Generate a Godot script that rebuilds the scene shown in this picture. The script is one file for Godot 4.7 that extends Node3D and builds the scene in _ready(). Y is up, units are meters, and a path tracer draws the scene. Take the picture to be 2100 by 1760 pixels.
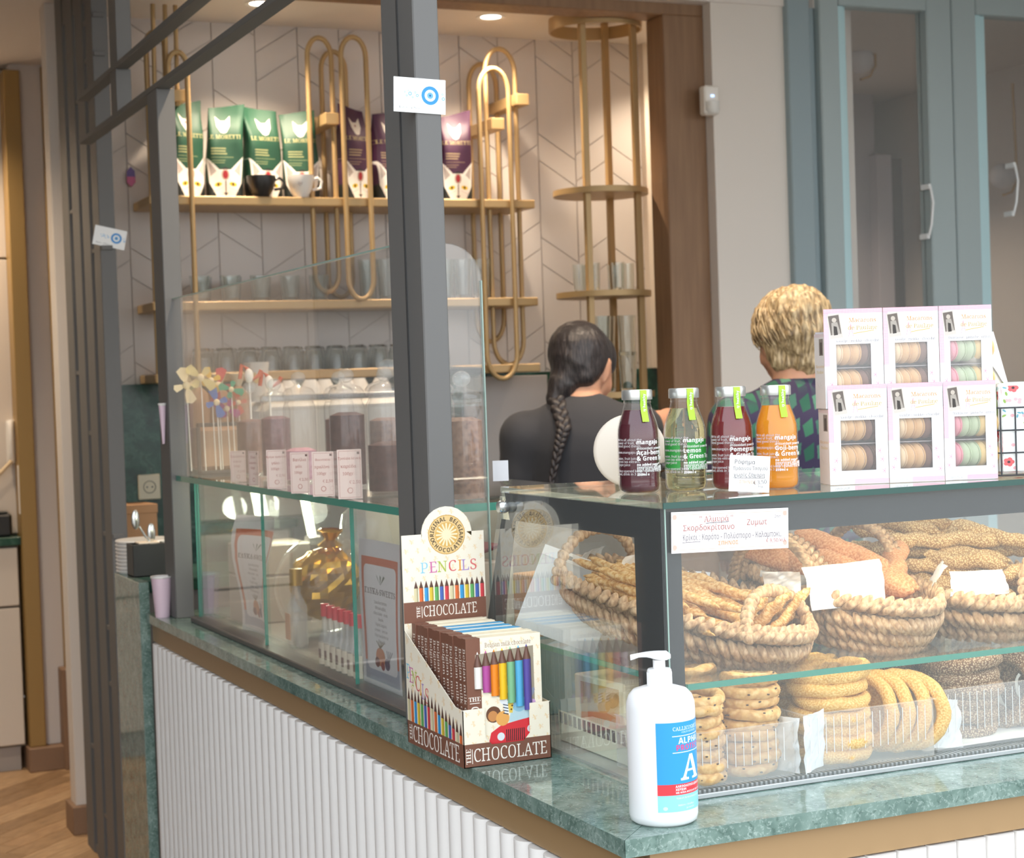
extends Node3D

# ---------------------------------------------------------------- mesh builder
class MB:
	var v := PackedVector3Array()
	var n := PackedVector3Array()
	var uv := PackedVector2Array()
	var ix := PackedInt32Array()
	func tri(a: Vector3, b: Vector3, c: Vector3) -> void:
		var nn := (b - a).cross(c - a).normalized()
		var k := v.size()
		v.append_array([a, b, c]); n.append_array([nn, nn, nn]); uv.append_array([Vector2(0, 0), Vector2(1, 0), Vector2(1, 1)])
		ix.append_array([k, k + 2, k + 1])
	# corners counter-clockwise as seen from outside: lower left, lower right, upper right, upper left
	func quad(a: Vector3, b: Vector3, c: Vector3, d: Vector3, u0 := Vector2(0, 1), u1 := Vector2(1, 0)) -> MB:
		var nn := (b - a).cross(d - a)
		if nn.length_squared() < 1e-16: nn = (c - a).cross(d - a)
		nn = nn.normalized()
		var k := v.size()
		v.append_array([a, b, c, d]); n.append_array([nn, nn, nn, nn])
		uv.append_array([u0, Vector2(u1.x, u0.y), u1, Vector2(u0.x, u1.y)])
		ix.append_array([k, k + 2, k + 1, k, k + 3, k + 2])
		return self
	func box(c: Vector3, s: Vector3, bev := 0.0, xf := Transform3D.IDENTITY) -> MB:
		var h := s * 0.5
		var b: float = minf(bev, minf(h.x, minf(h.y, h.z)) * 0.95)
		for ax in 3:
			var i := ax
			var j := (ax + 1) % 3
			var k := (ax + 2) % 3
			for sg in [-1.0, 1.0]:
				var p := []
				for q in [[-1, -1], [1, -1], [1, 1], [-1, 1]]:
					var w := Vector3.ZERO
					w[i] = sg * h[i]; w[j] = q[0] * (h[j] - b) * sg; w[k] = q[1] * (h[k] - b)
					p.append(xf * (c + w))
				quad(p[0], p[1], p[2], p[3])
		if b > 0.0:
			for ax in 3:
				var i := ax
				var j := (ax + 1) % 3
				var k := (ax + 2) % 3
				for sj in [-1.0, 1.0]:
					for sk in [-1.0, 1.0]:
						var p := []
						for q in [[-1, 0], [1, 0], [1, 1], [-1, 1]]:
							var w := Vector3.ZERO
							w[i] = q[0] * (h[i] - b)
							w[j] = sj * (h[j] - (b if q[1] == 1 else 0.0)); w[k] = sk * (h[k] - (0.0 if q[1] == 1 else b))
							p.append(xf * (c + w))
						if sj * sk > 0: quad(p[0], p[1], p[2], p[3])
						else: quad(p[1], p[0], p[3], p[2])
			for sx in [-1.0, 1.0]:
				for sy in [-1.0, 1.0]:
					for sz in [-1.0, 1.0]:
						var a := xf * (c + Vector3(sx * h.x, sy * (h.y - b), sz * (h.z - b)))
						var d := xf * (c + Vector3(sx * (h.x - b), sy * h.y, sz * (h.z - b)))
						var e := xf * (c + Vector3(sx * (h.x - b), sy * (h.y - b), sz * h.z))
						if sx * sy * sz > 0: tri(a, d, e)
						else: tri(a, e, d)
		return self
	func bx(x0: float, x1: float, y0: float, y1: float, z0: float, z1: float, bev := 0.0) -> MB:
		return box(Vector3(x0 + x1, y0 + y1, z0 + z1) * 0.5, Vector3(absf(x1 - x0), absf(y1 - y0), absf(z1 - z0)), bev)
	# profile of Vector2(radius, height), bottom to top for an outside surface
	func lathe(pr: Array, seg := 24, xf := Transform3D.IDENTITY, a0 := 0.0, a1 := TAU, sharp := 50.0) -> MB:
		var sn := []
		for i in pr.size() - 1:
			var d: Vector2 = pr[i + 1] - pr[i]
			sn.append(Vector2(d.y, -d.x).normalized())
		var total := 0.0
		for i in sn.size(): total += (pr[i + 1] - pr[i]).length()
		var run := 0.0
		var lim := cos(deg_to_rad(sharp))
		for i in sn.size():
			var n0: Vector2 = sn[i]
			var n1: Vector2 = sn[i]
			if i > 0 and sn[i].dot(sn[i - 1]) > lim: n0 = (sn[i] + sn[i - 1]).normalized()
			if i < sn.size() - 1 and sn[i].dot(sn[i + 1]) > lim: n1 = (sn[i] + sn[i + 1]).normalized()
			var l: float = (pr[i + 1] - pr[i]).length()
			var k := v.size()
			for s in seg + 1:
				var a := a0 + (a1 - a0) * s / seg
				var ca := cos(a)
				var sa := sin(a)
				for e in 2:
					var p: Vector2 = pr[i + e]
					var m := n1 if e == 1 else n0
					v.append(xf * Vector3(p.x * sa, p.y, p.x * ca))
					n.append((xf.basis * Vector3(m.x * sa, m.y, m.x * ca)).normalized())
					uv.append(Vector2(float(s) / seg, 1.0 - (run + (l if e == 1 else 0.0)) / total))
			for s in seg:
				var q := k + s * 2
				ix.append_array([q, q + 3, q + 2, q, q + 1, q + 3])
			run += l
		return self
	func tube(pts: Array, rad, seg := 8, closed := false, caps := true, squash := 1.0) -> MB:
		var m := pts.size()
		var k := v.size()
		var up := Vector3.UP
		var run := 0.0
		var t0: Vector3 = (pts[1] - pts[0]).normalized()
		if absf(t0.dot(up)) > 0.9: up = Vector3.RIGHT
		var side := t0.cross(up).normalized()
		var cnt := m + (1 if closed else 0)
		for i in cnt:
			var c: Vector3 = pts[i % m]
			var t: Vector3
			if closed: t = (pts[(i + 1) % m] - pts[(i - 1 + m) % m]).normalized()
			else: t = (pts[mini(i + 1, m - 1)] - pts[maxi(i - 1, 0)]).normalized()
			side = (side - t * side.dot(t)).normalized()
			var nor := side.cross(t).normalized()
			var r: float = rad[i % m] if rad is Array else rad
			if i > 0: run += (pts[i % m] - pts[i - 1]).length()
			for s in seg + 1:
				var a := TAU * s / seg
				var o := side * cos(a) + nor * sin(a) * squash
				v.append(c + o * r); n.append((side * cos(a) * squash + nor * sin(a)).normalized()); uv.append(Vector2(float(s) / seg, run * 10.0))
		for i in cnt - 1:
			for s in seg:
				var q := k + i * (seg + 1) + s
				ix.append_array([q, q + 1, q + seg + 2, q, q + seg + 2, q + seg + 1])
		if caps and not closed:
			for e in 2:
				var i := 0 if e == 0 else m - 1
				var c: Vector3 = pts[i]
				var nn: Vector3 = (pts[0] - pts[1]).normalized() if e == 0 else (pts[m - 1] - pts[m - 2]).normalized()
				var b := v.size()
				v.append(c); n.append(nn); uv.append(Vector2(0.5, 0.5))
				for s in seg + 1:
					v.append(v[k + i * (seg + 1) + s]); n.append(nn); uv.append(Vector2(0.5, 0.5))
				for s in seg:
					if e == 0: ix.append_array([b, b + 2 + s, b + 1 + s])
					else: ix.append_array([b, b + 1 + s, b + 2 + s])
		return self
	# outline in x/y, from z = 0 (back) to z = depth (front)
	func extrude(poly: PackedVector2Array, depth: float, xf := Transform3D.IDENTITY) -> MB:
		var pg := poly
		if Geometry2D.is_polygon_clockwise(pg):
			pg = poly.duplicate(); pg.reverse()
		var lo := pg[0]
		var hi := pg[0]
		for p in pg: lo = lo.min(p); hi = hi.max(p)
		var ti := Geometry2D.triangulate_polygon(pg)
		for e in 2:
			var z := depth if e == 1 else 0.0
			var nn := (xf.basis * Vector3(0, 0, 1 if e == 1 else -1)).normalized()
			var k := v.size()
			for p in pg:
				v.append(xf * Vector3(p.x, p.y, z)); n.append(nn); uv.append(Vector2((p.x - lo.x) / maxf(hi.x - lo.x, 1e-9), 1.0 - (p.y - lo.y) / maxf(hi.y - lo.y, 1e-9)))
			for t in range(0, ti.size(), 3):
				var a := pg[ti[t]]
				var b := pg[ti[t + 1]]
				var c := pg[ti[t + 2]]
				var ccw := (b - a).cross(c - a) > 0
				if ccw == (e == 1): ix.append_array([k + ti[t], k + ti[t + 2], k + ti[t + 1]])
				else: ix.append_array([k + ti[t], k + ti[t + 1], k + ti[t + 2]])
		for i in pg.size():
			var a := pg[i]
			var b := pg[(i + 1) % pg.size()]
			quad(xf * Vector3(a.x, a.y, 0), xf * Vector3(b.x, b.y, 0), xf * Vector3(b.x, b.y, depth), xf * Vector3(a.x, a.y, depth))
		return self
	func ball(c: Vector3, r: Vector3, seg := 16, rings := 10) -> MB:
		var k := v.size()
		for i in rings + 1:
			var t := PI * i / rings
			for s in seg + 1:
				var a := TAU * s / seg
				var d := Vector3(sin(t) * sin(a), -cos(t), sin(t) * cos(a))
				v.append(c + d * r); n.append((d / r).normalized()); uv.append(Vector2(float(s) / seg, 1.0 - float(i) / rings))
		for i in rings:
			for s in seg:
				var q := k + i * (seg + 1) + s
				ix.append_array([q, q + seg + 2, q + 1, q, q + seg + 1, q + seg + 2])
		return self
	# smooth sheet: rows x cols of points, normal by neighbours, both sides drawn
	func sheet(g: Array, flip := false) -> MB:
		var r := g.size()
		var c: int = g[0].size()
		var k := v.size()
		for i in r:
			for j in c:
				var du: Vector3 = g[i][mini(j + 1, c - 1)] - g[i][maxi(j - 1, 0)]
				var dv: Vector3 = g[mini(i + 1, r - 1)][j] - g[maxi(i - 1, 0)][j]
				var nn := du.cross(dv).normalized()
				v.append(g[i][j]); n.append(-nn if flip else nn); uv.append(Vector2(float(j) / (c - 1), 1.0 - float(i) / (r - 1)))
		for i in r - 1:
			for j in c - 1:
				var q := k + i * c + j
				if flip: ix.append_array([q, q + 1, q + c + 1, q, q + c + 1, q + c])
				else: ix.append_array([q, q + c + 1, q + 1, q, q + c, q + c + 1])
		return self
	func add(mesh: Mesh, xf: Transform3D, bend = null) -> MB:
		var a := mesh.surface_get_arrays(0)
		var k := v.size()
		var vv: PackedVector3Array = a[Mesh.ARRAY_VERTEX]
		var nv: PackedVector3Array = a[Mesh.ARRAY_NORMAL]
		for i in vv.size():
			var p := xf * vv[i]
			var q := (xf.basis * nv[i]).normalized()
			if bend != null:
				var o: Array = bend.call(p, q)
				p = o[0]; q = o[1]
			v.append(p); n.append(q); uv.append(Vector2.ZERO)
		var ii: PackedInt32Array = a[Mesh.ARRAY_INDEX] if a[Mesh.ARRAY_INDEX] != null else PackedInt32Array(range(vv.size()))
		for i in ii: ix.append(k + i)
		return self
	func done() -> ArrayMesh:
		var a := []
		a.resize(Mesh.ARRAY_MAX)
		a[Mesh.ARRAY_VERTEX] = v; a[Mesh.ARRAY_NORMAL] = n; a[Mesh.ARRAY_TEX_UV] = uv; a[Mesh.ARRAY_INDEX] = ix
		var m := ArrayMesh.new()
		m.add_surface_from_arrays(Mesh.PRIMITIVE_TRIANGLES, a)
		return m

# ---------------------------------------------------------------- flat print
class Print:
	var im: Image
	var w: float
	var h: float
	var s: float
	# size in the print's own units, s pixels to a unit
	func _init(ww: float, hh: float, ss: float, bg: Color):
		w = ww; h = hh; s = ss
		im = Image.create(int(ww * ss), int(hh * ss), false, Image.FORMAT_RGB8)
		im.fill(bg)
	func rect(x: float, y: float, a: float, b: float, c: Color) -> void:
		im.fill_rect(Rect2i(int(round(x * s)), int(round(y * s)), maxi(1, int(round(a * s))), maxi(1, int(round(b * s)))), c)
	func poly(p: Array, c: Color) -> void:
		var y0 := 1e9
		var y1 := -1e9
		for q in p: y0 = minf(y0, q.y * s); y1 = maxf(y1, q.y * s)
		for y in range(maxi(0, int(floor(y0))), mini(im.get_height() - 1, int(ceil(y1))) + 1):
			var xs := []
			var yc := y + 0.5
			for i in p.size():
				var a: Vector2 = p[i] * s
				var b: Vector2 = p[(i + 1) % p.size()] * s
				if (a.y <= yc) != (b.y <= yc): xs.append(a.x + (yc - a.y) / (b.y - a.y) * (b.x - a.x))
			xs.sort()
			for k in range(0, xs.size() - 1, 2):
				var xa := int(round(xs[k]))
				var xb := int(round(xs[k + 1]))
				if xb > xa: im.fill_rect(Rect2i(xa, y, xb - xa, 1), c)
	func disc(x: float, y: float, rx: float, c: Color, ry := -1.0, turn := 0.0) -> void:
		var p := []
		if ry < 0: ry = rx
		for i in 28: p.append(Vector2(x, y) + Vector2(cos(TAU * i / 28) * rx, sin(TAU * i / 28) * ry).rotated(turn))
		poly(p, c)
	func line(a: Vector2, b: Vector2, t: float, c: Color) -> void:
		var o := (b - a).orthogonal().normalized() * t * 0.5
		poly([a + o, b + o, b - o, a - o], c)
	func path(p: Array, t: float, c: Color) -> void:
		for i in p.size() - 1: line(p[i], p[i + 1], t, c)
	func text(str: String, x: float, y: float, size: float, c: Color, font: Font, align := 0, turn := 0.0, stretch := 1.0, maxw := 0.0) -> void:
		if maxw > 0.0:
			var ww := font.get_string_size(str, HORIZONTAL_ALIGNMENT_LEFT, -1, 48).x / 48.0 * size
			if ww > maxw: stretch = maxw / ww
		var m := MB.new()
		Print.letters(m, str, size, font, align)
		for t in range(0, m.ix.size(), 3):
			var p := []
			for k in 3:
				var q := m.v[m.ix[t + k]]
				p.append(Vector2(x, y) + Vector2(q.x * stretch, -q.y).rotated(turn))
			poly(p, c)
	func arc_text(str: String, x: float, y: float, r: float, size: float, c: Color, font: Font, mid: float, under := false) -> void:
		var wd := []
		var tot := 0.0
		for ch in str:
			var a := font.get_string_size(ch, HORIZONTAL_ALIGNMENT_LEFT, -1, 64).x / 64.0 * size * 1.12
			wd.append(a); tot += a
		var run := -tot * 0.5
		for i in str.length():
			var a: float = (run + wd[i] * 0.5) / r
			run += wd[i]
			if str[i] == " ": continue
			var ang := mid + (-a if under else a)
			var p := Vector2(x, y) + Vector2(sin(ang), -cos(ang)) * r
			var trn := ang + (PI if under else 0.0)
			text(str[i], p.x, p.y, size, c, font, 1, trn)
	static func letters(m: MB, str: String, size: float, font: Font, align := 0, depth := 0.0, xf := Transform3D.IDENTITY, bend = null) -> void:
		var t := TextMesh.new()
		str = str.replace("Ν", "N")
		t.text = str; t.font = font; t.font_size = 48; t.pixel_size = size / 48.0; t.depth = depth; t.curve_step = 1.0
		t.horizontal_alignment = [HORIZONTAL_ALIGNMENT_LEFT, HORIZONTAL_ALIGNMENT_CENTER, HORIZONTAL_ALIGNMENT_RIGHT][align]
		t.vertical_alignment = VERTICAL_ALIGNMENT_CENTER
		if t.get_surface_count() > 0: m.add(t, xf, bend)
	func tex() -> ImageTexture:
		return ImageTexture.create_from_image(im)

# ---------------------------------------------------------------- nodes
var taken := {}
var mats := {}
var sans: Font
var sansb: Font
var serif: Font
var serifb: Font

func sysfont(nm: String, weight: int) -> Font:
	var f := SystemFont.new()
	f.font_names = PackedStringArray([nm]); f.font_weight = weight
	return f
func numbered(nm: String) -> String:
	if not taken.has(nm):
		taken[nm] = 0
		return nm
	taken[nm] += 1
	return "%s_%03d" % [nm, taken[nm]]
func tag(o: Node, label: String, category: String, group := "") -> Node:
	o.set_meta("label", label); o.set_meta("category", category)
	if group != "": o.set_meta("group", group)
	return o
func thing(nm: String, label: String, category: String, at := Vector3.ZERO, turn := 0.0, group := "") -> Node3D:
	var o := Node3D.new()
	o.name = numbered(nm); add_child(o)
	o.position = at; o.rotation.y = turn
	tag(o, label, category, group)
	return o
func part(m, nm: String, mat: Material, parent: Node = null, xf := Transform3D.IDENTITY) -> MeshInstance3D:
	var o := MeshInstance3D.new()
	o.mesh = m.done() if m is MB else m
	o.material_override = mat
	o.transform = xf
	o.cast_shadow = GeometryInstance3D.SHADOW_CASTING_SETTING_ON
	if parent == null:
		o.name = numbered(nm); add_child(o)
	else:
		o.name = nm; parent.add_child(o, true)
	return o
func one(m, nm: String, mat: Material, label: String, category: String, group := "", xf := Transform3D.IDENTITY) -> MeshInstance3D:
	var o := part(m, nm, mat, null, xf)
	tag(o, label, category, group)
	return o
func struct(m, nm: String, mat: Material, parent: Node = null, xf := Transform3D.IDENTITY) -> MeshInstance3D:
	var o := part(m, nm, mat, parent, xf)
	if parent == null: o.set_meta("kind", "structure")
	return o
func dup(o: Node3D, at: Vector3, turn := 0.0, label := "") -> Node3D:
	var c: Node3D = o.duplicate()
	var base := String(o.name)
	var re := RegEx.create_from_string("_[0-9]{3}$")
	c.name = numbered(re.sub(base, "")); add_child(c)
	c.position = at; c.rotation.y = turn
	if label != "": c.set_meta("label", label)
	return c
func T(x: float, y: float, z: float) -> Transform3D: return Transform3D(Basis.IDENTITY, Vector3(x, y, z))
func TR(x: float, y: float, z: float, rx := 0.0, ry := 0.0, rz := 0.0) -> Transform3D:
	return Transform3D(Basis.from_euler(Vector3(deg_to_rad(rx), deg_to_rad(ry), deg_to_rad(rz))), Vector3(x, y, z))

func pm(nm: String, hex: String, rough := 0.6, metal := 0.0) -> StandardMaterial3D:
	if mats.has(nm): return mats[nm]
	var m := StandardMaterial3D.new()
	m.resource_name = nm; m.albedo_color = Color(hex); m.roughness = rough; m.metallic = metal
	mats[nm] = m
	return m
func tm(nm: String, tex: Texture2D, rough := 0.6, tint := "ffffff") -> StandardMaterial3D:
	var m := pm(nm, tint, rough)
	m.albedo_texture = tex
	return m
func glassm(nm: String, hex: String, alpha: float, rough := 0.0) -> StandardMaterial3D:
	var m := pm(nm, hex, rough)
	m.transparency = BaseMaterial3D.TRANSPARENCY_ALPHA
	m.albedo_color.a = alpha
	return m
func glow(nm: String, hex: String, e: float) -> StandardMaterial3D:
	var m := pm(nm, hex, 0.5)
	m.emission_enabled = true; m.emission = Color(hex); m.emission_energy_multiplier = e
	return m
# seamless noise picture through a colour ramp
func noisetex(seed_: int, freq: float, stops: Array, size := 512, octaves := 5, warp := 0.0, kind := FastNoiseLite.TYPE_SIMPLEX_SMOOTH, fractal := FastNoiseLite.FRACTAL_FBM) -> ImageTexture:
	var f := FastNoiseLite.new()
	f.noise_type = kind; f.seed = seed_; f.frequency = freq; f.fractal_type = fractal; f.fractal_octaves = octaves
	if warp > 0.0:
		f.domain_warp_enabled = true; f.domain_warp_amplitude = warp; f.domain_warp_frequency = freq * 0.8
	var g := f.get_seamless_image(size, size)
	g.convert(Image.FORMAT_L8)
	var lut := []
	for i in 256:
		var t := i / 255.0
		var c: Color = stops[0][1]
		for k in stops.size() - 1:
			if t >= stops[k][0]:
				var u := clampf((t - stops[k][0]) / maxf(stops[k + 1][0] - stops[k][0], 1e-6), 0, 1)
				c = stops[k][1].lerp(stops[k + 1][1], u)
		lut.append(c)
	var d := g.get_data()
	var o := PackedByteArray()
	o.resize(d.size() * 3)
	for i in d.size():
		var c: Color = lut[d[i]]
		o[i * 3] = int(c.r * 255); o[i * 3 + 1] = int(c.g * 255); o[i * 3 + 2] = int(c.b * 255)
	return ImageTexture.create_from_image(Image.create_from_data(size, size, false, Image.FORMAT_RGB8, o))
func tri_tex(m: StandardMaterial3D, scale: Vector3, world := true) -> StandardMaterial3D:
	m.uv1_triplanar = true; m.uv1_world_triplanar = world; m.uv1_scale = scale; m.uv1_triplanar_sharpness = 4.0
	return m
func relief(m: StandardMaterial3D, tex: Texture2D, cm: float) -> StandardMaterial3D:
	m.heightmap_enabled = true; m.heightmap_texture = tex; m.heightmap_scale = cm
	return m
func hexes(a: Array) -> Array:
	var o := []
	for x in a: o.append([x[0], Color(x[1])])
	return o

# ---------------------------------------------------------------- scene
var WHITE: StandardMaterial3D
var BRASS: StandardMaterial3D
var STEEL: StandardMaterial3D
var MARBLE: StandardMaterial3D
var DARKMARBLE: StandardMaterial3D
var GLASS: StandardMaterial3D
var GEDGE: StandardMaterial3D
var JAMB: StandardMaterial3D

func _ready() -> void:
	sans = sysfont("Droid Sans", 400); sansb = sysfont("Droid Sans", 700)
	serif = sysfont("Droid Serif", 400); serifb = sysfont("Droid Serif", 700)
	camera_and_light()
	make_materials()
	shell()
	back_wall()
	portal_and_doors()
	left_background()
	counter()
	steel_frame()
	back_shelves()
	brass_rack()
	back_counter()
	left_vitrine()
	display_case()
	case_food()
	case_top()
	chocolate_display()
	sanitizer()
	people()

func camera_and_light() -> void:
	var cam := Camera3D.new()
	cam.name = "camera"
	var at := CameraAttributesPhysical.new()
	at.frustum_focal_length = 12.0 * 3640.0 / 880.0
	at.frustum_focus_distance = 2.35
	at.exposure_aperture = 10.0
	at.frustum_near = 0.05; at.frustum_far = 60.0
	cam.attributes = at
	cam.fov = rad_to_deg(2.0 * atan(880.0 / 3640.0))
	var r := Vector3(0.91202434, -0.03371918, 0.40874762)
	var u := Vector3(0.04150723, 0.99908619, -0.01019513)
	var b := Vector3(-0.40803033, 0.02626418, 0.91259051)
	cam.transform = Transform3D(Basis(r, u, b).orthonormalized(), Vector3(-0.95767148, 1.54610718, 1.85723817))
	add_child(cam)
	cam.current = true
	var env := Environment.new()
	env.background_mode = Environment.BG_SKY
	var sm := ProceduralSkyMaterial.new()
	sm.sky_top_color = Color("d9e3ee"); sm.sky_horizon_color = Color("f3f4f4"); sm.sky_curve = 0.25
	sm.ground_bottom_color = Color("8d8a86"); sm.ground_horizon_color = Color("c9c7c3"); sm.sun_angle_max = 0.0
	sm.energy_multiplier = 1.0
	var sky := Sky.new()
	sky.sky_material = sm
	env.sky = sky
	env.background_energy_multiplier = 2.3
	env.tonemap_mode = Environment.TONE_MAPPER_LINEAR
	env.tonemap_exposure = 1.35
	env.sdfgi_enabled = true; env.ssao_enabled = true; env.ssil_enabled = true
	var we := WorldEnvironment.new()
	we.name = "environment"; we.environment = env
	add_child(we)

func make_materials() -> void:
	WHITE = pm("white_paint", "e6dfd8", 0.7)
	BRASS = pm("brushed_brass", "b89a6c", 0.45, 0.3)
	STEEL = pm("grey_powder_coat", "6b6a68", 0.6)
	var vein := marble_tex(768, ["566e66", "728a81", "8ba098"], ["bccbc4", "40574e"], 3)
	MARBLE = tri_tex(tm("green_marble", vein, 0.07), Vector3(2.2, 2.2, 2.2))
	var vein2 := noisetex(9, 0.015, hexes([[0.0, "16302a"], [0.4, "234a3f"], [0.55, "2c5548"], [0.68, "3d6657"], [0.8, "26493e"], [1.0, "6d8b7d"]]), 512, 6, 50.0)
	DARKMARBLE = tri_tex(tm("dark_green_marble", vein2, 0.25), Vector3(1.3, 1.3, 1.3))
	GLASS = glassm("clear_glass", "f4fffb", 0.03)
	GEDGE = pm("green_glass_edge", "3f8f7c", 0.1)
	var grain := noisetex(21, 0.02, hexes([[0.0, "83644a"], [0.5, "8d6d51"], [1.0, "967658"]]), 256, 4)
	JAMB = tri_tex(tm("brown_oak", grain, 0.55), Vector3(6, 0.5, 6))

# base cloud, pale and dark threads of vein
func marble_tex(size: int, base: Array, veins: Array, seed_: int) -> ImageTexture:
	var pics := []
	for k in 3:
		var f := FastNoiseLite.new()
		f.seed = seed_ + k * 7
		f.noise_type = FastNoiseLite.TYPE_SIMPLEX_SMOOTH
		f.frequency = [0.012, 0.016, 0.035][k]
		f.fractal_type = FastNoiseLite.FRACTAL_FBM if k == 0 else FastNoiseLite.FRACTAL_RIDGED
		f.fractal_octaves = 5
		f.domain_warp_enabled = true; f.domain_warp_amplitude = 40.0; f.domain_warp_frequency = 0.01
		var g := f.get_seamless_image(size, size)
		g.convert(Image.FORMAT_L8)
		pics.append(g.get_data())
	var o := PackedByteArray()
	o.resize(size * size * 3)
	var c0 := Color(base[0])
	var c1 := Color(base[1])
	var c2 := Color(base[2])
	var v0 := Color(veins[0])
	var v1 := Color(veins[1])
	for i in size * size:
		var t: float = pics[0][i] / 255.0
		var c := c0.lerp(c1, t * 2.0) if t < 0.5 else c1.lerp(c2, t * 2.0 - 1.0)
		c = c.lerp(v1, smoothstep(0.70, 0.97, pics[1][i] / 255.0) * 0.7)
		c = c.lerp(v0, smoothstep(0.66, 0.95, pics[2][i] / 255.0) * 0.75)
		o[i * 3] = int(c.r * 255); o[i * 3 + 1] = int(c.g * 255); o[i * 3 + 2] = int(c.b * 255)
	return ImageTexture.create_from_image(Image.create_from_data(size, size, false, Image.FORMAT_RGB8, o))

func struct_kind(o: Node) -> Node:
	o.set_meta("kind", "structure")
	return o

func shell() -> void:
	# floor with herringbone planks where the photograph sees them
	var wood := []
	var tones := [["8f7355", "b08f6b", "a78662"], ["9c7e5d", "bb9a74", "b18d68"], ["86694b", "a38260", "977857"], ["a58867", "c6a780", "b89671"]]
	for k in 4:
		var t := noisetex(40 + k, 0.018, [[0.0, Color(tones[k][0])], [0.5, Color(tones[k][2])], [1.0, Color(tones[k][1])]], 256, 4)
		var m := tm("oak_plank_%d" % k, t, 0.45)
		wood.append(m)
	var fl := struct(MB.new().bx(-3.2, 4.6, -0.2, -0.006, -7.6, 0.5), "floor", pm("floor_joint", "5c4733", 0.8))
	var L := 0.54
	var W := 0.09
	var pmsh := MB.new()
	var h := Vector3(L - 0.003, 0.012, W - 0.003)
	pmsh.box(Vector3.ZERO, h, 0.0012)
	# stretch uv along the plank
	for i in pmsh.v.size(): pmsh.uv[i] = Vector2(pmsh.v[i].x / L, pmsh.v[i].z / W * 0.9)
	var plank := pmsh.done()
	var rng := RandomNumberGenerator.new()
	rng.seed = 5
	var s := W * sqrt(2.0)
	var cnt := 0
	for row in range(-26, 26):
		for col in range(-6, 6):
			# herringbone along the x axis, turned by 45 degrees
			for e in 2:
				var a := deg_to_rad(45 if e == 0 else -45)
				var p := Vector3(col * L * sqrt(2.0) + (0.0 if e == 0 else (L) / sqrt(2.0)), 0, row * s + (0.0 if e == 0 else (W) / sqrt(2.0)))
				p += Vector3(0.1, 0, -4.9)
				if p.x < -0.85 or p.x > 0.95 or p.z < -6.5 or p.z > -3.4: continue
				cnt += 1
				if cnt > 295: continue
				part(plank, "plank", wood[rng.randi() % 4], fl, Transform3D(Basis(Vector3.UP, a), Vector3(p.x, -0.006, p.z)))
	# ceilings
	struct(MB.new().bx(-3.2, 4.6, 2.93, 3.1, -7.6, -0.4), "ceiling", WHITE)
	struct(MB.new().bx(0.2, 2.72, 2.83, 2.93, -4.3, -3.44), "ceiling_niche", WHITE)
	# outer walls that close the shop, out of view
	struct(MB.new().bx(-3.4, -3.2, 0, 3.1, -7.6, 0.5), "wall_left", pm("taupe_wall", "8a8178", 0.8))
	struct(MB.new().bx(4.6, 4.8, 0, 3.1, -7.6, 0.5), "wall_right", WHITE)
	struct(MB.new().bx(-3.4, 4.8, 0, 3.1, -7.8, -7.6), "wall_rear", WHITE)
	# street
	struct(MB.new().bx(-12, 14, -0.3, -0.02, 0.5, 16), "pavement", pm("pavement_stone", "a8a39b", 0.85))

func back_wall() -> void:
	var w := struct(MB.new().bx(0.19, 2.9, 0, 2.93, -4.6, -4.212), "wall_back", pm("wall_joint", "c6beb8", 0.8))
	# raised plaster tiles: columns of slanted pieces, joints left open
	var plaster := pm("plaster_tile", "d8d0ca", 0.75)
	var cw := 0.155
	var th := 0.30
	var hs := [0.29, 0.10]
	var g := 0.0022
	var sl := 0.095
	var y0 := 1.582
	var y1 := 2.835
	for c in 14:
		var xa := 0.195 + c * cw
		var xb := xa + cw
		var up := c % 2 == 0
		var k := c / 2
		var yb: float = y0 - 0.35 - 0.06 * (c % 3)
		while yb < y1:
			th = hs[k % 2]
			k += 1
			var la := yb + (0.0 if up else sl)
			var lb := yb + (sl if up else 0.0)
			var pts := PackedVector2Array([Vector2(xa + g, la + g), Vector2(xb - g, lb + g), Vector2(xb - g, lb + th - g), Vector2(xa + g, la + th - g)])
			var clip := Geometry2D.intersect_polygons(pts, PackedVector2Array([Vector2(0, y0), Vector2(3, y0), Vector2(3, y1), Vector2(0, y1)]))
			yb += th
			if clip.is_empty(): continue
			# a thin band is split off along the slanted side of every second piece
			part(MB.new().extrude(clip[0], 0.006, T(0, 0, -4.212)), "tile", plaster, w)
	struct(MB.new().bx(2.34, 2.74, 1.582, 2.835, -4.212, -4.17, 0.002), "trim_1", pm("warm_white_paint", "e9dccd", 0.7))
	struct(MB.new().bx(0.2, 2.74, 0.0, 1.582, -4.212, -4.185), "wall_wainscot", DARKMARBLE)
	struct(MB.new().bx(2.72, 2.9, 0, 2.93, -4.6, -3.6), "wall_niche", WHITE)

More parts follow.
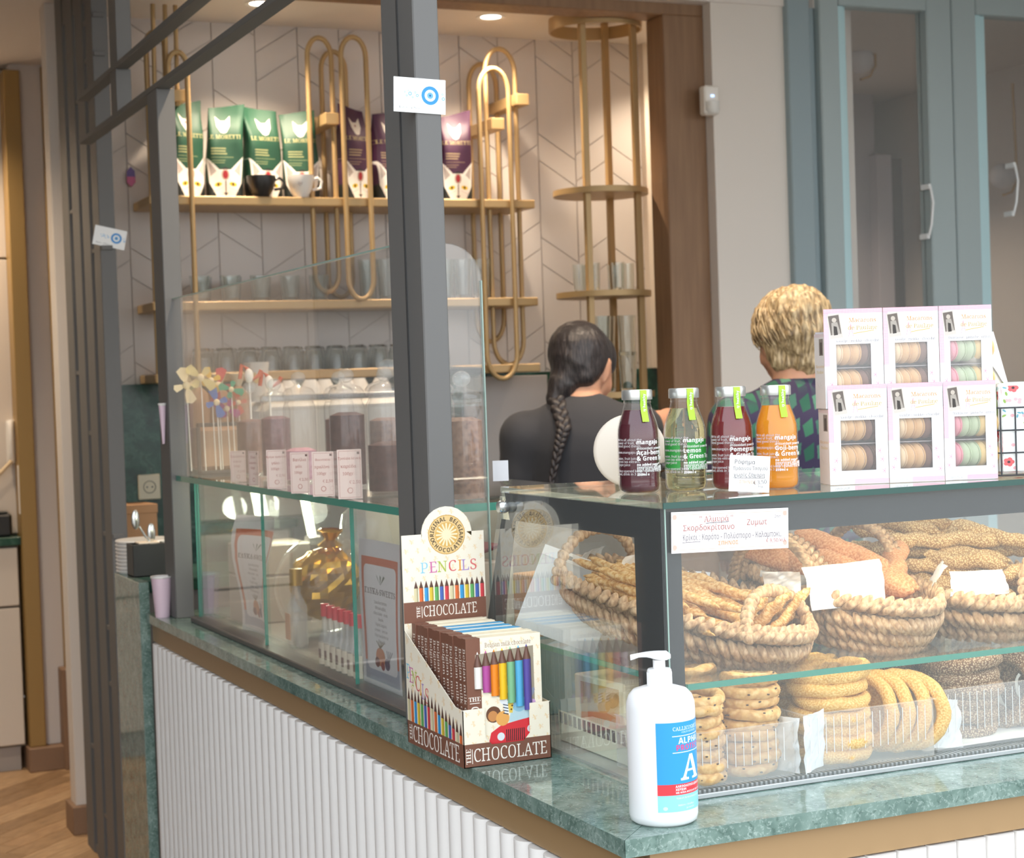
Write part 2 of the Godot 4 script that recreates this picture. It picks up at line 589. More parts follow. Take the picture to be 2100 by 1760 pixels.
func counter() -> void:
	var t := thing("counter", "L-shaped bar counter clad in white half-round slats under a green marble top", "counter", Vector3.ZERO)
	part(MB.new().bx(0.035, 0.55, 0.0, 0.936, -2.55, -0.03), "carcass", pm("carcass_grey", "8d8a86", 0.7), t)
	part(MB.new().bx(0.55, 1.5, 0.0, 0.936, -0.6, -0.03), "carcass", pm("carcass_grey", "8d8a86", 0.7), t)
	var lm := part(MB.new().extrude(PackedVector2Array([Vector2(0, 0), Vector2(0.5985, 0.5985), Vector2(0.5985, 2.56), Vector2(0, 2.56)]), 0.022, Transform3D(Basis(Vector3(1, 0, 0), Vector3(0, 0, -1), Vector3(0, 1, 0)), Vector3(0, 0.978, 0))), "marble_top", MARBLE, t)
	lm.set_meta("label", "green marble worktop slab along the long left side")
	var rm := part(MB.new().extrude(PackedVector2Array([Vector2(0.0012, 0), Vector2(1.55, 0), Vector2(1.55, 0.6), Vector2(0.6012, 0.6)]), 0.022, Transform3D(Basis(Vector3(1, 0, 0), Vector3(0, 0, -1), Vector3(0, 1, 0)), Vector3(0, 0.978, 0))), "marble_top", MARBLE, t)
	rm.set_meta("label", "green marble worktop slab along the right side")
	var trim := pm("ochre_trim", "a68760", 0.4, 0.15)
	part(MB.new().bx(0.012, 0.04, 0.931, 0.978, -2.55, -0.012), "trim_band", trim, t)
	part(MB.new().bx(0.012, 1.5, 0.931, 0.978, -0.04, -0.012), "trim_band", trim, t)
	var slat := pm("white_slat", "f3f0ec", 0.45)
	var pr := PackedVector2Array()
	for i in 13:
		var a := PI * i / 12.0
		pr.append(Vector2(-cos(a) * 0.0225, sin(a) * 0.02))
	var sm := MB.new()
	# half round bar, flat back at z = 0, bulging towards +z
	var k0 := 0
	for i in 12:
		var a: Vector2 = pr[i]
		var b: Vector2 = pr[i + 1]
		var q := sm.v.size()
		sm.quad(Vector3(a.x, 0.04, a.y), Vector3(b.x, 0.04, b.y), Vector3(b.x, 0.928, b.y), Vector3(a.x, 0.928, a.y))
		var na := Vector3(-cos(PI * i / 12.0), 0, sin(PI * i / 12.0))
		var nb := Vector3(-cos(PI * (i + 1) / 12.0), 0, sin(PI * (i + 1) / 12.0))
		sm.n[q] = na; sm.n[q + 3] = na; sm.n[q + 1] = nb; sm.n[q + 2] = nb
		sm.tri(Vector3(a.x, 0.928, a.y), Vector3(b.x, 0.928, b.y), Vector3(0, 0.928, 0))
	sm.quad(Vector3(0.0235, 0.04, -0.004), Vector3(-0.0235, 0.04, -0.004), Vector3(-0.0235, 0.928, -0.004), Vector3(0.0235, 0.928, -0.004))
	var slm := sm.done()
	for i in 53:
		part(slm, "slat", slat, t, Transform3D(Basis(Vector3.UP, -PI / 2), Vector3(0.022, 0, -0.04 - i * 0.0475)))
	for i in 30:
		part(slm, "slat", slat, t, T(0.045 + i * 0.0475, 0, -0.022))
	var e := thing("marble_end_panel", "tall green marble slab closing the far end of the white slatted counter", "panel", Vector3(0, 0, -2.58))
	part(MB.new().bx(-0.012, 0.014, 0, 1.075, -0.3, 0.0, 0.002), "slab", MARBLE, e)
	part(MB.new().bx(0.014, 0.5, 1.045, 1.075, -0.4, -0.02, 0.002), "shelf_top", DARKMARBLE, e)

func steel_frame() -> void:
	var t := thing("steel_gantry", "grey steel gantry of posts and beams rising from the counter to the ceiling", "gantry", Vector3.ZERO)
	var post := part(MB.new().bx(0.038, 0.08, 1.0, 2.93, -0.83, -0.69, 0.002), "post", STEEL, t)
	part(MB.new().bx(0.036, 0.0385, 1.0, 2.93, -0.757, -0.753), "joint_line", pm("dark_joint", "3a3a3a", 0.8), post)
	part(MB.new().bx(0.038, 0.083, 1.0, 2.283, -2.50, -2.40, 0.002), "post", STEEL, t)
	part(MB.new().bx(0.038, 0.074, 2.283, 2.297, -3.4, -0.83, 0.001), "beam", STEEL, t)
	part(MB.new().bx(0.038, 0.074, 2.41, 2.424, -3.4, -0.83, 0.001), "beam", STEEL, t)
	part(MB.new().bx(0.04, 0.08, 2.297, 2.41, -2.93, -2.86, 0.001), "strut", STEEL, t)
	part(MB.new().bx(0.045, 0.085, 2.424, 2.93, -2.95, -2.86, 0.001), "strut", STEEL, t)


func downlight(x: float, y: float, z: float, label: String, energy := 1.25) -> void:
	var t := thing("downlight", label, "lamp", Vector3(x, y, z), 0.0, "recessed ceiling downlights")
	part(MB.new().lathe([Vector2(0.036, -0.001), Vector2(0.05, -0.004), Vector2(0.052, 0.0)], 24), "trim_ring", pm("white_ring", "f2efe8", 0.5), t)
	part(MB.new().lathe([Vector2(0.0, -0.0012), Vector2(0.036, -0.001)], 20), "lens", glow("warm_lens_lamp", "fff1da", 9.0), t)
	var s := SpotLight3D.new()
	s.name = "beam"; s.light_color = Color("ffe8cc"); s.light_energy = energy; s.spot_range = 8.0; s.spot_angle = 58.0; s.spot_angle_attenuation = 0.9
	s.spot_attenuation = 2.0; s.light_size = 0.035; s.shadow_enabled = true
	s.rotation.x = -PI / 2; s.position = Vector3(0, -0.012, 0)
	t.add_child(s)

func left_background() -> void:
	# what the passage beyond the lattice shows: panelled wall, cupboard, brass strips
	var cream := pm("cream_panel", "d9cdbf", 0.6)
	var lp := struct(MB.new().bx(-1.4, 0.19, 0.98, 2.93, -5.9, -5.8), "wall_passage", pm("panel_joint", "8b7a66", 0.8))
	part(MB.new().bx(-1.39, -0.2, 0.985, 2.13, -5.8, -5.79, 0.002), "panel", cream, lp)
	part(MB.new().bx(-0.19, 0.19, 0.985, 2.13, -5.8, -5.79, 0.002), "panel", cream, lp)
	part(MB.new().bx(-1.39, 0.19, 2.14, 2.92, -5.8, -5.79, 0.002), "panel", cream, lp)
	struct(MB.new().bx(0.2, 1.6, 0, 2.93, -5.9, -5.7), "wall_white", pm("soft_white_wall", "ddd6d0", 0.75))
	struct(MB.new().bx(0.17, 0.235, 0.10, 2.90, -5.78, -5.66, 0.003), "trim_4", pm("brass_strip", "a98a55", 0.45, 0.35))
	struct(MB.new().bx(0.325, 0.345, 0.10, 2.92, -5.7, -5.67, 0.002), "trim_5", pm("brass_strip", "a98a55", 0.45, 0.35))
	struct(MB.new().bx(0.16, 0.36, 0, 0.1, -5.8, -5.63, 0.004), "baseboard_passage", pm("walnut_base", "8c6f57", 0.55))
	struct(MB.new().bx(0.3, 0.42, 0, 0.42, -5.7, -5.6, 0.004), "baseboard_column", pm("walnut_base", "8c6f57", 0.55))
	# end of the back wall: pale stone strip with its wooden foot
	struct(MB.new().bx(0.145, 0.19, 0.0, 2.93, -4.6, -4.5, 0.003), "trim_6", pm("pale_stone", "e0d8ce", 0.5))
	struct(MB.new().bx(0.128, 0.2, 0, 0.1, -4.62, -4.47, 0.003), "baseboard_back", pm("walnut_base", "8c6f57", 0.55))
	# cupboard
	var c := thing("base_cupboard", "cream panelled base cupboard with dark green stone top at the far left", "cupboard", Vector3(-0.3, 0, -5.72))
	part(MB.new().bx(-0.9, 0.46, 0.1, 0.94, -0.06, 0.0), "body", pm("cupboard_gap", "6f6558", 0.7), c)
	var cm := pm("cupboard_cream", "ded4c6", 0.5)
	for d in [[-0.88, -0.46], [-0.45, -0.02], [-0.01, 0.34], [0.35, 0.455]]:
		var dr := part(MB.new().bx(d[0], d[1], 0.11, 0.68, 0.0, 0.02, 0.003), "door", cm, c)
		part(MB.new().bx(d[0] + 0.05, d[1] - 0.05 if d[1] - d[0] > 0.2 else d[1], 0.16, 0.63, 0.02, 0.024, 0.002) if d[1] - d[0] > 0.2 else MB.new().bx(d[0], d[1], 0.4, 0.405, 0.02, 0.0205), "raised_field", cm, dr)
		part(MB.new().bx(d[0], d[1], 0.69, 0.93, 0.0, 0.02, 0.003), "drawer", cm, c)
	part(MB.new().bx(-0.9, 0.44, 0.0, 0.1, -0.06, -0.01), "plinth", pm("plinth_grey", "a9a19a", 0.6), c)
	part(MB.new().bx(-0.92, 0.47, 0.94, 0.975, -0.08, 0.03, 0.003), "stone_top", DARKMARBLE, c)
	var b := thing("dark_box", "black box standing on the green stone top at the far left", "box", Vector3(0.06, 0.975, -5.73))
	part(MB.new().box(Vector3(0, 0.05, 0), Vector3(0.16, 0.1, 0.05), 0.012), "casing", pm("black_plastic", "2c2d2d", 0.4), b)
	part(MB.new().box(Vector3(0, 0.103, 0), Vector3(0.13, 0.012, 0.04), 0.005), "lid", pm("black_plastic", "2c2d2d", 0.4), b)
	# door phone with receiver and cord
	var ph := thing("wall_phone", "white wall phone with handset hanging beside the brass strip", "phone", Vector3(0.165, 1.37, -5.78))
	var wp := pm("white_plastic", "efe9df", 0.35)
	part(MB.new().box(Vector3(0, 0, 0.015), Vector3(0.055, 0.18, 0.03), 0.008), "base", wp, ph)
	part(MB.new().tube([Vector3(-0.012, 0.085, 0.035), Vector3(-0.014, 0.05, 0.05), Vector3(-0.014, -0.05, 0.05), Vector3(-0.012, -0.085, 0.035)], [0.016, 0.012, 0.012, 0.016], 10), "handset", wp, ph)
	var sb := thing("switch_box", "narrow white switch box under the wall phone", "switch", Vector3(0.19, 1.17, -5.70))
	part(MB.new().box(Vector3(0, 0, 0.012), Vector3(0.045, 0.21, 0.03), 0.006), "casing", wp, sb)
	part(MB.new().box(Vector3(-0.002, 0.04, 0.03), Vector3(0.02, 0.03, 0.006), 0.002), "rocker", pm("rocker_grey", "cfc8bd", 0.4), sb)
	var ck := thing("door_lever", "pale wooden lever sticking out beside the switch box", "lever", Vector3(0.12, 1.27, -5.74))
	part(MB.new().tube([Vector3(-0.05, -0.05, 0.02), Vector3(-0.01, -0.02, 0.02), Vector3(0.03, 0.02, 0.02)], [0.011, 0.008, 0.008], 8), "arm", pm("beige_lever", "d8c09a", 0.5), ck)
	part(MB.new().ball(Vector3(-0.052, -0.052, 0.02), Vector3(0.013, 0.013, 0.013), 10, 8), "knob", pm("beige_lever", "d8c09a", 0.5), ck)

	# grey lattice screen beside the passage
	var t := thing("lattice_screen", "tall grey steel lattice screen of posts and short shelves left of the coffee shelves", "screen", Vector3(0.148, 0, -3.70))
	for p in [[0.0, 0.05, -0.10, 0.0], [0.0, 0.04, -0.27, -0.15], [0.0, 0.04, -0.44, -0.32], [0.0, 0.04, -0.62, -0.50]]:
		part(MB.new().bx(p[0], p[1], 0.0, 2.93, p[2], p[3], 0.002), "post", STEEL, t)
	for h in [0.02, 0.16, 0.36, 0.62, 0.8, 1.10, 1.42, 1.62, 2.0, 2.16, 2.36, 2.5, 2.6, 2.72]:
		var i := int(h * 100)
		var a := -0.55 + 0.17 * (i % 3)
		part(MB.new().bx(0.003, 0.037, h, h + 0.014, a, a + 0.22, 0.001), "shelf", STEEL, t)
	part(MB.new().bx(0.004, 0.036, 0.001, 0.03, -0.61, -0.01, 0.001), "rail", STEEL, t)
	part(MB.new().bx(0.004, 0.036, 2.79, 2.929, -0.61, -0.01, 0.001), "rail", STEEL, t)
	downlight(0.741, 2.83, -3.87, "round warm downlight in the ceiling above the green coffee bags")
	downlight(1.575, 2.83, -3.87, "round warm downlight in the ceiling above the purple coffee bags")
	downlight(2.35, 2.83, -3.95, "round warm downlight hidden behind the brown wooden header", 0.6)
	downlight(-0.25, 2.93, -5.5, "round warm downlight above the far left cupboard, out of view", 2.2)
	downlight(-0.55, 2.93, -4.2, "round warm downlight above the plank floor of the passage, out of view", 1.8)
	downlight(3.7, 2.93, -4.9, "round warm downlight in the room behind the glass doors", 1.2)
	for x in [0.35, 1.15, 1.95]:
		downlight(x, 2.93, -2.0, "round warm downlight in the shop ceiling over the work aisle, %s" % ["left one", "middle one", "right one"][int(x / 0.8)], 1.3)

func portal_and_doors() -> void:
	struct(MB.new().bx(2.055, 2.215, 0, 2.79, -3.62, -3.5, 0.003), "trim_2", JAMB)
	struct(MB.new().bx(-0.1, 2.215, 2.79, 2.93, -3.62, -3.5, 0.003), "trim_3", JAMB)
	struct(MB.new().bx(2.215, 2.535, 0, 2.93, -3.62, -3.45, 0.002), "wall_front", pm("cream_wall", "e6dfd6", 0.75))
	# motion detector on the wall edge
	var md := thing("motion_detector", "small white motion detector with blue light on the cream wall edge", "sensor", Vector3(2.19, 2.488, -3.452))
	var wp := pm("white_plastic", "efe9df", 0.35)
	part(MB.new().box(Vector3(0, 0, 0.02), Vector3(0.06, 0.10, 0.04), 0.006), "casing", wp, md)
	part(MB.new().lathe([Vector2(0.0, -0.042), Vector2(0.02, -0.042), Vector2(0.027, -0.03), Vector2(0.027, 0.0), Vector2(0.0, 0.004)], 18, T(0, -0.005, 0.034)), "lens_dome", pm("frosted_plastic", "e2e0da", 0.3), md)
	part(MB.new().box(Vector3(0, 0.014, 0.042), Vector3(0.012, 0.006, 0.004), 0.001), "signal_light", glow("blue_signal_lamp", "9fc4ff", 2.0), md)
	# folding door leaves in blue-grey frames with glass
	var fr := pm("blue_grey_frame", "aab9bb", 0.45)
	var fr2 := pm("blue_grey_frame_dark", "96a8ae", 0.45)
	var edge := pm("pale_gasket", "bfe0e6", 0.3)
	var z := -3.42
	var d1 := struct(MB.new().bx(2.508, 2.60, 0, 2.93, z - 0.1, z, 0.004), "door_1", fr2)
	part(MB.new().bx(2.60, 2.632, 0, 2.93, z - 0.1, z - 0.02, 0.004), "rebate", fr2, d1)
	part(MB.new().bx(2.634, 2.715, 0.02, 2.93, z - 0.06, z + 0.01, 0.005), "stile", fr, d1)
	part(MB.new().bx(2.715, 2.742, 0.1, 2.84, z - 0.05, z, 0.002), "glazing_bead", edge, d1)
	part(MB.new().bx(2.742, 2.758, 0.1, 2.84, z - 0.05, z - 0.012, 0.002), "glazing_bead", edge, d1)
	part(MB.new().bx(2.716, 3.094, 2.84, 2.929, z - 0.06, z + 0.01, 0.004), "top_rail", fr, d1)
	part(MB.new().bx(2.716, 3.094, 0.02, 0.24, z - 0.06, z + 0.01, 0.004), "bottom_rail", fr, d1)
	part(MB.new().bx(3.095, 3.206, 0.02, 2.93, z - 0.06, z + 0.01, 0.005), "stile", fr, d1)
	part(MB.new().bx(2.758, 3.095, 0.24, 2.84, z - 0.036, z - 0.028), "pane", glassm("door_glass", "e8f4f6", 0.06), d1)
	var d2 := struct(MB.new().bx(3.21, 3.318, 0.02, 2.93, z - 0.06, z + 0.01, 0.005), "door_2", fr)
	part(MB.new().bx(3.318, 3.345, 0.1, 2.84, z - 0.05, z, 0.002), "glazing_bead", edge, d2)
	part(MB.new().bx(3.345, 3.375, 0.1, 2.84, z - 0.05, z - 0.012, 0.002), "glazing_bead", edge, d2)
	part(MB.new().bx(3.319, 3.849, 2.84, 2.929, z - 0.06, z + 0.01, 0.004), "top_rail", fr, d2)
	part(MB.new().bx(3.319, 3.849, 0.02, 0.24, z - 0.06, z + 0.01, 0.004), "bottom_rail", fr, d2)
	part(MB.new().bx(3.85, 3.95, 0.02, 2.93, z - 0.06, z + 0.01, 0.005), "stile", fr, d2)
	part(MB.new().bx(3.375, 3.85, 0.24, 2.84, z - 0.036, z - 0.028), "pane", mats["door_glass"], d2)
	struct(MB.new().bx(3.95, 4.6, 0, 2.93, z - 0.1, z, 0.004), "wall_far_right", fr2)
	# room seen through the panes
	struct(MB.new().bx(2.9, 4.40, 0, 2.93, -5.7, -5.55), "wall_beyond", pm("lilac_grey_wall", "b9b3b8", 0.8))
	struct(MB.new().bx(4.36, 4.45, 0, 2.62, -5.56, -5.48, 0.003), "trim_7", pm("pale_lilac_trim", "c5c0c8", 0.6))
	struct(MB.new().bx(4.45, 4.72, 0, 2.62, -5.7, -5.60), "door_3", pm("brown_door", "6d625f", 0.6))
	struct(MB.new().bx(4.62, 6.2, 0, 2.93, -5.55, -5.5), "wall_slate", pm("slate_blue_wall", "5f7481", 0.7))
	var globe := pm("opal_globe", "e6e3e6", 0.3)
	for g in [[3.70, 2.90, -4.6, "opal globe pendant on a thin brass arm seen in the nearer door pane"], [4.42, 2.40, -4.55, "opal globe pendant on a thin brass arm seen in the farther door pane"]]:
		var t := thing("globe_pendant", g[3], "lamp", Vector3(g[0], g[1], g[2]), 0.0, "globe pendants behind the glass doors")
		var gl := part(MB.new().ball(Vector3(-0.05, 0.0, 0), Vector3(0.058, 0.058, 0.058), 20, 14), "globe", globe, t)
		part(MB.new().tube([Vector3(0.02, 0.42, 0), Vector3(0.03, 0.05, 0), Vector3(0.03, -0.02, 0), Vector3(0.0, -0.07, 0), Vector3(-0.05, -0.085, 0)], 0.006, 8), "arm", pm("brass_arm", "d0a860", 0.4, 0.4), t)
	for q in [[d1, 3.072, 2.115, -3.45], [d2, 3.46, 2.20, -3.45]]:
		var hd := part(MB.new().tube([Vector3(q[1] + 0.012, q[2] + 0.09, q[3] + 0.05), Vector3(q[1] + 0.014, q[2] + 0.03, q[3] + 0.062), Vector3(q[1] + 0.004, q[2] - 0.05, q[3] + 0.062), Vector3(q[1], q[2] - 0.09, q[3] + 0.05)], 0.0048, 8), "handle", pm("white_handle", "f2f5f6", 0.25), q[0])
		part(MB.new().bx(q[1] + 0.006, q[1] + 0.018, q[2] + 0.08, q[2] + 0.10, q[3], q[3] + 0.05, 0.002), "standoff", pm("white_handle", "f2f5f6", 0.25), hd)
		part(MB.new().bx(q[1] - 0.006, q[1] + 0.006, q[2] - 0.10, q[2] - 0.08, q[3], q[3] + 0.05, 0.002), "standoff", pm("white_handle", "f2f5f6", 0.25), hd)

func stadium(cx: float, w: float, y0: float, y1: float, z: float) -> Array:
	var p := []
	var r := w * 0.5
	var tall := r * 1.5
	for i in 13:
		var a := PI * i / 12.0
		p.append(Vector3(cx + cos(a) * r, y1 - tall + sin(a) * tall, z))
	for i in 13:
		var a := PI + PI * i / 12.0
		p.append(Vector3(cx + cos(a) * r, y0 + tall + sin(a) * tall, z))
	return p

func bag_print(body: Color, side: Color, seed_: int) -> ImageTexture:
	var p := Print.new(1.0, 2.45, 300, body)
	var rng := RandomNumberGenerator.new()
	rng.seed = seed_
	var gold := Color("cdbf86")
	var pale := Color("d9cfc2")
	p.poly([Vector2(0, 2.45), Vector2(0, 2.05), Vector2(0.2, 1.75), Vector2(0.5, 1.62), Vector2(0.8, 1.75), Vector2(1, 2.05), Vector2(1, 2.45)], Color("1d2321"))
	# small emblem
	for q in [[0.5, 0.5, 0.40, false], [0.5, 1.96, 0.98, true]]:
		var c := Vector2(q[0], q[1])
		var k: float = q[2]
		var col := pale if not q[3] else Color("f0ece6")
		p.poly([c + Vector2(-0.5, -0.62) * k, c + Vector2(-0.16, -0.28) * k, c + Vector2(0.16, -0.28) * k, c + Vector2(0.5, -0.62) * k, c + Vector2(0.44, 0.08) * k, c + Vector2(0.2, 0.52) * k, c + Vector2(0, 0.6) * k, c + Vector2(-0.2, 0.52) * k, c + Vector2(-0.44, 0.08) * k], col)
		if q[3]:
			for s in [-1.0, 1.0]:
				p.poly([c + Vector2(s * 0.44, -0.5) * k, c + Vector2(s * 0.24, -0.24) * k, c + Vector2(s * 0.4, -0.1) * k], Color("b9aea8"))
				p.disc(c.x + s * 0.2 * k, c.y + 0.12 * k, 0.1 * k, Color("e8c21e"), 0.055 * k, s * 0.25)
				p.disc(c.x + s * 0.2 * k, c.y + 0.12 * k, 0.03 * k, Color("3a2c10"), 0.05 * k)
				p.line(c + Vector2(s * 0.08, 0.2) * k, c + Vector2(s * 0.34, 0.32) * k, 0.012, Color("c9c0b8"))
			p.disc(c.x, c.y - 0.14 * k, 0.11 * k, Color("b7a69a"), 0.15 * k)
			p.disc(c.x, c.y - 0.14 * k, 0.07 * k, Color("a3242c"), 0.11 * k)
			p.line(c + Vector2(0, 0.02) * k, c + Vector2(0, 0.42) * k, 0.03, Color("4a4340"))
			p.poly([c + Vector2(-0.07, 0.34) * k, c + Vector2(0.07, 0.34) * k, c + Vector2(0, 0.42) * k], Color("39302e"))
		else:
			p.disc(c.x, c.y - 0.02, 0.03, Color("8a3a3a"))
	p.text("LE MORETTI", 0.5, 0.83, 0.15, gold, serif, 1)
	for i in 3:
		p.rect(0.14, 1.12 + i * 0.07, 0.35 + rng.randf() * 0.15, 0.03, gold.lerp(body, 0.25))
	p.rect(0.14, 1.36, 0.6, 0.018, gold.lerp(body, 0.4))
	for i in 2: p.rect(0.14, 1.44 + i * 0.06, 0.3 + rng.randf() * 0.1, 0.02, gold.lerp(body, 0.4))
	return p.tex()

func bag_mesh(w: float, d: float, h: float, lean: float, fold: float, seed_: int) -> MB:
	var m := MB.new()
	var rng := RandomNumberGenerator.new()
	rng.seed = seed_
	var g := []
	var N := 24
	var ph := rng.randf() * TAU
	for i in 15:
		var t := i / 14.0
		var row := []
		var pinch: float = smoothstep(0.62, 1.0, t)
		for s in N + 1:
			var a := TAU * s / N + PI * 0.75
			var ca := cos(a)
			var sa := sin(a)
			# rounded rectangle
			var e := 0.42
			var x: float = signf(sa) * pow(absf(sa), e) * w * 0.5 * (1.0 + 0.03 * pinch) * (0.94 + 0.06 * sin(PI * minf(t * 1.6, 1.0)))
			var z: float = signf(ca) * pow(absf(ca), e) * d * 0.5 * (1.0 - pinch * 0.96)
			x += lean * t * t * 0.02
			var yy := h * t
			if t > 0.999: yy += x / w * fold
			z += sin(t * 9.0 + ph + x * 60.0) * 0.0035 * (1.0 - pinch) + (0.01 * sin(x * 40.0 + ph) * pinch)
			row.append(Vector3(x, yy, z))
		g.append(row)
	m.sheet(g)
	for i in m.v.size():
		m.uv[i] = Vector2(clampf(m.v[i].x / w + 0.5, 0.01, 0.99), 1.0 - clampf(m.v[i].y / h, 0.005, 0.995))
	m.quad(Vector3(-w, 0, d) * 0.45, Vector3(-w, 0, -d) * 0.45, Vector3(w, 0, -d) * 0.45, Vector3(w, 0, d) * 0.45)
	return m

var MUGW: StandardMaterial3D
var ORD := ["first", "second", "third", "fourth", "fifth", "sixth", "seventh", "eighth", "ninth", "tenth", "eleventh", "twelfth"]

func handle_cup(t: Node3D, outer: Material, inner: Material, r := 0.043, h := 0.068) -> void:
	part(MB.new().lathe([Vector2(0.0, 0.0), Vector2(r * 0.5, 0.0), Vector2(r * 0.56, 0.006), Vector2(r * 0.8, h * 0.35), Vector2(r * 0.97, h * 0.75), Vector2(r, h)], 24), "bowl", outer, t)
	part(MB.new().lathe([Vector2(r, h), Vector2(r - 0.003, h), Vector2(r * 0.9, h * 0.7), Vector2(r * 0.7, h * 0.3), Vector2(0, 0.01)], 24), "rim", inner, t)
	part(MB.new().tube([Vector3(r * 0.93, h * 0.82, 0), Vector3(r * 1.25, h * 0.9, 0), Vector3(r * 1.55, h * 0.72, 0), Vector3(r * 1.45, h * 0.42, 0), Vector3(r * 0.85, h * 0.36, 0)], 0.005, 8), "handle", outer, t)

func back_shelves() -> void:
	MUGW = pm("white_porcelain", "f2eee8", 0.2)
	var u := thing("wall_shelf_unit", "three brass wall shelves held by looped brass tubes on the tiled back wall", "shelves", Vector3.ZERO)
	for y in [2.2, 1.85, 1.612]:
		part(MB.new().bx(0.365, 1.76, y - 0.03, y, -4.2, -3.95, 0.003), "shelf", BRASS, u)
	var loops := [[0.415, 0.062, 1.56, 2.745, -4.0], [0.471, 0.062, 1.52, 2.67, -3.935], [0.982, 0.086, 1.88, 2.753, -4.0], [1.083, 0.09, 1.85, 2.748, -3.935], [1.66, 0.117, 1.61, 2.746, -4.0], [1.604, 0.117, 1.56, 2.662, -3.935], [1.085, 0.09, 1.87, 2.74, -4.16], [1.66, 0.11, 1.7, 2.72, -4.16]]
	for l in loops:
		part(MB.new().tube(stadium(l[0], l[1], l[2], l[3], l[4]), 0.0088, 10, true), "loop", BRASS, u)
	for q in [[0.44, 2.83], [0.475, 2.83], [0.40, 2.83]]:
		part(MB.new().tube([Vector3(q[0], 2.5, -3.97), Vector3(q[0] + 0.005, q[1], -3.97)], 0.0075, 8), "rod", BRASS, u)
	for q in [[1.60, 2.47], [1.70, 2.56], [0.98, 2.47], [0.45, 2.53]]:
		part(MB.new().bx(q[0], q[0] + 0.05, q[1] - 0.02, q[1] + 0.02, -4.2, -3.95, 0.002), "bracket", BRASS, u)
	# coffee bags
	var tg := bag_print(Color("1f4a37"), Color("1a4030"), 1)
	var tp := bag_print(Color("45213f"), Color("3a1b38"), 2)
	var mg := tm("green_foil_bag", tg, 0.55)
	var mp := tm("purple_foil_bag", tp, 0.55)
	var gx := [0.512, 0.648, 0.785, 0.922]
	var gl := ["green foil coffee bag half hidden by the brass post, leftmost on the top shelf", "green foil coffee bag second from the left on the top shelf", "green foil coffee bag with rounded top behind the black cup", "green foil coffee bag behind the white cup on the top shelf"]
	for i in 4:
		var t := thing("coffee_bag", gl[i], "coffee bag", Vector3(gx[i], 2.2, -4.06), deg_to_rad([22, -8, 10, -14][i]), "green coffee bags on the top shelf")
		part(bag_mesh(0.126, 0.075, [0.32, 0.315, 0.31, 0.305][i], [0.6, 0.8, -0.4, -0.5][i], [0.03, 0.012, -0.012, 0.014][i], 10 + i), "pouch", mg, t)
	var px := [1.115, 1.235, 1.37, 1.497]
	var pl := ["purple foil coffee bag behind the brass loops in the middle of the top shelf", "purple foil coffee bag just left of the thick grey post", "purple foil coffee bag just right of the thick grey post, half covered", "purple foil coffee bag at the right end of the top shelf"]
	for i in 4:
		var t := thing("coffee_bag", pl[i], "coffee bag", Vector3(px[i], 2.2, -4.06), deg_to_rad([16, 14, -16, -6][i]), "purple coffee bags on the top shelf")
		part(bag_mesh(0.118, 0.075, [0.325, 0.31, 0.33, 0.315][i], [-0.5, 0.4, -0.8, 0.3][i], [-0.02, 0.012, -0.03, 0.03][i], 30 + i), "pouch", mp, t)
	var c1 := thing("coffee_cup", "black coffee cup with white rim on the top shelf", "cup", Vector3(0.755, 2.2, -3.985), -0.3)
	handle_cup(c1, pm("black_glaze", "33302e", 0.25), MUGW, 0.05, 0.072)
	var c2 := thing("coffee_cup", "white coffee cup with small dark emblem on the top shelf", "cup", Vector3(0.895, 2.2, -3.985), -0.3)
	handle_cup(c2, MUGW, MUGW, 0.046, 0.076)
	part(MB.new().extrude(PackedVector2Array([Vector2(-0.009, 0.012), Vector2(-0.004, 0.006), Vector2(0.004, 0.006), Vector2(0.009, 0.012), Vector2(0.007, -0.004), Vector2(0, -0.011), Vector2(-0.007, -0.004)]), 0.001, TR(-0.002, 0.048, 0.0415, -12)), "emblem", pm("grey_print", "6d6a6c", 0.6), c2)
	# drinking glasses
	var gm := pm("tumbler_glass", "f2f6f4", 0.0)
	gm.refraction_enabled = true; gm.refraction_scale = 0.045; gm.albedo_color.a = 0.02
	var tum := MB.new().lathe([Vector2(0.0, 0.003), Vector2(0.026, 0.0), Vector2(0.028, 0.004), Vector2(0.034, 0.088), Vector2(0.032, 0.088), Vector2(0.025, 0.012), Vector2(0.0, 0.012)], 20).done()
	var tall := MB.new().lathe([Vector2(0.0, 0.0), Vector2(0.026, 0.0), Vector2(0.028, 0.006), Vector2(0.033, 0.142), Vector2(0.031, 0.142), Vector2(0.025, 0.014), Vector2(0.0, 0.014)], 20).done()
	var inv := MB.new().lathe([Vector2(0.0, 0.070), Vector2(0.026, 0.068), Vector2(0.032, 0.045), Vector2(0.0352, 0.0), Vector2(0.0375, 0.0), Vector2(0.035, 0.045), Vector2(0.030, 0.075), Vector2(0.026, 0.082), Vector2(0.0, 0.08)], 20).done()
	var slim := MB.new().lathe([Vector2(0.0, 0.0), Vector2(0.019, 0.0), Vector2(0.02, 0.004), Vector2(0.023, 0.1), Vector2(0.0215, 0.1), Vector2(0.018, 0.01), Vector2(0.0, 0.01)], 18).done()
	for i in 10:
		one(tum, "drinking_glass", gm, "clear upright tumbler on the middle brass shelf, %s from the left" % ORD[i], "glass", "upright tumblers on the middle shelf", T(0.535 + 0.052 * i - (0.026 if i % 2 else 0.0), 1.85, -4.0 - 0.075 * (i % 2)))
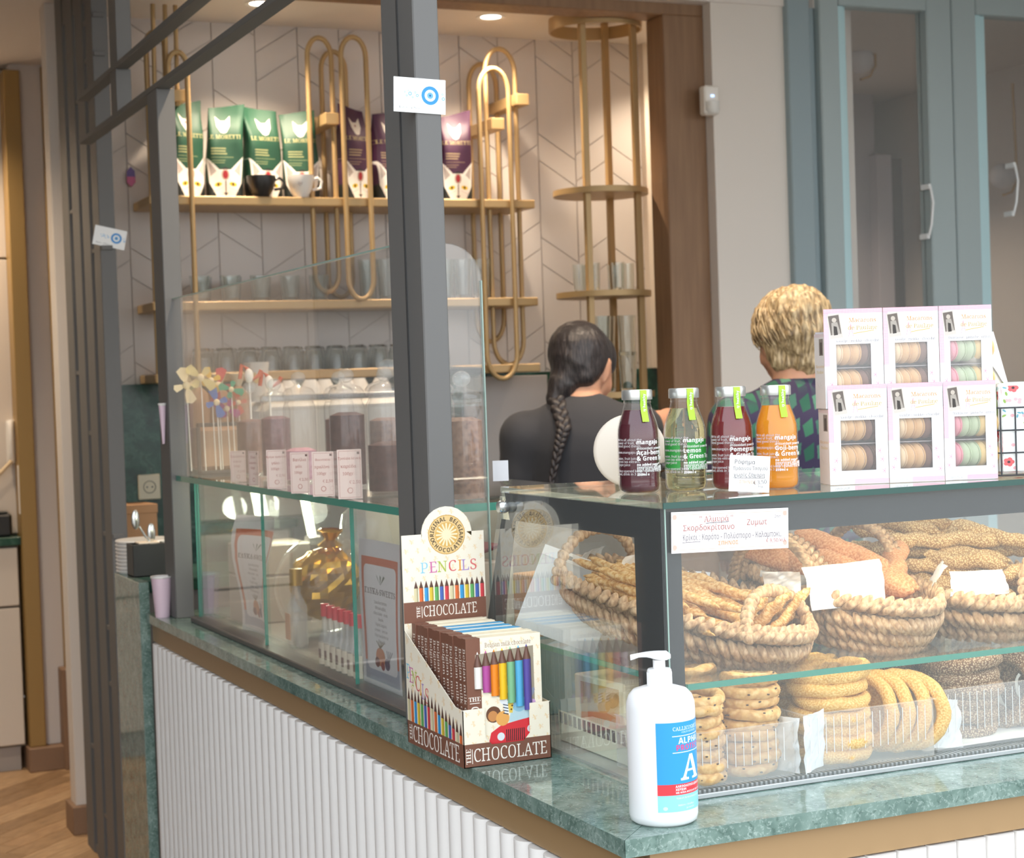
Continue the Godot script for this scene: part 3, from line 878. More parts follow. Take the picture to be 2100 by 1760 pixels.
	for i in 7:
		var x: float = [1.13, 1.20, 1.16, 1.42, 1.49, 1.455, 1.56][i]
		one(tall, "drinking_glass", gm, "tall clear glass on the middle shelf, %s" % ["leftmost", "next to the thick post", "rear row left of the thick post", "just right of the thick post", "near the brass loops", "rear row right of the thick post", "rightmost of the shelf"][i], "glass", "tall glasses on the middle shelf", T(x, 1.85, -4.0 - (0.08 if i in [2, 5] else 0.0)))
	for i in 12:
		one(inv, "drinking_glass", gm, "short upturned glass in the front row of the lowest shelf, %s from the left" % ORD[i], "glass", "upturned glasses on the lowest shelf", T(0.53 + 0.078 * i, 1.612, -3.995))
	for i in 9:
		one(inv, "drinking_glass", gm, "short upturned glass in the rear row of the lowest shelf, %s from the left" % ORD[i], "glass", "upturned glasses on the lowest shelf, rear row", T(0.57 + 0.078 * i, 1.612, -4.085))
	for i in 6:
		var a := TAU * i / 6.0 + 0.3
		one(slim, "drinking_glass", gm, "slim clear glass on the middle disc of the round rack, %s" % ["right rear", "rear", "left rear", "left front", "front", "right front"][i], "glass", "slim glasses on the round rack", T(1.93 + cos(a) * 0.09, 1.855, -3.76 + sin(a) * 0.075))
	for i in 6:
		var a := TAU * (i % 3) / 3.0 + 0.6
		one(tall, "drinking_glass", gm, "tall clear glass on the lowest disc of the round rack, %s" % ["lower right of the stacks", "lower rear of the stacks", "lower left of the stacks", "upper right of the stacks", "upper rear of the stacks", "upper left of the stacks"][i], "glass", "stacked glasses on the round rack", T(1.955 + cos(a) * 0.055, 1.5 + (0.128 if i > 2 else 0.0), -3.76 + sin(a) * 0.05))
	var o := thing("hanging_ornament", "small purple and pink pendant on the tiled wall left of the shelves", "ornament", Vector3(0.358, 2.288, -4.192))
	part(MB.new().extrude(PackedVector2Array([Vector2(-0.014, -0.02), Vector2(0, -0.034), Vector2(0.014, -0.02), Vector2(0.014, 0.0), Vector2(-0.014, 0.0)]), 0.01), "pink_half", pm("pink_enamel", "c2457e", 0.3), o)
	part(MB.new().extrude(PackedVector2Array([Vector2(-0.014, 0.0), Vector2(0.014, 0.0), Vector2(0.013, 0.02), Vector2(0, 0.034), Vector2(-0.013, 0.02)]), 0.01), "purple_half", pm("purple_enamel", "5d3a8a", 0.3), o)

func brass_rack() -> void:
	var r := thing("round_brass_rack", "round brass hanging rack with rings and discs beside the wooden post", "rack", Vector3(1.928, 0, -3.76))
	var R := 0.165
	for y in [2.775]:
		part(MB.new().lathe([Vector2(R - 0.006, y), Vector2(R, y), Vector2(R, y + 0.045), Vector2(R - 0.006, y + 0.045), Vector2(R - 0.006, y)], 40), "ring", BRASS, r)
	for y in [2.195, 1.835, 1.48]:
		part(MB.new().lathe([Vector2(0, y), Vector2(R + 0.004, y), Vector2(R + 0.004, y + 0.02), Vector2(0, y + 0.02)], 40), "disc", BRASS, r)
	for a in [-2.4, -0.75, 0.85]:
		var x := sin(a + 1.57) * (R - 0.03)
		var z := cos(a + 1.57) * (R - 0.03)
		part(MB.new().box(Vector3(x, 2.15, z), Vector3(0.022, 1.36, 0.022), 0.002), "bar", BRASS, r)

func back_counter() -> void:
	var c := thing("back_counter", "dark stone back counter along the green wall behind the staff", "counter", Vector3(0, 0, 0))
	part(MB.new().bx(0.2, 2.66, 0.0, 0.93, -4.165, -3.66), "carcass", pm("carcass_dark", "474441", 0.6), c)
	part(MB.new().bx(0.2, 2.69, 0.93, 0.96, -4.165, -3.64, 0.003), "stone_top", DARKMARBLE, c)
	# socket
	var s := thing("wall_socket", "cream round-pin wall socket on the dark green wall", "socket", Vector3(0.378, 1.231, -4.185))
	var cp := pm("cream_plastic", "e3d8bc", 0.35)
	part(MB.new().box(Vector3(0, 0, 0.005), Vector3(0.076, 0.086, 0.01), 0.003), "plate", cp, s)
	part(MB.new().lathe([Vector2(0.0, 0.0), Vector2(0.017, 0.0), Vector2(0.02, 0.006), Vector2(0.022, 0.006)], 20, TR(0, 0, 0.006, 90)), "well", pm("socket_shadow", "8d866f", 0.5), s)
	for x in [-0.009, 0.009]:
		part(MB.new().lathe([Vector2(0.0025, 0.0), Vector2(0.0025, 0.006), Vector2(0.0, 0.006)], 8, TR(x, 0, 0.008, 90)), "pin_hole", pm("black_plastic", "2c2d2d", 0.4), s)
	# cartons, lids, cutlery box on the green end panel
	var kraft := pm("kraft_card", "b08660", 0.8)
	var k0 := 0
	for b in [[0.96, 0.118, "brown carton under another on the back counter left of the socket"], [1.079, 0.112, "brown carton on top of its stack on the back counter"]]:
		var t := thing("carton", b[2], "carton", Vector3(0.272, b[0], -3.93), 0.06 * k0)
		part(MB.new().bx(-0.075, 0.06, 0, b[1] - 0.002, -0.1, 0.05, 0.003), "body", kraft, t)
		part(MB.new().bx(-0.077, 0.062, b[1] - 0.03, b[1], -0.102, 0.052, 0.002), "lid", kraft, t)
		k0 += 1
	var cb := thing("cutlery_box", "black square cutlery box with spoons on the green marble end panel", "box", Vector3(0.047, 1.075, -2.75))
	var bp := pm("black_plastic", "2c2d2d", 0.4)
	part(MB.new().bx(-0.043, 0.043, 0, 0.004, -0.04, 0.04), "bottom", bp, cb)
	for w in [[-0.043, 0.043, 0.036, 0.04], [-0.043, 0.043, -0.04, -0.036]]: part(MB.new().bx(w[0], w[1], 0, 0.085, w[2], w[3], 0.001), "wall", bp, cb)
	for w in [[-0.043, -0.039], [0.039, 0.043]]: part(MB.new().bx(w[0], w[1], 0, 0.085, -0.036, 0.036, 0.001), "wall", bp, cb)
	part(MB.new().bx(-0.025, 0.03, 0.085, 0.089, -0.02, 0.03, 0.001), "napkin", pm("napkin_cream", "e8d9c4", 0.8), cb)
	var sp := pm("polished_steel", "d7d9d6", 0.18, 0.9)
	for q in [[-0.03, 0.15, 0.02], [0.01, 0.11, 0.028]]:
		var t := thing("spoon", "steel spoon standing in the black cutlery box, %s one" % ("taller" if q[1] > 0.13 else "shorter"), "spoon", Vector3(0.05, 1.085, -2.74))
		part(MB.new().tube([Vector3(0.012, 0.0, 0), Vector3(0.0, q[1] * 0.55, 0), Vector3(q[0] * 0.7, q[1] * 0.8, 0)], 0.003, 8), "stem", sp, t)
		part(MB.new().ball(Vector3(q[0], q[1] * 0.92, 0.0), Vector3(0.011, 0.026, 0.005), 12, 10), "bowl", sp, t)
	var lid := MB.new().lathe([Vector2(0, 0.0), Vector2(0.075, 0.0), Vector2(0.08, 0.006), Vector2(0.078, 0.009), Vector2(0, 0.009)], 28).done()
	for i in 9:
		one(lid, "plate", MUGW, "white plate in the stack by the black cutlery box, %s from the bottom" % ORD[i], "plate", "white plates stacked by the cutlery box", T(0.07, 1.075 + i * 0.0098, -2.86))
	# espresso machine with cups on top, grinder
	var em := thing("espresso_machine", "cream espresso machine with cup rail behind the jars", "coffee machine", Vector3(0.88, 0.96, -3.85))
	var em1 := pm("machine_cream", "e9e2d3", 0.35)
	var em2 := pm("machine_steel", "a9a7a2", 0.25, 0.8)
	part(MB.new().box(Vector3(0, 0.42, 0.02), Vector3(0.50, 0.26, 0.36), 0.03), "upper_body", em1, em)
	part(MB.new().box(Vector3(0, 0.15, -0.06), Vector3(0.48, 0.30, 0.20), 0.01), "back_panel", em2, em)
	part(MB.new().box(Vector3(0, 0.04, 0.05), Vector3(0.50, 0.08, 0.40), 0.015), "drip_tray", em2, em)
	for x in [-0.13, 0.13]:
		var g := part(MB.new().lathe([Vector2(0.0, 0.0), Vector2(0.035, 0.0), Vector2(0.038, 0.06), Vector2(0.0, 0.06)], 18, T(x, 0.23, 0.14)), "group_head", em2, em)
		part(MB.new().tube([Vector3(x, 0.235, 0.17), Vector3(x, 0.23, 0.30)], 0.012, 10), "portafilter", pm("black_plastic", "2c2d2d", 0.4), g)
	part(MB.new().bx(-0.25, 0.25, 0.55, 0.57, 0.185, 0.195, 0.002), "cup_rail", em2, em)
	for i in 7:
		var t := thing("cup", "white porcelain cup upside down on the espresso machine, %s from the left" % ORD[i], "cup", Vector3(0.72 + i * 0.062 + 0.01 * (i % 2), 1.51 + 0.068, -3.80 - 0.07 * (i % 2)), 0.6 * i, "cups on the espresso machine")
		t.rotation.x = PI
		handle_cup(t, MUGW, MUGW, 0.04, 0.066)
	var tc := thing("tall_cup", "tall white paper cup printed with flowers standing behind the jars", "cup", Vector3(0.655, 1.51, -3.78))
	part(MB.new().lathe([Vector2(0, 0), Vector2(0.03, 0), Vector2(0.042, 0.13), Vector2(0.040, 0.13), Vector2(0.028, 0.01), Vector2(0, 0.01)], 24), "body", pm("paper_cup_white", "ece6dc", 0.6), tc)
	part(MB.new().ball(Vector3(-0.01, 0.08, 0.034), Vector3(0.014, 0.02, 0.004), 10, 6), "flower_print", pm("flower_yellow", "e2c078", 0.6), tc)
	var gr := thing("coffee_grinder", "black coffee grinder with clear bean hopper and red label", "grinder", Vector3(1.35, 0.96, -3.80))
	part(MB.new().lathe([Vector2(0.035, 0.33), Vector2(0.06, 0.42), Vector2(0.10, 0.50), Vector2(0.105, 0.62), Vector2(0.10, 0.625), Vector2(0.0, 0.63)], 28), "hopper", glassm("smoked_hopper", "b9bcb4", 0.16), gr)
	part(MB.new().lathe([Vector2(0.0, 0.62), Vector2(0.11, 0.62), Vector2(0.11, 0.64), Vector2(0.0, 0.65)], 28), "hopper_lid", pm("dark_lid", "4a4a48", 0.4), gr)
	part(MB.new().lathe([Vector2(0.0, 0.345), Vector2(0.04, 0.345), Vector2(0.058, 0.42), Vector2(0.085, 0.47), Vector2(0.0, 0.48)], 24), "beans", pm("coffee_beans", "3b2a20", 0.7), gr)
	part(MB.new().box(Vector3(0, 0.24, 0), Vector3(0.15, 0.19, 0.18), 0.02), "motor_housing", bp, gr)
	part(MB.new().box(Vector3(0.03, 0.27, 0.093), Vector3(0.05, 0.07, 0.006), 0.002), "red_label", pm("red_label", "c23a3a", 0.5), gr)
	part(MB.new().box(Vector3(0, 0.08, -0.02), Vector3(0.12, 0.15, 0.12), 0.01), "column", em2, gr)
	part(MB.new().box(Vector3(0, 0.01, 0.02), Vector3(0.17, 0.02, 0.24), 0.005), "foot", bp, gr)
	var pn := thing("notice_board", "pale notice board with a thin black frame on the green wall", "board", Vector3(1.72, 1.33, -4.183))
	part(MB.new().box(Vector3(0, 0, 0.006), Vector3(0.34, 0.48, 0.012), 0.002), "panel", pm("notice_grey", "c9c2bf", 0.6), pn)
	part(MB.new().box(Vector3(0.06, 0.03, 0.014), Vector3(0.16, 0.012, 0.006), 0.001), "frame", bp, pn)
	part(MB.new().box(Vector3(-0.02, -0.04, 0.014), Vector3(0.01, 0.14, 0.006), 0.001), "frame", bp, pn)
	# evil-eye cards on the frame
	var et := Print.new(1.6, 1.0, 256, Color("f4f5f4"))
	var blue := Color("2f8fd6")
	for q in [[0.34, 0.42, 0.025], [0.4, 0.52, 0.03], [0.5, 0.46, 0.055], [0.58, 0.56, 0.03], [0.66, 0.42, 0.03], [0.72, 0.5, 0.045], [1.5, 0.42, 0.03], [1.53, 0.55, 0.05], [0.45, 0.38, 0.02]]:
		et.disc(q[0], q[1], q[2], blue.lerp(Color.WHITE, 0.25)); et.disc(q[0], q[1], q[2] * 0.55, Color("f4f5f4"))
	et.disc(1.12, 0.48, 0.27, blue); et.disc(1.12, 0.48, 0.17, Color("f6f8f8")); et.disc(1.12, 0.48, 0.095, Color("6fb0e2")); et.disc(1.12, 0.48, 0.04, Color("3a86c8")); et.disc(1.12, 0.48, 0.018, Color("1c2f55"))
	et.text("Kαλώς . ήλθατε", 0.16, 0.86, 0.09, Color("6a6d70"), serif, 0)
	var em3 := tm("eye_card", et.tex(), 0.5)
	for q in [[Vector3(0.0445, 1.99, -0.6885), 0.085, 0.053, 0.0, -2.0, "white card with a blue eye stuck on the thick grey post"], [Vector3(0.178, 2.038, -3.694), 0.10, 0.06, 0.0, -12.0, "white card with a blue eye stuck on the lattice screen at the left"]]:
		var m := MB.new()
		m.box(Vector3.ZERO, Vector3(q[1], q[2], 0.0008))
		var cd := one(m, "eye_card", em3, q[5], "card", "blue eye cards")
		cd.transform = Transform3D(Basis.from_euler(Vector3(0, deg_to_rad(q[3]), deg_to_rad(q[4]))), q[0])

func pane(t: Node, nm: String, x0: float, x1: float, y0: float, y1: float, z0: float, z1: float) -> MeshInstance3D:
	return part(MB.new().bx(x0, x1, y0, y1, z0, z1), nm, GLASS, t)

func tag_print(seed_: int) -> ImageTexture:
	var p := Print.new(1.0, 2.0, 160, Color("dcc6ba"))
	var rng := RandomNumberGenerator.new()
	rng.seed = seed_
	var ink := Color("9a4a3c")
	for q in [[0.06, 0.06, 0.88, 0.012], [0.06, 1.93, 0.88, 0.012], [0.06, 0.06, 0.012, 1.88], [0.93, 0.06, 0.012, 1.88]]: p.rect(q[0], q[1], q[2], q[3], ink.lerp(Color("dcc6ba"), 0.3))
	p.rect(0.82, 0.1, 0.1, 0.1, Color("5a3a30"))
	var words := ["Σοκολάτα", "Γλυκό", "Κρέμα φράουλα", "Βανίλια", "Φουντούκι", "Τρούφα λευκή"]
	p.text(words[seed_ % 6], 0.5, 0.36, 0.2 if words[seed_ % 6].length() < 9 else 0.14, ink, serif, 1)
	p.text(["κακάο", "λουκούμι", "γάλα", "μέλι", "πραλίνα", "καρύδα"][seed_ % 6], 0.45, 0.68, 0.18, ink, serif, 1)
	p.text("100gr", 0.42, 0.98, 0.17, ink, serif, 1)
	p.text("€ 2,50", 0.7, 1.32, 0.17, ink, serif, 1)
	p.disc(0.5, 1.66, 0.12, ink.lerp(Color("dcc6ba"), 0.4)); p.disc(0.5, 1.66, 0.09, Color("dcc6ba"))
	return p.tex()

func menu_print() -> ImageTexture:
	var p := Print.new(1.0, 1.75, 420, Color("d9d6d6"))
	var o := Color("c96a45")
	p.rect(0.06, 0.2, 0.88, 1.4, o)
	p.rect(0.06, 1.44, 0.88, 0.22, Color("a9acb6"))
	var pts := []
	for c in [[0.82, 0.36, -0.5], [0.82, 1.46, 0.0], [0.18, 1.46, 0.5], [0.18, 0.36, 1.0]]:
		for k in 7:
			var a: float = PI * (c[2] + k / 12.0)
			pts.append(Vector2(c[0] + cos(a) * 0.07, c[1] + sin(a) * 0.07))
	p.poly(pts, Color("e1dedd"))
	for k in 3: p.poly([Vector2(0.5, 0.52), Vector2(0.5 + (k - 1) * 0.09 - 0.012, 0.40), Vector2(0.5 + (k - 1) * 0.09 + 0.02, 0.42)], Color("6d7463"))
	p.text("ΓΛΥΚΑ-SWEETS", 0.5, 0.6, 0.095, Color("5c4a44"), serifb, 1)
	var y := 0.72
	for w in ["Σοκολατόπιτα", "Μπακλαβάς", "chocolate - nuts", "Εκμέκ", "Τάρτα λεμόνι", "cream - lemon", "Πορτοκαλόπιτα", "Παγωτό"]:
		p.text(w, 0.5, y, 0.05, Color("6a5a55"), sans, 1)
		y += 0.065
	p.disc(0.45, 1.36, 0.12, Color("c77a4a"), 0.11)
	p.disc(0.36, 1.43, 0.06, Color("7d3d34")); p.disc(0.62, 1.42, 0.07, Color("5d4a63")); p.disc(0.5, 1.46, 0.05, Color("933a32"))
	for k in 5: p.line(Vector2(0.45, 1.26), Vector2(0.36 + k * 0.05, 1.18), 0.014, Color("7c6a4a"))
	for k in 4: p.line(Vector2(0.66, 1.4), Vector2(0.62 + k * 0.05, 1.26), 0.014, Color("5b5560"))
	return p.tex()

func jar(at: Vector3, r: float, h: float, fill: float, mat: Material, label: String, what: String) -> void:
	var t := thing("sweet_jar", label, "jar", at, 0.0, "glass sweet jars on the glass counter")
	var g: StandardMaterial3D = glassm("jar_glass", "eef3f1", 0.035)
	part(MB.new().lathe([Vector2(0, 0.003), Vector2(r * 0.92, 0), Vector2(r, 0.008), Vector2(r, h * 0.80), Vector2(r * 0.86, h * 0.86), Vector2(r * 0.86, h * 0.89), Vector2(r * 0.98, h * 0.9), Vector2(r * 0.98, h * 0.93)], 28), "body", g, t)
	var l := part(MB.new().lathe([Vector2(r * 0.98, h * 0.93), Vector2(r * 1.0, h * 0.95), Vector2(r * 0.8, h * 1.0), Vector2(r * 0.3, h * 1.03), Vector2(r * 0.24, h * 1.05)], 28), "lid", g, t)
	part(MB.new().ball(Vector3(0, h * 1.05 + r * 0.36, 0), Vector3(r * 0.46, r * 0.4, r * 0.46), 18, 12), "knob", glassm("knob_glass", "e4e9e6", 0.16), l)
	part(MB.new().lathe([Vector2(0, 0.006), Vector2(r * 0.95, 0.006), Vector2(r * 0.95, h * 0.8 * fill), Vector2(r * 0.5, h * 0.8 * fill + 0.006), Vector2(0, h * 0.8 * fill + 0.003)], 28), what, mat, t)

func left_vitrine() -> void:
	var t := thing("counter_vitrine", "glass counter vitrine with tall sneeze guard on the long marble counter", "glass case", Vector3.ZERO)
	part(MB.new().bx(0.055, 0.10, 1.0, 1.012, -2.33, -0.86, 0.002), "track", pm("dark_track", "5a5552", 0.4), t)
	part(MB.new().bx(0.10, 0.50, 1.0, 1.004, -2.31, -0.86), "floor_sheet", pm("vitrine_floor", "807c74", 0.5), t)
	for z in [[-2.31, -1.752], [-1.748, -1.175], [-1.171, -0.865]]:
		var q := pane(t, "front_pane", 0.072, 0.078, 1.012, 1.334, z[0], z[1])
		part(MB.new().bx(0.0715, 0.0785, 1.012, 1.334, z[0] - 0.0012, z[0] + 0.0004), "edge", GEDGE, q)
	var ep := pane(t, "end_pane", 0.078, 0.5, 1.004, 1.334, -2.312, -2.306)
	part(MB.new().bx(0.0775, 0.0795, 1.004, 1.334, -2.3125, -2.3055), "edge", GEDGE, ep)
	var dk := pane(t, "glass_deck", 0.052, 0.52, 1.335, 1.348, -2.46, -0.845)
	part(MB.new().bx(0.050, 0.0535, 1.335, 1.348, -2.46, -0.845), "edge", GEDGE, dk)
	part(MB.new().bx(0.0535, 0.52, 1.335, 1.348, -0.8465, -0.844), "edge", GEDGE, dk)
	var gd := pane(t, "sneeze_guard", 0.058, 0.064, 1.349, 1.775, -2.45, -0.85)
	part(MB.new().bx(0.0575, 0.0645, 1.774, 1.777, -2.45, -0.85), "edge", pm("pale_glass_edge", "9fb8ae", 0.15), gd)
	# return pane with a rounded upper corner
	var pg := PackedVector2Array([Vector2(0.082, 1.0), Vector2(0.182, 1.0)])
	for i in 9:
		var a := PI * 0.5 * i / 8.0
		pg.append(Vector2(0.182 - 0.06 + cos(a) * 0.06, 1.773 - 0.06 + sin(a) * 0.06))
	pg.append(Vector2(0.082, 1.773))
	var rp := part(MB.new().extrude(pg, 0.006, T(0, 0, -0.80)), "return_pane", GLASS, t)
	part(MB.new().bx(0.1812, 0.1832, 1.0, 1.713, -0.8005, -0.7935), "edge", pm("pale_glass_edge", "9fb8ae", 0.15), rp)
	part(MB.new().bx(0.5, 0.515, 1.0, 1.334, -2.31, -0.86), "back_panel", pm("vitrine_back", "a39c92", 0.5), t)
	# light tubes inside the far end
	for q in [[0.20, -2.22], [0.30, -2.16]]:
		var lt := thing("light_tube", "bright light tube standing in the far end of the counter vitrine, %s one" % ("nearer" if q[0] < 0.25 else "inner"), "lamp", Vector3(q[0], 1.2, q[1]))
		part(MB.new().tube([Vector3(-0.01, 0.13, 0), Vector3(0.012, 0.0, 0)], 0.011, 12), "tube_light", glow("cool_tube_lamp", "f6ffe0", 1.3), lt)
		part(MB.new().box(Vector3(0.014, -0.012, 0), Vector3(0.035, 0.026, 0.035), 0.004), "socket", pm("chrome", "c9cbc9", 0.2, 0.9), lt)
		var ol := OmniLight3D.new()
		ol.name = "tube_glow"; ol.light_color = Color("f6ffe6"); ol.light_energy = 0.025; ol.omni_range = 6.0; ol.light_size = 0.03; ol.shadow_enabled = true
		ol.position = Vector3(0.0, 0.06, 0.03)
		lt.add_child(ol)
	# jars
	var sw := []
	for q in [["5b3c33", "7a5345"], ["63404a", "855a60"], ["c98ba0", "e0aab8"], ["4a2f2a", "6c473c"], ["a07f6a", "c9a68c"], ["6a4a3e", "9a7259"]]:
		var tx := noisetex(60 + sw.size(), 0.06, [[0.0, Color(q[0])], [0.5, Color(q[1])], [1.0, Color(q[1]).lightened(0.15)]], 128, 3, 0.0, FastNoiseLite.TYPE_CELLULAR)
		sw.append(tri_tex(tm("sweets_%d" % sw.size(), tx, 0.6), Vector3(9, 9, 9)))
	jar(Vector3(0.19, 1.348, -2.22), 0.034, 0.185, 0.85, sw[0], "glass jar of brown sweets, farthest of the front row, crumpled wrap on its lid", "sweets")
	jar(Vector3(0.195, 1.348, -2.03), 0.034, 0.19, 0.88, sw[1], "glass jar of dark plum sweets beside the half-filled pink jar", "sweets")
	jar(Vector3(0.18, 1.348, -1.80), 0.035, 0.20, 0.42, sw[2], "glass jar half filled with pink sugar", "sugar")
	jar(Vector3(0.185, 1.348, -1.50), 0.036, 0.20, 0.9, sw[3], "glass jar of very dark sweets next to the largest price tag", "sweets")
	jar(Vector3(0.18, 1.348, -1.24), 0.045, 0.205, 0.55, sw[3], "wide glass jar of biscuits left of the thick grey post", "biscuits")
	jar(Vector3(0.185, 1.348, -0.90), 0.034, 0.185, 0.92, sw[5], "glass jar of light brown sweets right of the thick grey post", "sweets")
	jar(Vector3(0.32, 1.348, -1.95), 0.034, 0.2, 0.8, sw[0], "glass jar in the rear row behind the pink sugar jar", "sweets")
	jar(Vector3(0.31, 1.348, -1.62), 0.036, 0.2, 0.8, sw[5], "glass jar in the rear row between pink and dark jars", "sweets")
	jar(Vector3(0.32, 1.348, -1.36), 0.036, 0.2, 0.8, sw[1], "glass jar in the rear row behind the very dark sweets", "sweets")
	# price tags
	var tx := [[0.074, -1.92, 0.034, 0.068], [0.058, -1.74, 0.030, 0.072], [0.06, -1.58, 0.040, 0.078], [0.046, -1.38, 0.036, 0.078], [0.05, -1.25, 0.040, 0.082], [0.062, -1.135, 0.043, 0.088]]
	var tl := ["pink price tag farthest along the glass edge", "narrow pink price tag turned sideways, second from the far end", "pink price tag below the dark plum jar, third from the far end", "beige price tag in front of the pink sugar jar", "pink price tag between the pink sugar jar and the dark jar", "largest pink price tag nearest the thick grey post"]
	for i in 6:
		var q: Array = tx[i]
		var m := MB.new().box(Vector3(0, q[3] * 0.5, 0), Vector3(q[2], q[3], 0.0015))
		var pt := thing("price_tag", tl[i], "price tag", Vector3(q[0], 1.349, q[1]), deg_to_rad([-30, -65, -28, -32, -26, -22][i]), "price tags along the glass edge")
		part(m, "card", tm("tag_print_%d" % i, tag_print(i), 0.6), pt)
		part(MB.new().box(Vector3(0, 0.004, -0.006), Vector3(q[2] * 0.6, 0.008, 0.008), 0.002), "clip", glassm("clip_clear", "ffffff", 0.2), pt)
	# things inside the vitrine
	var mp := menu_print()
	for q in [[0.13, 1.004, -1.985, 0.20, 0.262, 0.028, "curled menu sheet with orange border behind the farther glass pane"], [0.105, 1.004, -1.115, 0.20, 0.268, 0.004, "flat menu sheet with orange border beside the row of small bottles"]]:
		var g := []
		for i in 9:
			var row := []
			for j in 9:
				var u := j / 8.0 - 0.5
				var v := i / 8.0
				row.append(Vector3(u * q[3], v * q[4], sin(v * 4.0 + u * 2.0) * q[5] * v + (q[5] * 2.2 * u * u)))
			g.append(row)
		var m := MB.new().sheet(g)
		var s := one(m, "menu_sheet", tm("menu_print", mp, 0.55), q[6], "menu", "menu sheets in the vitrine")
		s.transform = Transform3D(Basis(Vector3.UP, -PI / 2), Vector3(q[0], q[1], q[2]))
	var fb := thing("liquor_flask", "clear flask bottle with gold cap and amber label behind the curled menu", "bottle", Vector3(0.14, 1.004, -1.74))
	part(MB.new().lathe([Vector2(0, 0), Vector2(0.026, 0), Vector2(0.029, 0.006), Vector2(0.029, 0.085), Vector2(0.012, 0.112), Vector2(0.0115, 0.135)], 24, Transform3D(Basis.from_scale(Vector3(0.7, 1, 1.1)), Vector3.ZERO)), "body", glassm("flask_glass", "dfe6e4", 0.2), fb)
	part(MB.new().lathe([Vector2(0, 0.13), Vector2(0.0135, 0.13), Vector2(0.0135, 0.165), Vector2(0, 0.166)], 20), "cap", pm("gold_cap", "c9a04c", 0.3, 0.6), fb)
	part(MB.new().box(Vector3(-0.0212, 0.045, 0.0), Vector3(0.001, 0.055, 0.032), 0.0), "paper_label", pm("amber_label", "c0895f", 0.6), fb)
	part(MB.new().lathe([Vector2(0, 0.004), Vector2(0.026, 0.005), Vector2(0.026, 0.07), Vector2(0, 0.07)], 20, Transform3D(Basis.from_scale(Vector3(0.68, 1, 1.08)), Vector3.ZERO)), "drink", glassm("pale_spirit", "e8d9c0", 0.25), fb)
	var mini: Node3D = null
	for i in 7:
		var at := Vector3(0.105, 1.004, -1.44 + i * 0.034)
		if mini == null:
			mini = thing("mini_bottle", "small bottle with red cap in the row behind the glass, farthest one", "bottle", at, 0.0, "small red-capped bottles")
			part(MB.new().lathe([Vector2(0, 0), Vector2(0.0135, 0), Vector2(0.0145, 0.004), Vector2(0.0145, 0.058), Vector2(0.007, 0.075), Vector2(0.006, 0.105)], 18), "body", glassm("flask_glass", "dfe6e4", 0.2), mini)
			part(MB.new().lathe([Vector2(0, 0.1), Vector2(0.0085, 0.1), Vector2(0.0085, 0.124), Vector2(0, 0.125)], 16), "cap", pm("red_cap", "d5343f", 0.35), mini)
			part(MB.new().lathe([Vector2(0.0148, 0.008), Vector2(0.0148, 0.05)], 10, Transform3D.IDENTITY, -PI * 0.95, -PI * 0.05), "paper_label", pm("cream_label", "e2d5bd", 0.6), mini)
			part(MB.new().lathe([Vector2(0.0150, 0.02), Vector2(0.0150, 0.038)], 6, Transform3D.IDENTITY, -PI * 0.65, -PI * 0.35), "crest", pm("crest_ink", "8d6f62", 0.6), mini)
		else:
			dup(mini, at, 0.0, "small bottle with red cap in the row behind the glass, %s from the far end" % ORD[i] if i < 6 else "small bottle with red cap in the row behind the glass, nearest one")
	# gold foil in a round glass bowl
	var bw := thing("glass_bowl", "round clear glass bowl around crumpled gold foil in the vitrine", "bowl", Vector3(0.25, 1.004, -1.88))
	var pr := []
	for i in 15:
		var a := -PI * 0.42 + (PI * 0.42 + PI * 0.36) * i / 14.0
		pr.append(Vector2(cos(a) * 0.115, 0.107 + sin(a) * 0.115))
	pr.push_front(Vector2(0, 0.002))
	part(MB.new().lathe(pr, 36), "bowl", glassm("jar_glass", "eef3f1", 0.035), bw)
	var fo := MB.new()
	var fn := FastNoiseLite.new()
	fn.seed = 4; fn.frequency = 9.0; fn.noise_type = FastNoiseLite.TYPE_CELLULAR; fn.cellular_return_type = FastNoiseLite.RETURN_DISTANCE
	fo.ball(Vector3.ZERO, Vector3.ONE, 26, 18)
	for i in fo.v.size():
		var d := fo.v[i]
		fo.v[i] = d * Vector3(0.108, 0.108, 0.108) * (0.86 + 0.3 * fn.get_noise_3dv(d * 0.4 + Vector3(3, 1, 2)))
	# faceted: split vertices
	var fc := MB.new()
	for k in range(0, fo.ix.size(), 3): fc.tri(fo.v[fo.ix[k]], fo.v[fo.ix[k + 2]], fo.v[fo.ix[k + 1]])
	var gf := thing("gold_foil_parcel", "crumpled gold foil parcel inside the round glass bowl", "parcel", Vector3(0.25, 1.118, -1.88))
	part(fc, "foil", pm("gold_foil", "d9a93c", 0.22, 0.85), gf)
	part(MB.new().lathe([Vector2(0.03, 0.085), Vector2(0.012, 0.098), Vector2(0.03, 0.118), Vector2(0.026, 0.119)], 7, TR(0.01, 0, 0, 8), 0.0, TAU, 5.0), "twisted_top", pm("gold_foil", "d9a93c", 0.22, 0.85), gf)
	var sb := thing("steel_drawer_box", "beige metal box at the far end inside the vitrine", "box", Vector3(0.19, 1.004, -2.21))
	part(MB.new().box(Vector3(0.03, 0.055, 0), Vector3(0.16, 0.11, 0.15), 0.004), "lower_drawer", pm("beige_metal", "a79f93", 0.45), sb)
	part(MB.new().box(Vector3(0.03, 0.148, 0), Vector3(0.16, 0.072, 0.15), 0.004), "upper_drawer", pm("beige_metal", "a79f93", 0.45), sb)
	part(MB.new().box(Vector3(-0.053, 0.09, 0.055), Vector3(0.004, 0.02, 0.03), 0.001), "handle", pm("chrome", "c9cbc9", 0.2, 0.9), sb)
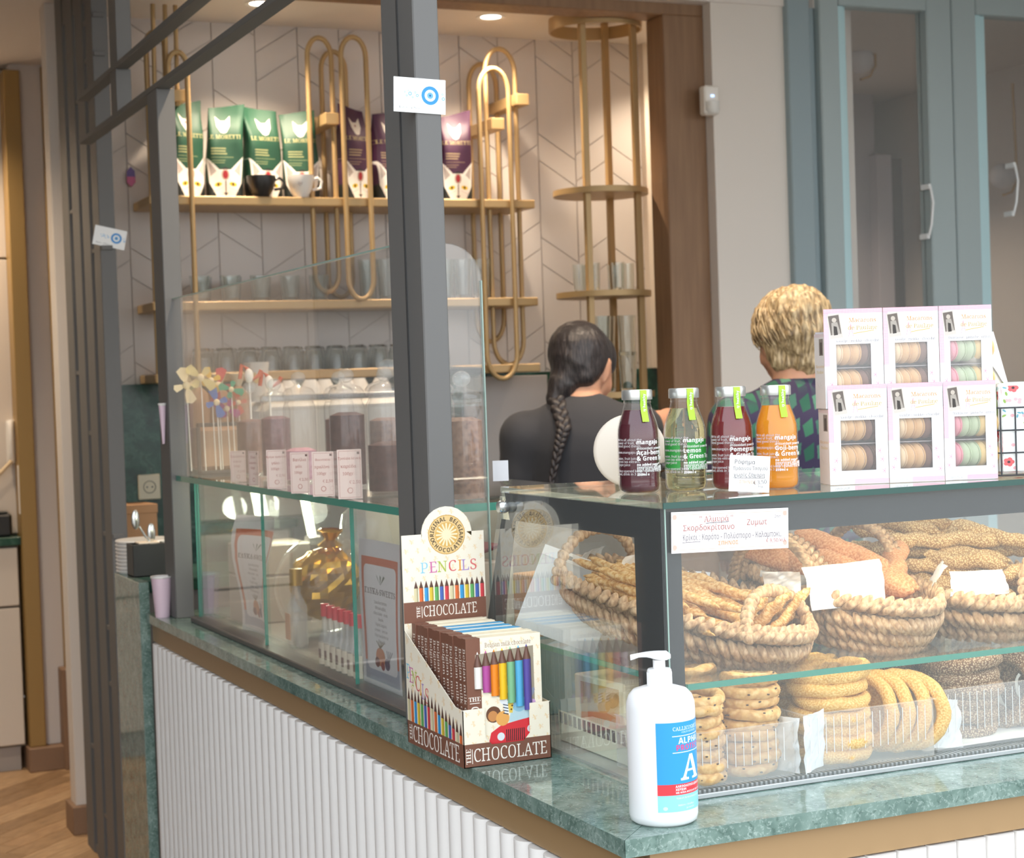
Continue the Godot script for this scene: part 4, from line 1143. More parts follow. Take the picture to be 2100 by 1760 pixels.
	var bf := thing("burgundy_folder", "burgundy folder lying slanted behind the flat menu sheet", "folder", Vector3(0.27, 1.225, -1.28), 0.1)
	part(MB.new().box(Vector3(0, 0, 0), Vector3(0.16, 0.008, 0.26), 0.002, TR(0, 0, 0, 0, 0, 14)), "cover", pm("burgundy_card", "6d3038", 0.5), bf)
	part(MB.new().box(Vector3(0.01, -0.11, 0), Vector3(0.14, 0.20, 0.24), 0.004), "box", pm("pale_box", "cbb9a2", 0.6), bf)
	var gdm := thing("glass_dome", "small clear glass dome upside down at the back of the vitrine", "bowl", Vector3(0.36, 1.004, -1.92))
	part(MB.new().lathe([Vector2(0.06, 0), Vector2(0.06, 0.14), Vector2(0.062, 0.2), Vector2(0.05, 0.26), Vector2(0.02, 0.285), Vector2(0, 0.287)], 24), "dome", glassm("knob_glass", "e4e9e6", 0.16), gdm)
	part(MB.new().lathe([Vector2(0, 0.0), Vector2(0.055, 0.0), Vector2(0.055, 0.1), Vector2(0.0, 0.105)], 20), "contents", pm("pale_box", "cbb9a2", 0.6), gdm)
	# pink cup on the counter, pink cone on the post
	var cup := thing("paper_cup", "pink paper cup on the marble at the far end of the counter", "cup", Vector3(0.018, 1.0, -2.46))
	part(MB.new().lathe([Vector2(0, 0.002), Vector2(0.017, 0), Vector2(0.018, 0.004), Vector2(0.0245, 0.096)], 24), "body", pm("pink_paper", "e6cbd8", 0.6), cup)
	part(MB.new().lathe([Vector2(0.0245, 0.096), Vector2(0.0265, 0.098), Vector2(0.0262, 0.101), Vector2(0.0235, 0.1), Vector2(0.0165, 0.006), Vector2(0, 0.006)], 24), "rolled_rim", pm("rim_white", "f0ece8", 0.5), cup)
	var cone := thing("paper_cone", "slim pink paper cone clipped to the far grey post", "cone", Vector3(0.03, 1.425, -2.43))
	part(MB.new().lathe([Vector2(0.0, 0), Vector2(0.003, 0.0), Vector2(0.009, 0.093)], 16), "wrap", pm("pink_paper", "e6cbd8", 0.6), cone)
	part(MB.new().lathe([Vector2(0.009, 0.093), Vector2(0.0105, 0.096), Vector2(0.0105, 0.099), Vector2(0.0, 0.099)], 16), "rim", pm("rim_white", "f0ece8", 0.5), cone)
	# stand of paper bags and toy lollipops
	var st := thing("sweet_stand", "dark framed stand holding brown wafer bags behind the sneeze guard", "stand", Vector3(0.17, 1.348, -2.38))
	var dk2 := pm("dark_frame", "44413e", 0.5)
	for q in [[-0.07, 0.07, 0.115, 0.125, -0.004, 0.004], [-0.07, -0.062, 0.0, 0.125, -0.004, 0.004], [0.062, 0.07, 0.0, 0.125, -0.004, 0.004], [-0.07, 0.07, 0.0, 0.008, -0.004, 0.004]]:
		part(MB.new().bx(q[0], q[1], q[2], q[3], q[4], q[5], 0.001), "frame_bar", dk2, st)
	part(MB.new().bx(-0.062, 0.062, 0.008, 0.115, -0.12, -0.01, 0.01), "holder", pm("wafer_brown", "a9876a", 0.7), st)
	var br := pm("brown_wrap", "9a7656", 0.7)
	for q in [[-0.05, 0.3], [0.0, -0.2], [0.05, 0.5]]:
		var b := thing("wafer_bag", "brown wrapped wafer bag in the dark framed stand, %s" % ["left one", "middle one", "right one"][int((q[0] + 0.06) / 0.05)], "bag", Vector3(0.17 + q[0], 1.46, -2.43), q[1])
		part(MB.new().lathe([Vector2(0, 0), Vector2(0.026, 0.002), Vector2(0.03, 0.05), Vector2(0.024, 0.085), Vector2(0.009, 0.10)], 14), "bag", br, b)
		part(MB.new().lathe([Vector2(0.009, 0.10), Vector2(0.02, 0.13), Vector2(0.016, 0.132), Vector2(0.006, 0.103)], 12), "gathered_top", pm("clear_wrap", "cdbb9c", 0.35), b)
	var toys := [["yellow", "e8b92a", 0.125, 1.575, 0.020, 0.3], ["red", "c52a32", 0.142, 1.562, 0.026, -0.3], ["green", "2f9a72", 0.168, 1.552, 0.018, 1.2], ["blue", "2866b4", 0.134, 1.522, 0.022, 0.2], ["magenta", "a8367a", 0.161, 1.506, 0.020, 1.0], ["orange", "d05a34", 0.190, 1.520, 0.017, 0.1], ["pale yellow", "d8c27e", 0.095, 1.582, 0.024, 0.8], ["cream", "ddcf9f", 0.065, 1.565, 0.026, 0.2]]
	for q in toys:
		var l := thing("pinwheel_lollipop", "%s toy lollipop in the bunch left of the sweet jars" % q[0], "lollipop", Vector3(q[2], q[3], -2.30 - 0.01 * (int(q[4] * 1000) % 3)), -0.25, "toy lollipops in the bunch")
		var c := pm("toy_" + q[0].replace(" ", "_"), q[1], 0.45)
		var r: float = q[4] * 1.5
		for k in 4:
			var a: float = q[5] + k * PI / 2
			var wg := PackedVector2Array()
			for e in [[0.0, 0.0], [0.45, 0.25], [0.95, 0.42], [1.15, 0.1], [1.05, -0.25], [0.5, -0.2]]: wg.append(Vector2(e[0], e[1]).rotated(a) * r * (1.0 if k % 2 else 0.7))
			part(MB.new().extrude(wg, 0.005, T(0, 0, 0.002 * k)), "wing", c, l)
		part(MB.new().ball(Vector3(0, 0, 0.010), Vector3(r * 0.25, r * 0.25, 0.004), 10, 6), "hub", pm("toy_cream", "e9d3a8", 0.5), l)
		part(MB.new().tube([Vector3(0, q[4] * 0.2, -0.004), Vector3(0.004, 1.36 - q[3], -0.004)], 0.0016, 8), "stick", pm("stick_white", "ece6da", 0.6), l)
	for q in [[0.213, 1.588], [0.262, 1.570]]:
		var l := thing("ribbon_toy", "orange and white toy above the jar lids, %s one" % ("left" if q[0] < 0.24 else "right"), "toy", Vector3(q[0], q[1], -2.30), -0.25)
		part(MB.new().tube([Vector3(-0.022, -0.012, 0), Vector3(-0.016, 0.022, 0), Vector3(-0.004, 0.012, 0), Vector3(0.006, -0.016, 0), Vector3(0.024, -0.004, 0), Vector3(0.03, 0.008, 0)], 0.005, 8), "ribbon", pm("toy_orange", "d05a34", 0.45), l)
		part(MB.new().ball(Vector3(0, -0.005, 0.004), Vector3(0.011, 0.018, 0.008), 10, 8), "body", pm("toy_white", "eee8dc", 0.5), l)
		part(MB.new().tube([Vector3(0, -0.01, -0.003), Vector3(0.003, -0.22, -0.003)], 0.0026, 8), "stick", pm("stick_white", "ece6da", 0.6), l)
	one(MB.new().box(Vector3(0, 0.0, 0), Vector3(0.026, 0.034, 0.001)), "price_ticket", pm("ticket_white", "e8e8ec", 0.6), "small blank white ticket hanging beside the jar right of the post", "ticket", "", TR(0.225, 1.40, -0.84, 0, -20))
	for i in 3:
		var sy := thing("syrup_bottle", "syrup bottle beside the coffee grinder, %s of three" % ["first", "second", "third"][i], "bottle", Vector3(1.50 + i * 0.06, 0.96, -3.68))
		part(MB.new().lathe([Vector2(0, 0), Vector2(0.021, 0), Vector2(0.025, 0.18), Vector2(0.011, 0.23)], 18), "body", [pm("syrup_green", "6f7a55", 0.2), pm("syrup_dark", "43302a", 0.2), pm("syrup_copper", "a8643f", 0.25)][i], sy)
		part(MB.new().lathe([Vector2(0.011, 0.23), Vector2(0.011, 0.30), Vector2(0, 0.301)], 14), "neck", pm("chrome", "c9cbc9", 0.2, 0.9), sy)

func display_case() -> void:
	var t := thing("display_case", "black-framed glass display case with a glass shelf on the marble counter", "display case", Vector3.ZERO)
	var blk := pm("black_enamelled_glass", "26272c", 0.06)
	var X0 := 0.14
	var X1 := 1.32
	var Y1 := 1.378
	var ZF := -0.13
	# left side: one sheet whose back edge leans, black border inside
	var toZ := Basis(Vector3(0, 0, 1), Vector3(0, 1, 0), Vector3(-1, 0, 0))
	var side := PackedVector2Array([Vector2(-0.79, 1.002), Vector2(ZF, 1.002), Vector2(ZF, Y1), Vector2(-0.635, Y1)])
	var sp := part(MB.new().extrude(side, 0.006, Transform3D(toZ, Vector3(X0, 0, 0))), "side_pane", GLASS, t)
	for b in [PackedVector2Array([Vector2(-0.635, Y1), Vector2(-0.618, 1.336), Vector2(ZF, 1.336), Vector2(ZF, Y1)]), PackedVector2Array([Vector2(-0.215, 1.03), Vector2(ZF, 1.03), Vector2(ZF, 1.336), Vector2(-0.215, 1.336)]), PackedVector2Array([Vector2(-0.757, 1.08), Vector2(-0.685, 1.08), Vector2(-0.597, 1.336), Vector2(-0.650, 1.336)])]:
		part(MB.new().extrude(b, 0.0008, Transform3D(toZ, Vector3(X0 + 0.001, 0, 0))), "black_border", blk, sp)
	# front pane with black upper band and corner band
	var fp := part(MB.new().bx(X0, X1, 1.004, Y1, ZF - 0.006, ZF), "front_pane", GLASS, t)
	part(MB.new().bx(X0, X1, 1.338, Y1, ZF - 0.0075, ZF - 0.0062), "black_border", blk, fp)
	part(MB.new().bx(X0, X0 + 0.026, 1.03, 1.338, ZF - 0.0075, ZF - 0.0062), "black_border", blk, fp)
	part(MB.new().bx(X0 - 0.0004, X0 + 0.0012, 1.004, Y1, ZF - 0.0008, ZF + 0.0006), "edge", pm("pale_glass_edge", "9fb8ae", 0.15), fp)
	var tp := part(MB.new().bx(X0 - 0.004, X1, Y1, Y1 + 0.008, -0.64, ZF + 0.004), "top_pane", glassm("top_glass", "dff0d8", 0.10), t)
	part(MB.new().bx(X0 - 0.004, X1, Y1, Y1 + 0.008, ZF + 0.003, ZF + 0.0048), "edge", pm("dark_glass_edge", "3d5b55", 0.12), tp)
	var sh := part(MB.new().bx(0.172, X1, 1.14, 1.148, -0.62, -0.142), "glass_shelf", GLASS, t)
	part(MB.new().bx(0.172, X1, 1.14, 1.148, -0.1425, -0.1405), "edge", GEDGE, sh)
	part(MB.new().bx(0.1705, 0.1722, 1.14, 1.148, -0.62, -0.142), "edge", GEDGE, sh)
	part(MB.new().bx(0.15, X1, 1.0, 1.004, -0.74, -0.14), "floor_tray", pm("pale_tray", "a9ada6", 0.4), t)
	part(MB.new().bx(0.15, X1, 1.0005, 1.007, -0.1295, -0.126, 0.001), "grille_rail", pm("grey_aluminium", "b9bcbd", 0.3, 0.6), t)
	var fin := MB.new()
	for i in 160:
		fin.bx(0.16 + i * 0.0072, 0.1634 + i * 0.0072, 1.004, 1.0095, -0.158, -0.137)
	var fm := part(fin, "grille_fins", pm("grey_aluminium", "b9bcbd", 0.3, 0.6), t)
	fm.set_meta("kind", "stuff")
	# sliding back doors
	var al := pm("pale_aluminium", "c9cbb9", 0.3, 0.5)
	for x in [0.15, 0.60, 0.63, 0.98, 1.30]:
		part(MB.new().box(Vector3(x, 1.19, -0.655), Vector3(0.014, 0.36, 0.012), 0.001), "door_stile", al, t)
	part(MB.new().bx(0.15, X1, 1.36, 1.378, -0.67, -0.64, 0.002), "rear_rail", al, t)
	part(MB.new().bx(0.15, 0.62, 1.01, 1.36, -0.658, -0.654), "rear_pane", GLASS, t)
	part(MB.new().bx(0.63, X1, 1.01, 1.36, -0.652, -0.648), "rear_pane", GLASS, t)
	# point fixing on the side pane
	var fx := part(MB.new().lathe([Vector2(0, 0), Vector2(0.009, 0.0), Vector2(0.010, 0.003), Vector2(0.010, 0.011), Vector2(0.008, 0.014), Vector2(0, 0.014)], 20, TR(X0 - 0.006, 1.357, -0.615, 0, 0, 90)), "glass_fixing", pm("chrome", "c9cbc9", 0.2, 0.9), t)
	# light strip under the top front edge
	var ls := thing("case_light_strip", "bright light strip under the front edge of the display case top", "lamp", Vector3(0.72, 1.368, -0.17))
	part(MB.new().box(Vector3.ZERO, Vector3(1.08, 0.012, 0.02), 0.002), "profile", pm("grey_aluminium", "b9bcbd", 0.3, 0.6), ls)
	part(MB.new().box(Vector3(0, -0.0075, 0), Vector3(1.06, 0.003, 0.014), 0.001), "strip_light", glow("case_strip_lamp", "fff6d8", 2.0), ls)
	var al2 := AreaLight3D.new()
	al2.name = "strip_area"; al2.area_size = Vector2(1.06, 0.014); al2.light_color = Color("fff3d2"); al2.light_energy = 0.15; al2.shadow_enabled = true
	al2.area_range = 6.0
	al2.position = Vector3(0, -0.011, 0); al2.rotation = Vector3(-PI / 2 + 0.35, 0, 0)
	ls.add_child(al2)
	# price card on the front pane
	var pc := Print.new(3.3, 1.0, 300, Color("f3ebe8"))
	var pink := Color("e0b7a8")
	var ink := Color("5b5660")
	var red := Color("9c4a44")
	for q in [[0.05, 0.07, 3.2, 0.012], [0.05, 0.92, 3.2, 0.012], [0.05, 0.07, 0.012, 0.86], [3.24, 0.07, 0.012, 0.86], [0.09, 0.12, 3.12, 0.008], [0.09, 0.87, 3.12, 0.008]]: pc.rect(q[0], q[1], q[2], q[3], pink)
	for c in [[0.09, 0.13], [3.2, 0.13], [0.09, 0.86], [3.2, 0.86]]: pc.disc(c[0], c[1], 0.06, pink)
	pc.text("\" Αλμυρά \"", 1.25, 0.2, 0.19, red, serif, 1)
	pc.line(Vector2(0.95, 0.3), Vector2(1.6, 0.28), 0.015, ink)
	pc.text("Σκορδοκρίτσινο", 0.32, 0.4, 0.2, red, sans, 0)
	pc.text("Ζυμωτ", 2.1, 0.32, 0.2, red, sans, 0)
	pc.text("Κρίκοι : Καρότο - Πολύσπορο - Καλαμποκι,", 0.3, 0.63, 0.2, ink, sans, 0, 0.0, 1.0, 2.8)
	pc.line(Vector2(0.3, 0.75), Vector2(0.8, 0.74), 0.012, ink)
	pc.text("ΣΠΗΝΟΣ", 1.58, 0.8, 0.14, Color("cf9668"), sansb, 1)
	pc.text("€ 9,50/κιλ", 2.65, 0.79, 0.13, red, sans, 0)
	pc.text("2πσ", 2.9, 0.2, 0.1, ink, sans, 0)
	one(MB.new().box(Vector3.ZERO, Vector3(0.176, 0.053, 0.001)), "price_card", tm("price_card_print", pc.tex(), 0.5), "wide handwritten price card on the front glass under the juice bottles", "price card", "", TR(0.236, 1.3445, -0.1285, 0, 0, -1.5))

# ------------------------------------------------------------- baskets and bread
var LEAF: ArrayMesh
var WICKER: StandardMaterial3D

func weave_row(m: MB, a: float, b: float, y: float, n: int, lean: float, rng: RandomNumberGenerator, size: float, out_: float) -> void:
	for i in n:
		for half in 2:
			var th := TAU * (i + 0.5 * half) / n
			var c := Vector3(sin(th) * a, y + (0.5 - half) * size * 0.95, cos(th) * b)
			var nor := Vector3(sin(th) / a, 0, cos(th) / b).normalized()
			nor = (nor + Vector3(0, -out_, 0)).normalized()
			var tang := Vector3.UP.cross(nor).normalized()
			var up := nor.cross(tang)
			var ang := (0.7 if half == 0 else -0.7) + rng.randf_range(-0.18, 0.18)
			var d := tang * sin(ang) + up * cos(ang)
			var s := size * rng.randf_range(0.92, 1.12)
			var side := d.cross(nor).normalized()
			m.add(LEAF, Transform3D(Basis(side * s * 0.27, d * s * 0.60, nor * s * 0.19), c + nor * 0.002))

func woven_basket(nm: String, label: String, XF: Transform3D, a: float, b: float, h: float, rows: int, size: float, seed_: int) -> Node3D:
	var t := thing(nm, label, "basket")
	t.transform = XF
	var rng := RandomNumberGenerator.new()
	rng.seed = seed_
	for r in rows:
		var k := (r + 0.5) / rows
		var f := 0.70 + 0.30 * sqrt(k)
		var m := MB.new()
		weave_row(m, a * f, b * f, 0.006 + h * k, int((a + b) * PI * f / (size * 0.50)), 0.0, rng, size, 0.55 - 0.4 * k)
		part(m, "braided_row", WICKER, t)
	# inner wall and bottom
	var g := []
	for i in 6:
		var k := i / 5.0
		var f := (0.66 + 0.30 * sqrt(k)) if i > 0 else 0.0
		var row := []
		for s in 33:
			var th := TAU * s / 32
			row.append(Vector3(sin(th) * a * f, 0.004 + h * (k if i > 0 else 0.0), cos(th) * b * f))
		g.append(row)
	part(MB.new().sheet(g), "inner_wall", WICKER, t)
	# rolled rim
	var rm := MB.new()
	var n := int((a + b) * PI / (size * 0.62))
	for i in n:
		var th := TAU * i / n
		var nor := Vector3(sin(th) / a, 0, cos(th) / b).normalized()
		var tang := Vector3.UP.cross(nor).normalized()
		var d := (tang + Vector3.UP * 0.5).normalized()
		rm.add(LEAF, Transform3D(Basis(d.cross(nor).normalized() * size * 0.24, d * size * 0.6, nor * size * 0.24), Vector3(sin(th) * a, h + 0.006, cos(th) * b)))
	part(rm, "rim", WICKER, t)
	return t

func beaded_handle(t: Node3D, p0: Vector3, p1: Vector3, rise: float, lean: Vector3, r: float) -> void:
	var m := MB.new()
	var n := 19
	for i in n:
		var k := i / (n - 1.0)
		var a := PI * k
		var c := p0.lerp(p1, 0.5 - 0.5 * cos(a)) + Vector3.UP * sin(a) * rise + lean * sin(a)
		var a2 := a + 0.02
		var c2 := p0.lerp(p1, 0.5 - 0.5 * cos(a2)) + Vector3.UP * sin(a2) * rise + lean * sin(a2)
		var d := (c2 - c).normalized()
		var side := d.cross(Vector3(0.3, 0.2, 1).normalized()).normalized()
		d = (d + side * (0.35 if i % 2 else -0.35)).normalized()
		side = d.cross(Vector3(0.3, 0.2, 1).normalized()).normalized()
		m.add(LEAF, Transform3D(Basis(side * r * 1.25, d * r * 1.15, side.cross(d) * r * 1.2), c))
	part(m, "handle", WICKER, t)

func arch_handle(t: Node3D, p0: Vector3, p1: Vector3, rise: float, lean: Vector3, wid: Vector3) -> void:
	var m := MB.new()
	var n := 26
	for i in n:
		var k := i / (n - 1.0)
		var a := PI * k
		var c := p0.lerp(p1, 0.5 - 0.5 * cos(a)) + Vector3.UP * sin(a) * rise + lean * sin(a)
		var d := Vector3((p1 - p0).normalized() * sin(a) + Vector3.UP * cos(a)).normalized()
		for s in [-1.0, 1.0]:
			var w: Vector3 = (wid.normalized() * s + d * 0.7).normalized()
			m.add(LEAF, Transform3D(Basis(d * 0.0068, w * wid.length() * 0.95, d.cross(w).normalized() * 0.007), c + wid * 0.42 * s))
	part(m, "handle", WICKER, t)

func rod_mesh(len_: float, r: float, seed_: int, lump: float, bend: float) -> ArrayMesh:
	var rng := RandomNumberGenerator.new()
	rng.seed = seed_
	var p := []
	var q := []
	var n := 15
	var f := FastNoiseLite.new()
	f.seed = seed_; f.frequency = 1.0
	for i in n:
		var k := i / (n - 1.0)
		var e := sqrt(maxf(0.0, 1.0 - pow(absf(k * 2.0 - 1.0), 7.0)))
		p.append(Vector3(f.get_noise_2d(k * 2.5, 3) * bend, f.get_noise_2d(k * 2.5, 9) * bend * 0.6, (k - 0.5) * len_))
		q.append(r * maxf(0.12, e) * (1.0 + lump * f.get_noise_2d(k * 9.0, 5)))
	var m := MB.new().tube(p, q, 12)
	for i in m.v.size(): m.v[i] += m.n[i] * f.get_noise_3dv(m.v[i] * 160.0) * r * lump * 0.5
	return m.done()

func ring_mesh(R: float, r: float, seed_: int, lump: float) -> ArrayMesh:
	var f := FastNoiseLite.new()
	f.seed = seed_; f.frequency = 1.0
	var p := []
	var q := []
	for i in 34:
		var a := TAU * i / 34
		var k := 1.0 + 0.04 * sin(a * 2.0 + seed_) + 0.03 * f.get_noise_2d(cos(a) * 2.0, sin(a) * 2.0)
		p.append(Vector3(sin(a) * R * k, f.get_noise_2d(cos(a) * 1.5 + 7.0, sin(a) * 1.5) * r * 0.35, cos(a) * R * k * 0.97))
		q.append(r * (1.0 + 0.12 * f.get_noise_2d(cos(a) * 3.0 + 20.0, sin(a) * 3.0)))
	var m := MB.new().tube(p, q, 12, true)
	for i in m.v.size(): m.v[i] += m.n[i] * f.get_noise_3dv(m.v[i] * 170.0) * r * lump
	return m.done()

func paper_sheet(label: String, at: Vector3, turn: float, w: float, h: float, curl: float, seed_: int) -> void:
	var f := FastNoiseLite.new()
	f.seed = seed_; f.frequency = 1.0
	var g := []
	for i in 9:
		var row := []
		for j in 9:
			var u := j / 8.0 - 0.5
			var v := i / 8.0
			row.append(Vector3(u * w * (1.0 - 0.12 * v * sin(seed_ * 1.7)), v * h + u * 0.1 * h * sin(seed_ * 2.1), curl * v * v + 0.008 * f.get_noise_2d(u * 3.0, v * 3.0) + curl * 0.5 * absf(u)))
		g.append(row)
	one(MB.new().sheet(g), "paper_liner", tm("paper_print", paper_tex(), 0.75), label, "paper", "printed paper liners", Transform3D(Basis(Vector3.UP, turn), at))

var papertex: ImageTexture
func paper_tex() -> ImageTexture:
	if papertex: return papertex
	var p := Print.new(2.0, 2.0, 160, Color("eef1f2"))
	for i in 4:
		for j in 3:
			p.text("ΣΠΗΝΟΣ", 0.3 + j * 0.7 + 0.3 * (i % 2), 0.25 + i * 0.5, 0.12, Color("c3c9cd"), serif, 1, -0.7)
	papertex = p.tex()
	return papertex

func plastic_tray(label: String, x0: float, x1: float, z0: float, z1: float, h: float) -> void:
	var t := thing("plastic_tray", label, "tray", Vector3((x0 + x1) * 0.5, 1.0105, (z0 + z1) * 0.5))
	var c: StandardMaterial3D = glassm("clear_plastic", "fafcfc", 0.10, 0.05)
	var a := (x1 - x0) * 0.5
	var b := (z1 - z0) * 0.5
	part(MB.new().bx(-a, a, 0, h, b - 0.0006, b), "front_wall", c, t)
	part(MB.new().bx(-a, a, 0, h, -b, -b + 0.0006), "back_wall", c, t)
	part(MB.new().bx(-a, -a + 0.0006, 0, h, -b, b), "side_wall", c, t)
	part(MB.new().bx(a - 0.0006, a, 0, h, -b, b), "side_wall", c, t)
	part(MB.new().bx(-a - 0.003, a + 0.003, h, h + 0.0012, b - 0.001, b + 0.004, 0.0004), "rim", c, t)
	part(MB.new().bx(-a - 0.004, -a, h, h + 0.0012, -b, b, 0.0004), "rim", c, t)
	part(MB.new().bx(a, a + 0.004, h, h + 0.0012, -b, b, 0.0004), "rim", c, t)
	var n := int(a * 2.0 / 0.0125)
	var rib := pm("plastic_rib", "e8ecec", 0.15)
	for i in n:
		part(MB.new().bx(-0.0004, 0.0004, h * 0.3, h - 0.006, 0.0, 0.0008), "rib", rib, t, T(-a + 0.008 + i * 0.0125, 0, b))

func case_food() -> void:
	LEAF = MB.new().ball(Vector3.ZERO, Vector3.ONE, 8, 6).done()
	# leaf: pinched towards both ends
	var lm := MB.new()
	lm.ball(Vector3.ZERO, Vector3.ONE, 9, 7)
	for i in lm.v.size():
		var p := lm.v[i]
		var k := 1.0 - 0.35 * p.y * p.y
		lm.v[i] = Vector3(p.x * k, p.y, p.z * k)
	LEAF = lm.done()
	var wt := noisetex(71, 0.03, hexes([[0.0, "7d5d40"], [0.35, "a9845e"], [0.55, "c4a27a"], [0.75, "d6b891"], [1.0, "b08a66"]]), 256, 4)
	WICKER = tri_tex(tm("water_hyacinth", wt, 0.6), Vector3(14, 6, 14))
	var SY := 1.149
	# bread materials
	var crust := func(nm: String, sd: int, a: String, b: String, c: String, fr: float, scale: float, hcm: float) -> StandardMaterial3D:
		var tx := noisetex(sd, fr, hexes([[0.0, a], [0.45, b], [0.7, c], [1.0, c]]), 256, 4)
		var m := tri_tex(tm(nm, tx, 0.7), Vector3(scale, scale, scale), false)
		return relief(m, tx, hcm)
	var m_stick: StandardMaterial3D = crust.call("golden_crust", 81, "b87a38", "e0b068", "f0d096", 0.03, 16.0, 0.15)
	var m_thick: StandardMaterial3D = crust.call("paprika_crust", 82, "b06a38", "cf8e58", "e2ac7c", 0.05, 16.0, 0.12)
	var m_ring: StandardMaterial3D = crust.call("pale_cookie_crust", 83, "b98444", "d9ab66", "e8c486", 0.02, 12.0, 0.06)
	var m_corn: StandardMaterial3D = crust.call("corn_crust", 84, "c08432", "e2b25a", "f2d088", 0.07, 14.0, 0.15)
	var sesame := noisetex(85, 0.085, hexes([[0.0, "f0e2c6"], [0.22, "e2cda6"], [0.3, "8f6a48"], [0.6, "7a583b"], [1.0, "5f432e"]]), 256, 1, 0.0, FastNoiseLite.TYPE_CELLULAR, FastNoiseLite.FRACTAL_NONE)
	var m_ses := relief(tri_tex(tm("sesame_crust", sesame, 0.7), Vector3(16, 16, 16), false), sesame, -0.12)
	var sesame2 := noisetex(86, 0.085, hexes([[0.0, "efdcae"], [0.25, "e0c68e"], [0.33, "b58d55"], [0.6, "a57d49"], [1.0, "8b683c"]]), 256, 1, 0.0, FastNoiseLite.TYPE_CELLULAR, FastNoiseLite.FRACTAL_NONE)
	var m_ses2 := relief(tri_tex(tm("light_sesame_crust", sesame2, 0.7), Vector3(16, 16, 16), false), sesame2, -0.12)
	var rng := RandomNumberGenerator.new()
	rng.seed = 77
	# --- basket 1: thin breadsticks
	var t1 := deg_to_rad(12)
	var X1 := Transform3D(Basis(Vector3.UP, t1) * Basis(Vector3.RIGHT, deg_to_rad(8)), Vector3(0.322, SY + 0.024, -0.43))
	var c1 := X1.origin
	var b1 := woven_basket("bread_basket", "long oval wicker basket of thin golden breadsticks in the display case", X1, 0.112, 0.25, 0.042, 2, 0.030, 5)
	beaded_handle(b1, Vector3(-0.075, 0.04, -0.2), Vector3(0.08, 0.04, -0.2), 0.075, Vector3(0, 0, 0.0), 0.0085)
	beaded_handle(b1, Vector3(-0.06, 0.045, 0.21), Vector3(0.075, 0.045, 0.19), 0.05, Vector3(0, 0, -0.03), 0.0085)
	paper_sheet("white paper corner lining the left end of the breadstick basket", c1 + Vector3(-0.04, 0.055, -0.235), t1 + 0.6, 0.10, 0.05, 0.02, 3)
	paper_sheet("white paper corner lining the middle of the breadstick basket", c1 + Vector3(0.02, 0.06, -0.14), t1 + 0.2, 0.14, 0.045, 0.015, 4)
	paper_sheet("white paper flap sticking out of the right end of the breadstick basket", c1 + Vector3(0.095, 0.058, 0.14), t1 - 0.9, 0.05, 0.035, 0.02, 6)
	var sm := []
	for i in 4: sm.append(rod_mesh(0.25, 0.0070, 100 + i, 0.22, 0.012))
	for i in 34:
		var lay := i / 12
		var col := i % 12
		var x := (col - 5.5) * 0.0135 * (1.0 - 0.12 * lay) + rng.randf_range(-0.004, 0.004)
		var y := 0.036 + lay * 0.0135 + 0.010 * absf(x) / 0.08 + rng.randf_range(0, 0.003)
		var z := rng.randf_range(-0.085, 0.055)
		one(sm[i % 4], "breadstick", m_stick, "thin golden breadstick piled in the long oval wicker basket", "breadstick", "thin breadsticks in the long basket", X1 * Transform3D(Basis(Vector3.UP, rng.randf_range(-0.14, 0.14)) * Basis(Vector3.RIGHT, rng.randf_range(-0.06, 0.06)), Vector3(x, y, z)))
	for i in 5:
		one(sm[i % 4], "breadstick", m_stick, "short broken breadstick standing under the right handle of the long basket", "breadstick", "broken breadsticks at the basket end", X1 * Transform3D(Basis(Vector3.UP, 0.5 + i * 0.2) * Basis(Vector3.RIGHT, -0.9) * Basis.from_scale(Vector3(1, 1, 0.4)), Vector3(-0.03 + i * 0.022, 0.055, 0.165 + 0.01 * (i % 2))))
	# --- basket 2: thick paprika sticks
	var t2 := deg_to_rad(3)
	var X2 := Transform3D(Basis(Vector3.UP, t2) * Basis(Vector3.RIGHT, deg_to_rad(6)), Vector3(0.565, SY + 0.016, -0.375))
	var c2 := X2.origin
	var b2 := woven_basket("bread_basket", "deep wicker basket of thick orange-brown sticks with a broad braided handle", X2, 0.098, 0.2, 0.058, 3, 0.030, 8)
	arch_handle(b2, Vector3(-0.09, 0.055, 0.085), Vector3(-0.09, 0.055, -0.13), 0.082, Vector3(0.0, 0, 0), Vector3(0.019, 0, 0))
	arch_handle(b2, Vector3(0.10, 0.06, 0.02), Vector3(0.10, 0.06, -0.16), 0.075, Vector3(0.0, 0, 0), Vector3(0.012, 0, 0))
	beaded_handle(b2, Vector3(-0.02, 0.07, -0.19), Vector3(0.09, 0.07, -0.2), 0.085, Vector3(0, 0, 0), 0.008)
	paper_sheet("white printed paper lining the front of the basket of thick sticks", c2 + Vector3(-0.06, 0.045, 0.12), t2 - 0.2, 0.115, 0.06, -0.02, 7)
	paper_sheet("white paper peeping out behind the broad braided handle", c2 + Vector3(-0.075, 0.05, 0.0), t2 - 1.3, 0.12, 0.035, 0.012, 8)
	paper_sheet("pale paper standing up behind the deep wicker basket", c2 + Vector3(0.0, 0.07, -0.2), t2 + 0.3, 0.14, 0.085, 0.02, 9)
	paper_sheet("white paper corner between the deep basket and the sesame basket", c2 + Vector3(0.095, 0.055, 0.10), t2 + 0.9, 0.06, 0.04, 0.02, 10)
	var tk := []
	for i in 3: tk.append(rod_mesh(0.175, 0.0165, 120 + i, 0.18, 0.01))
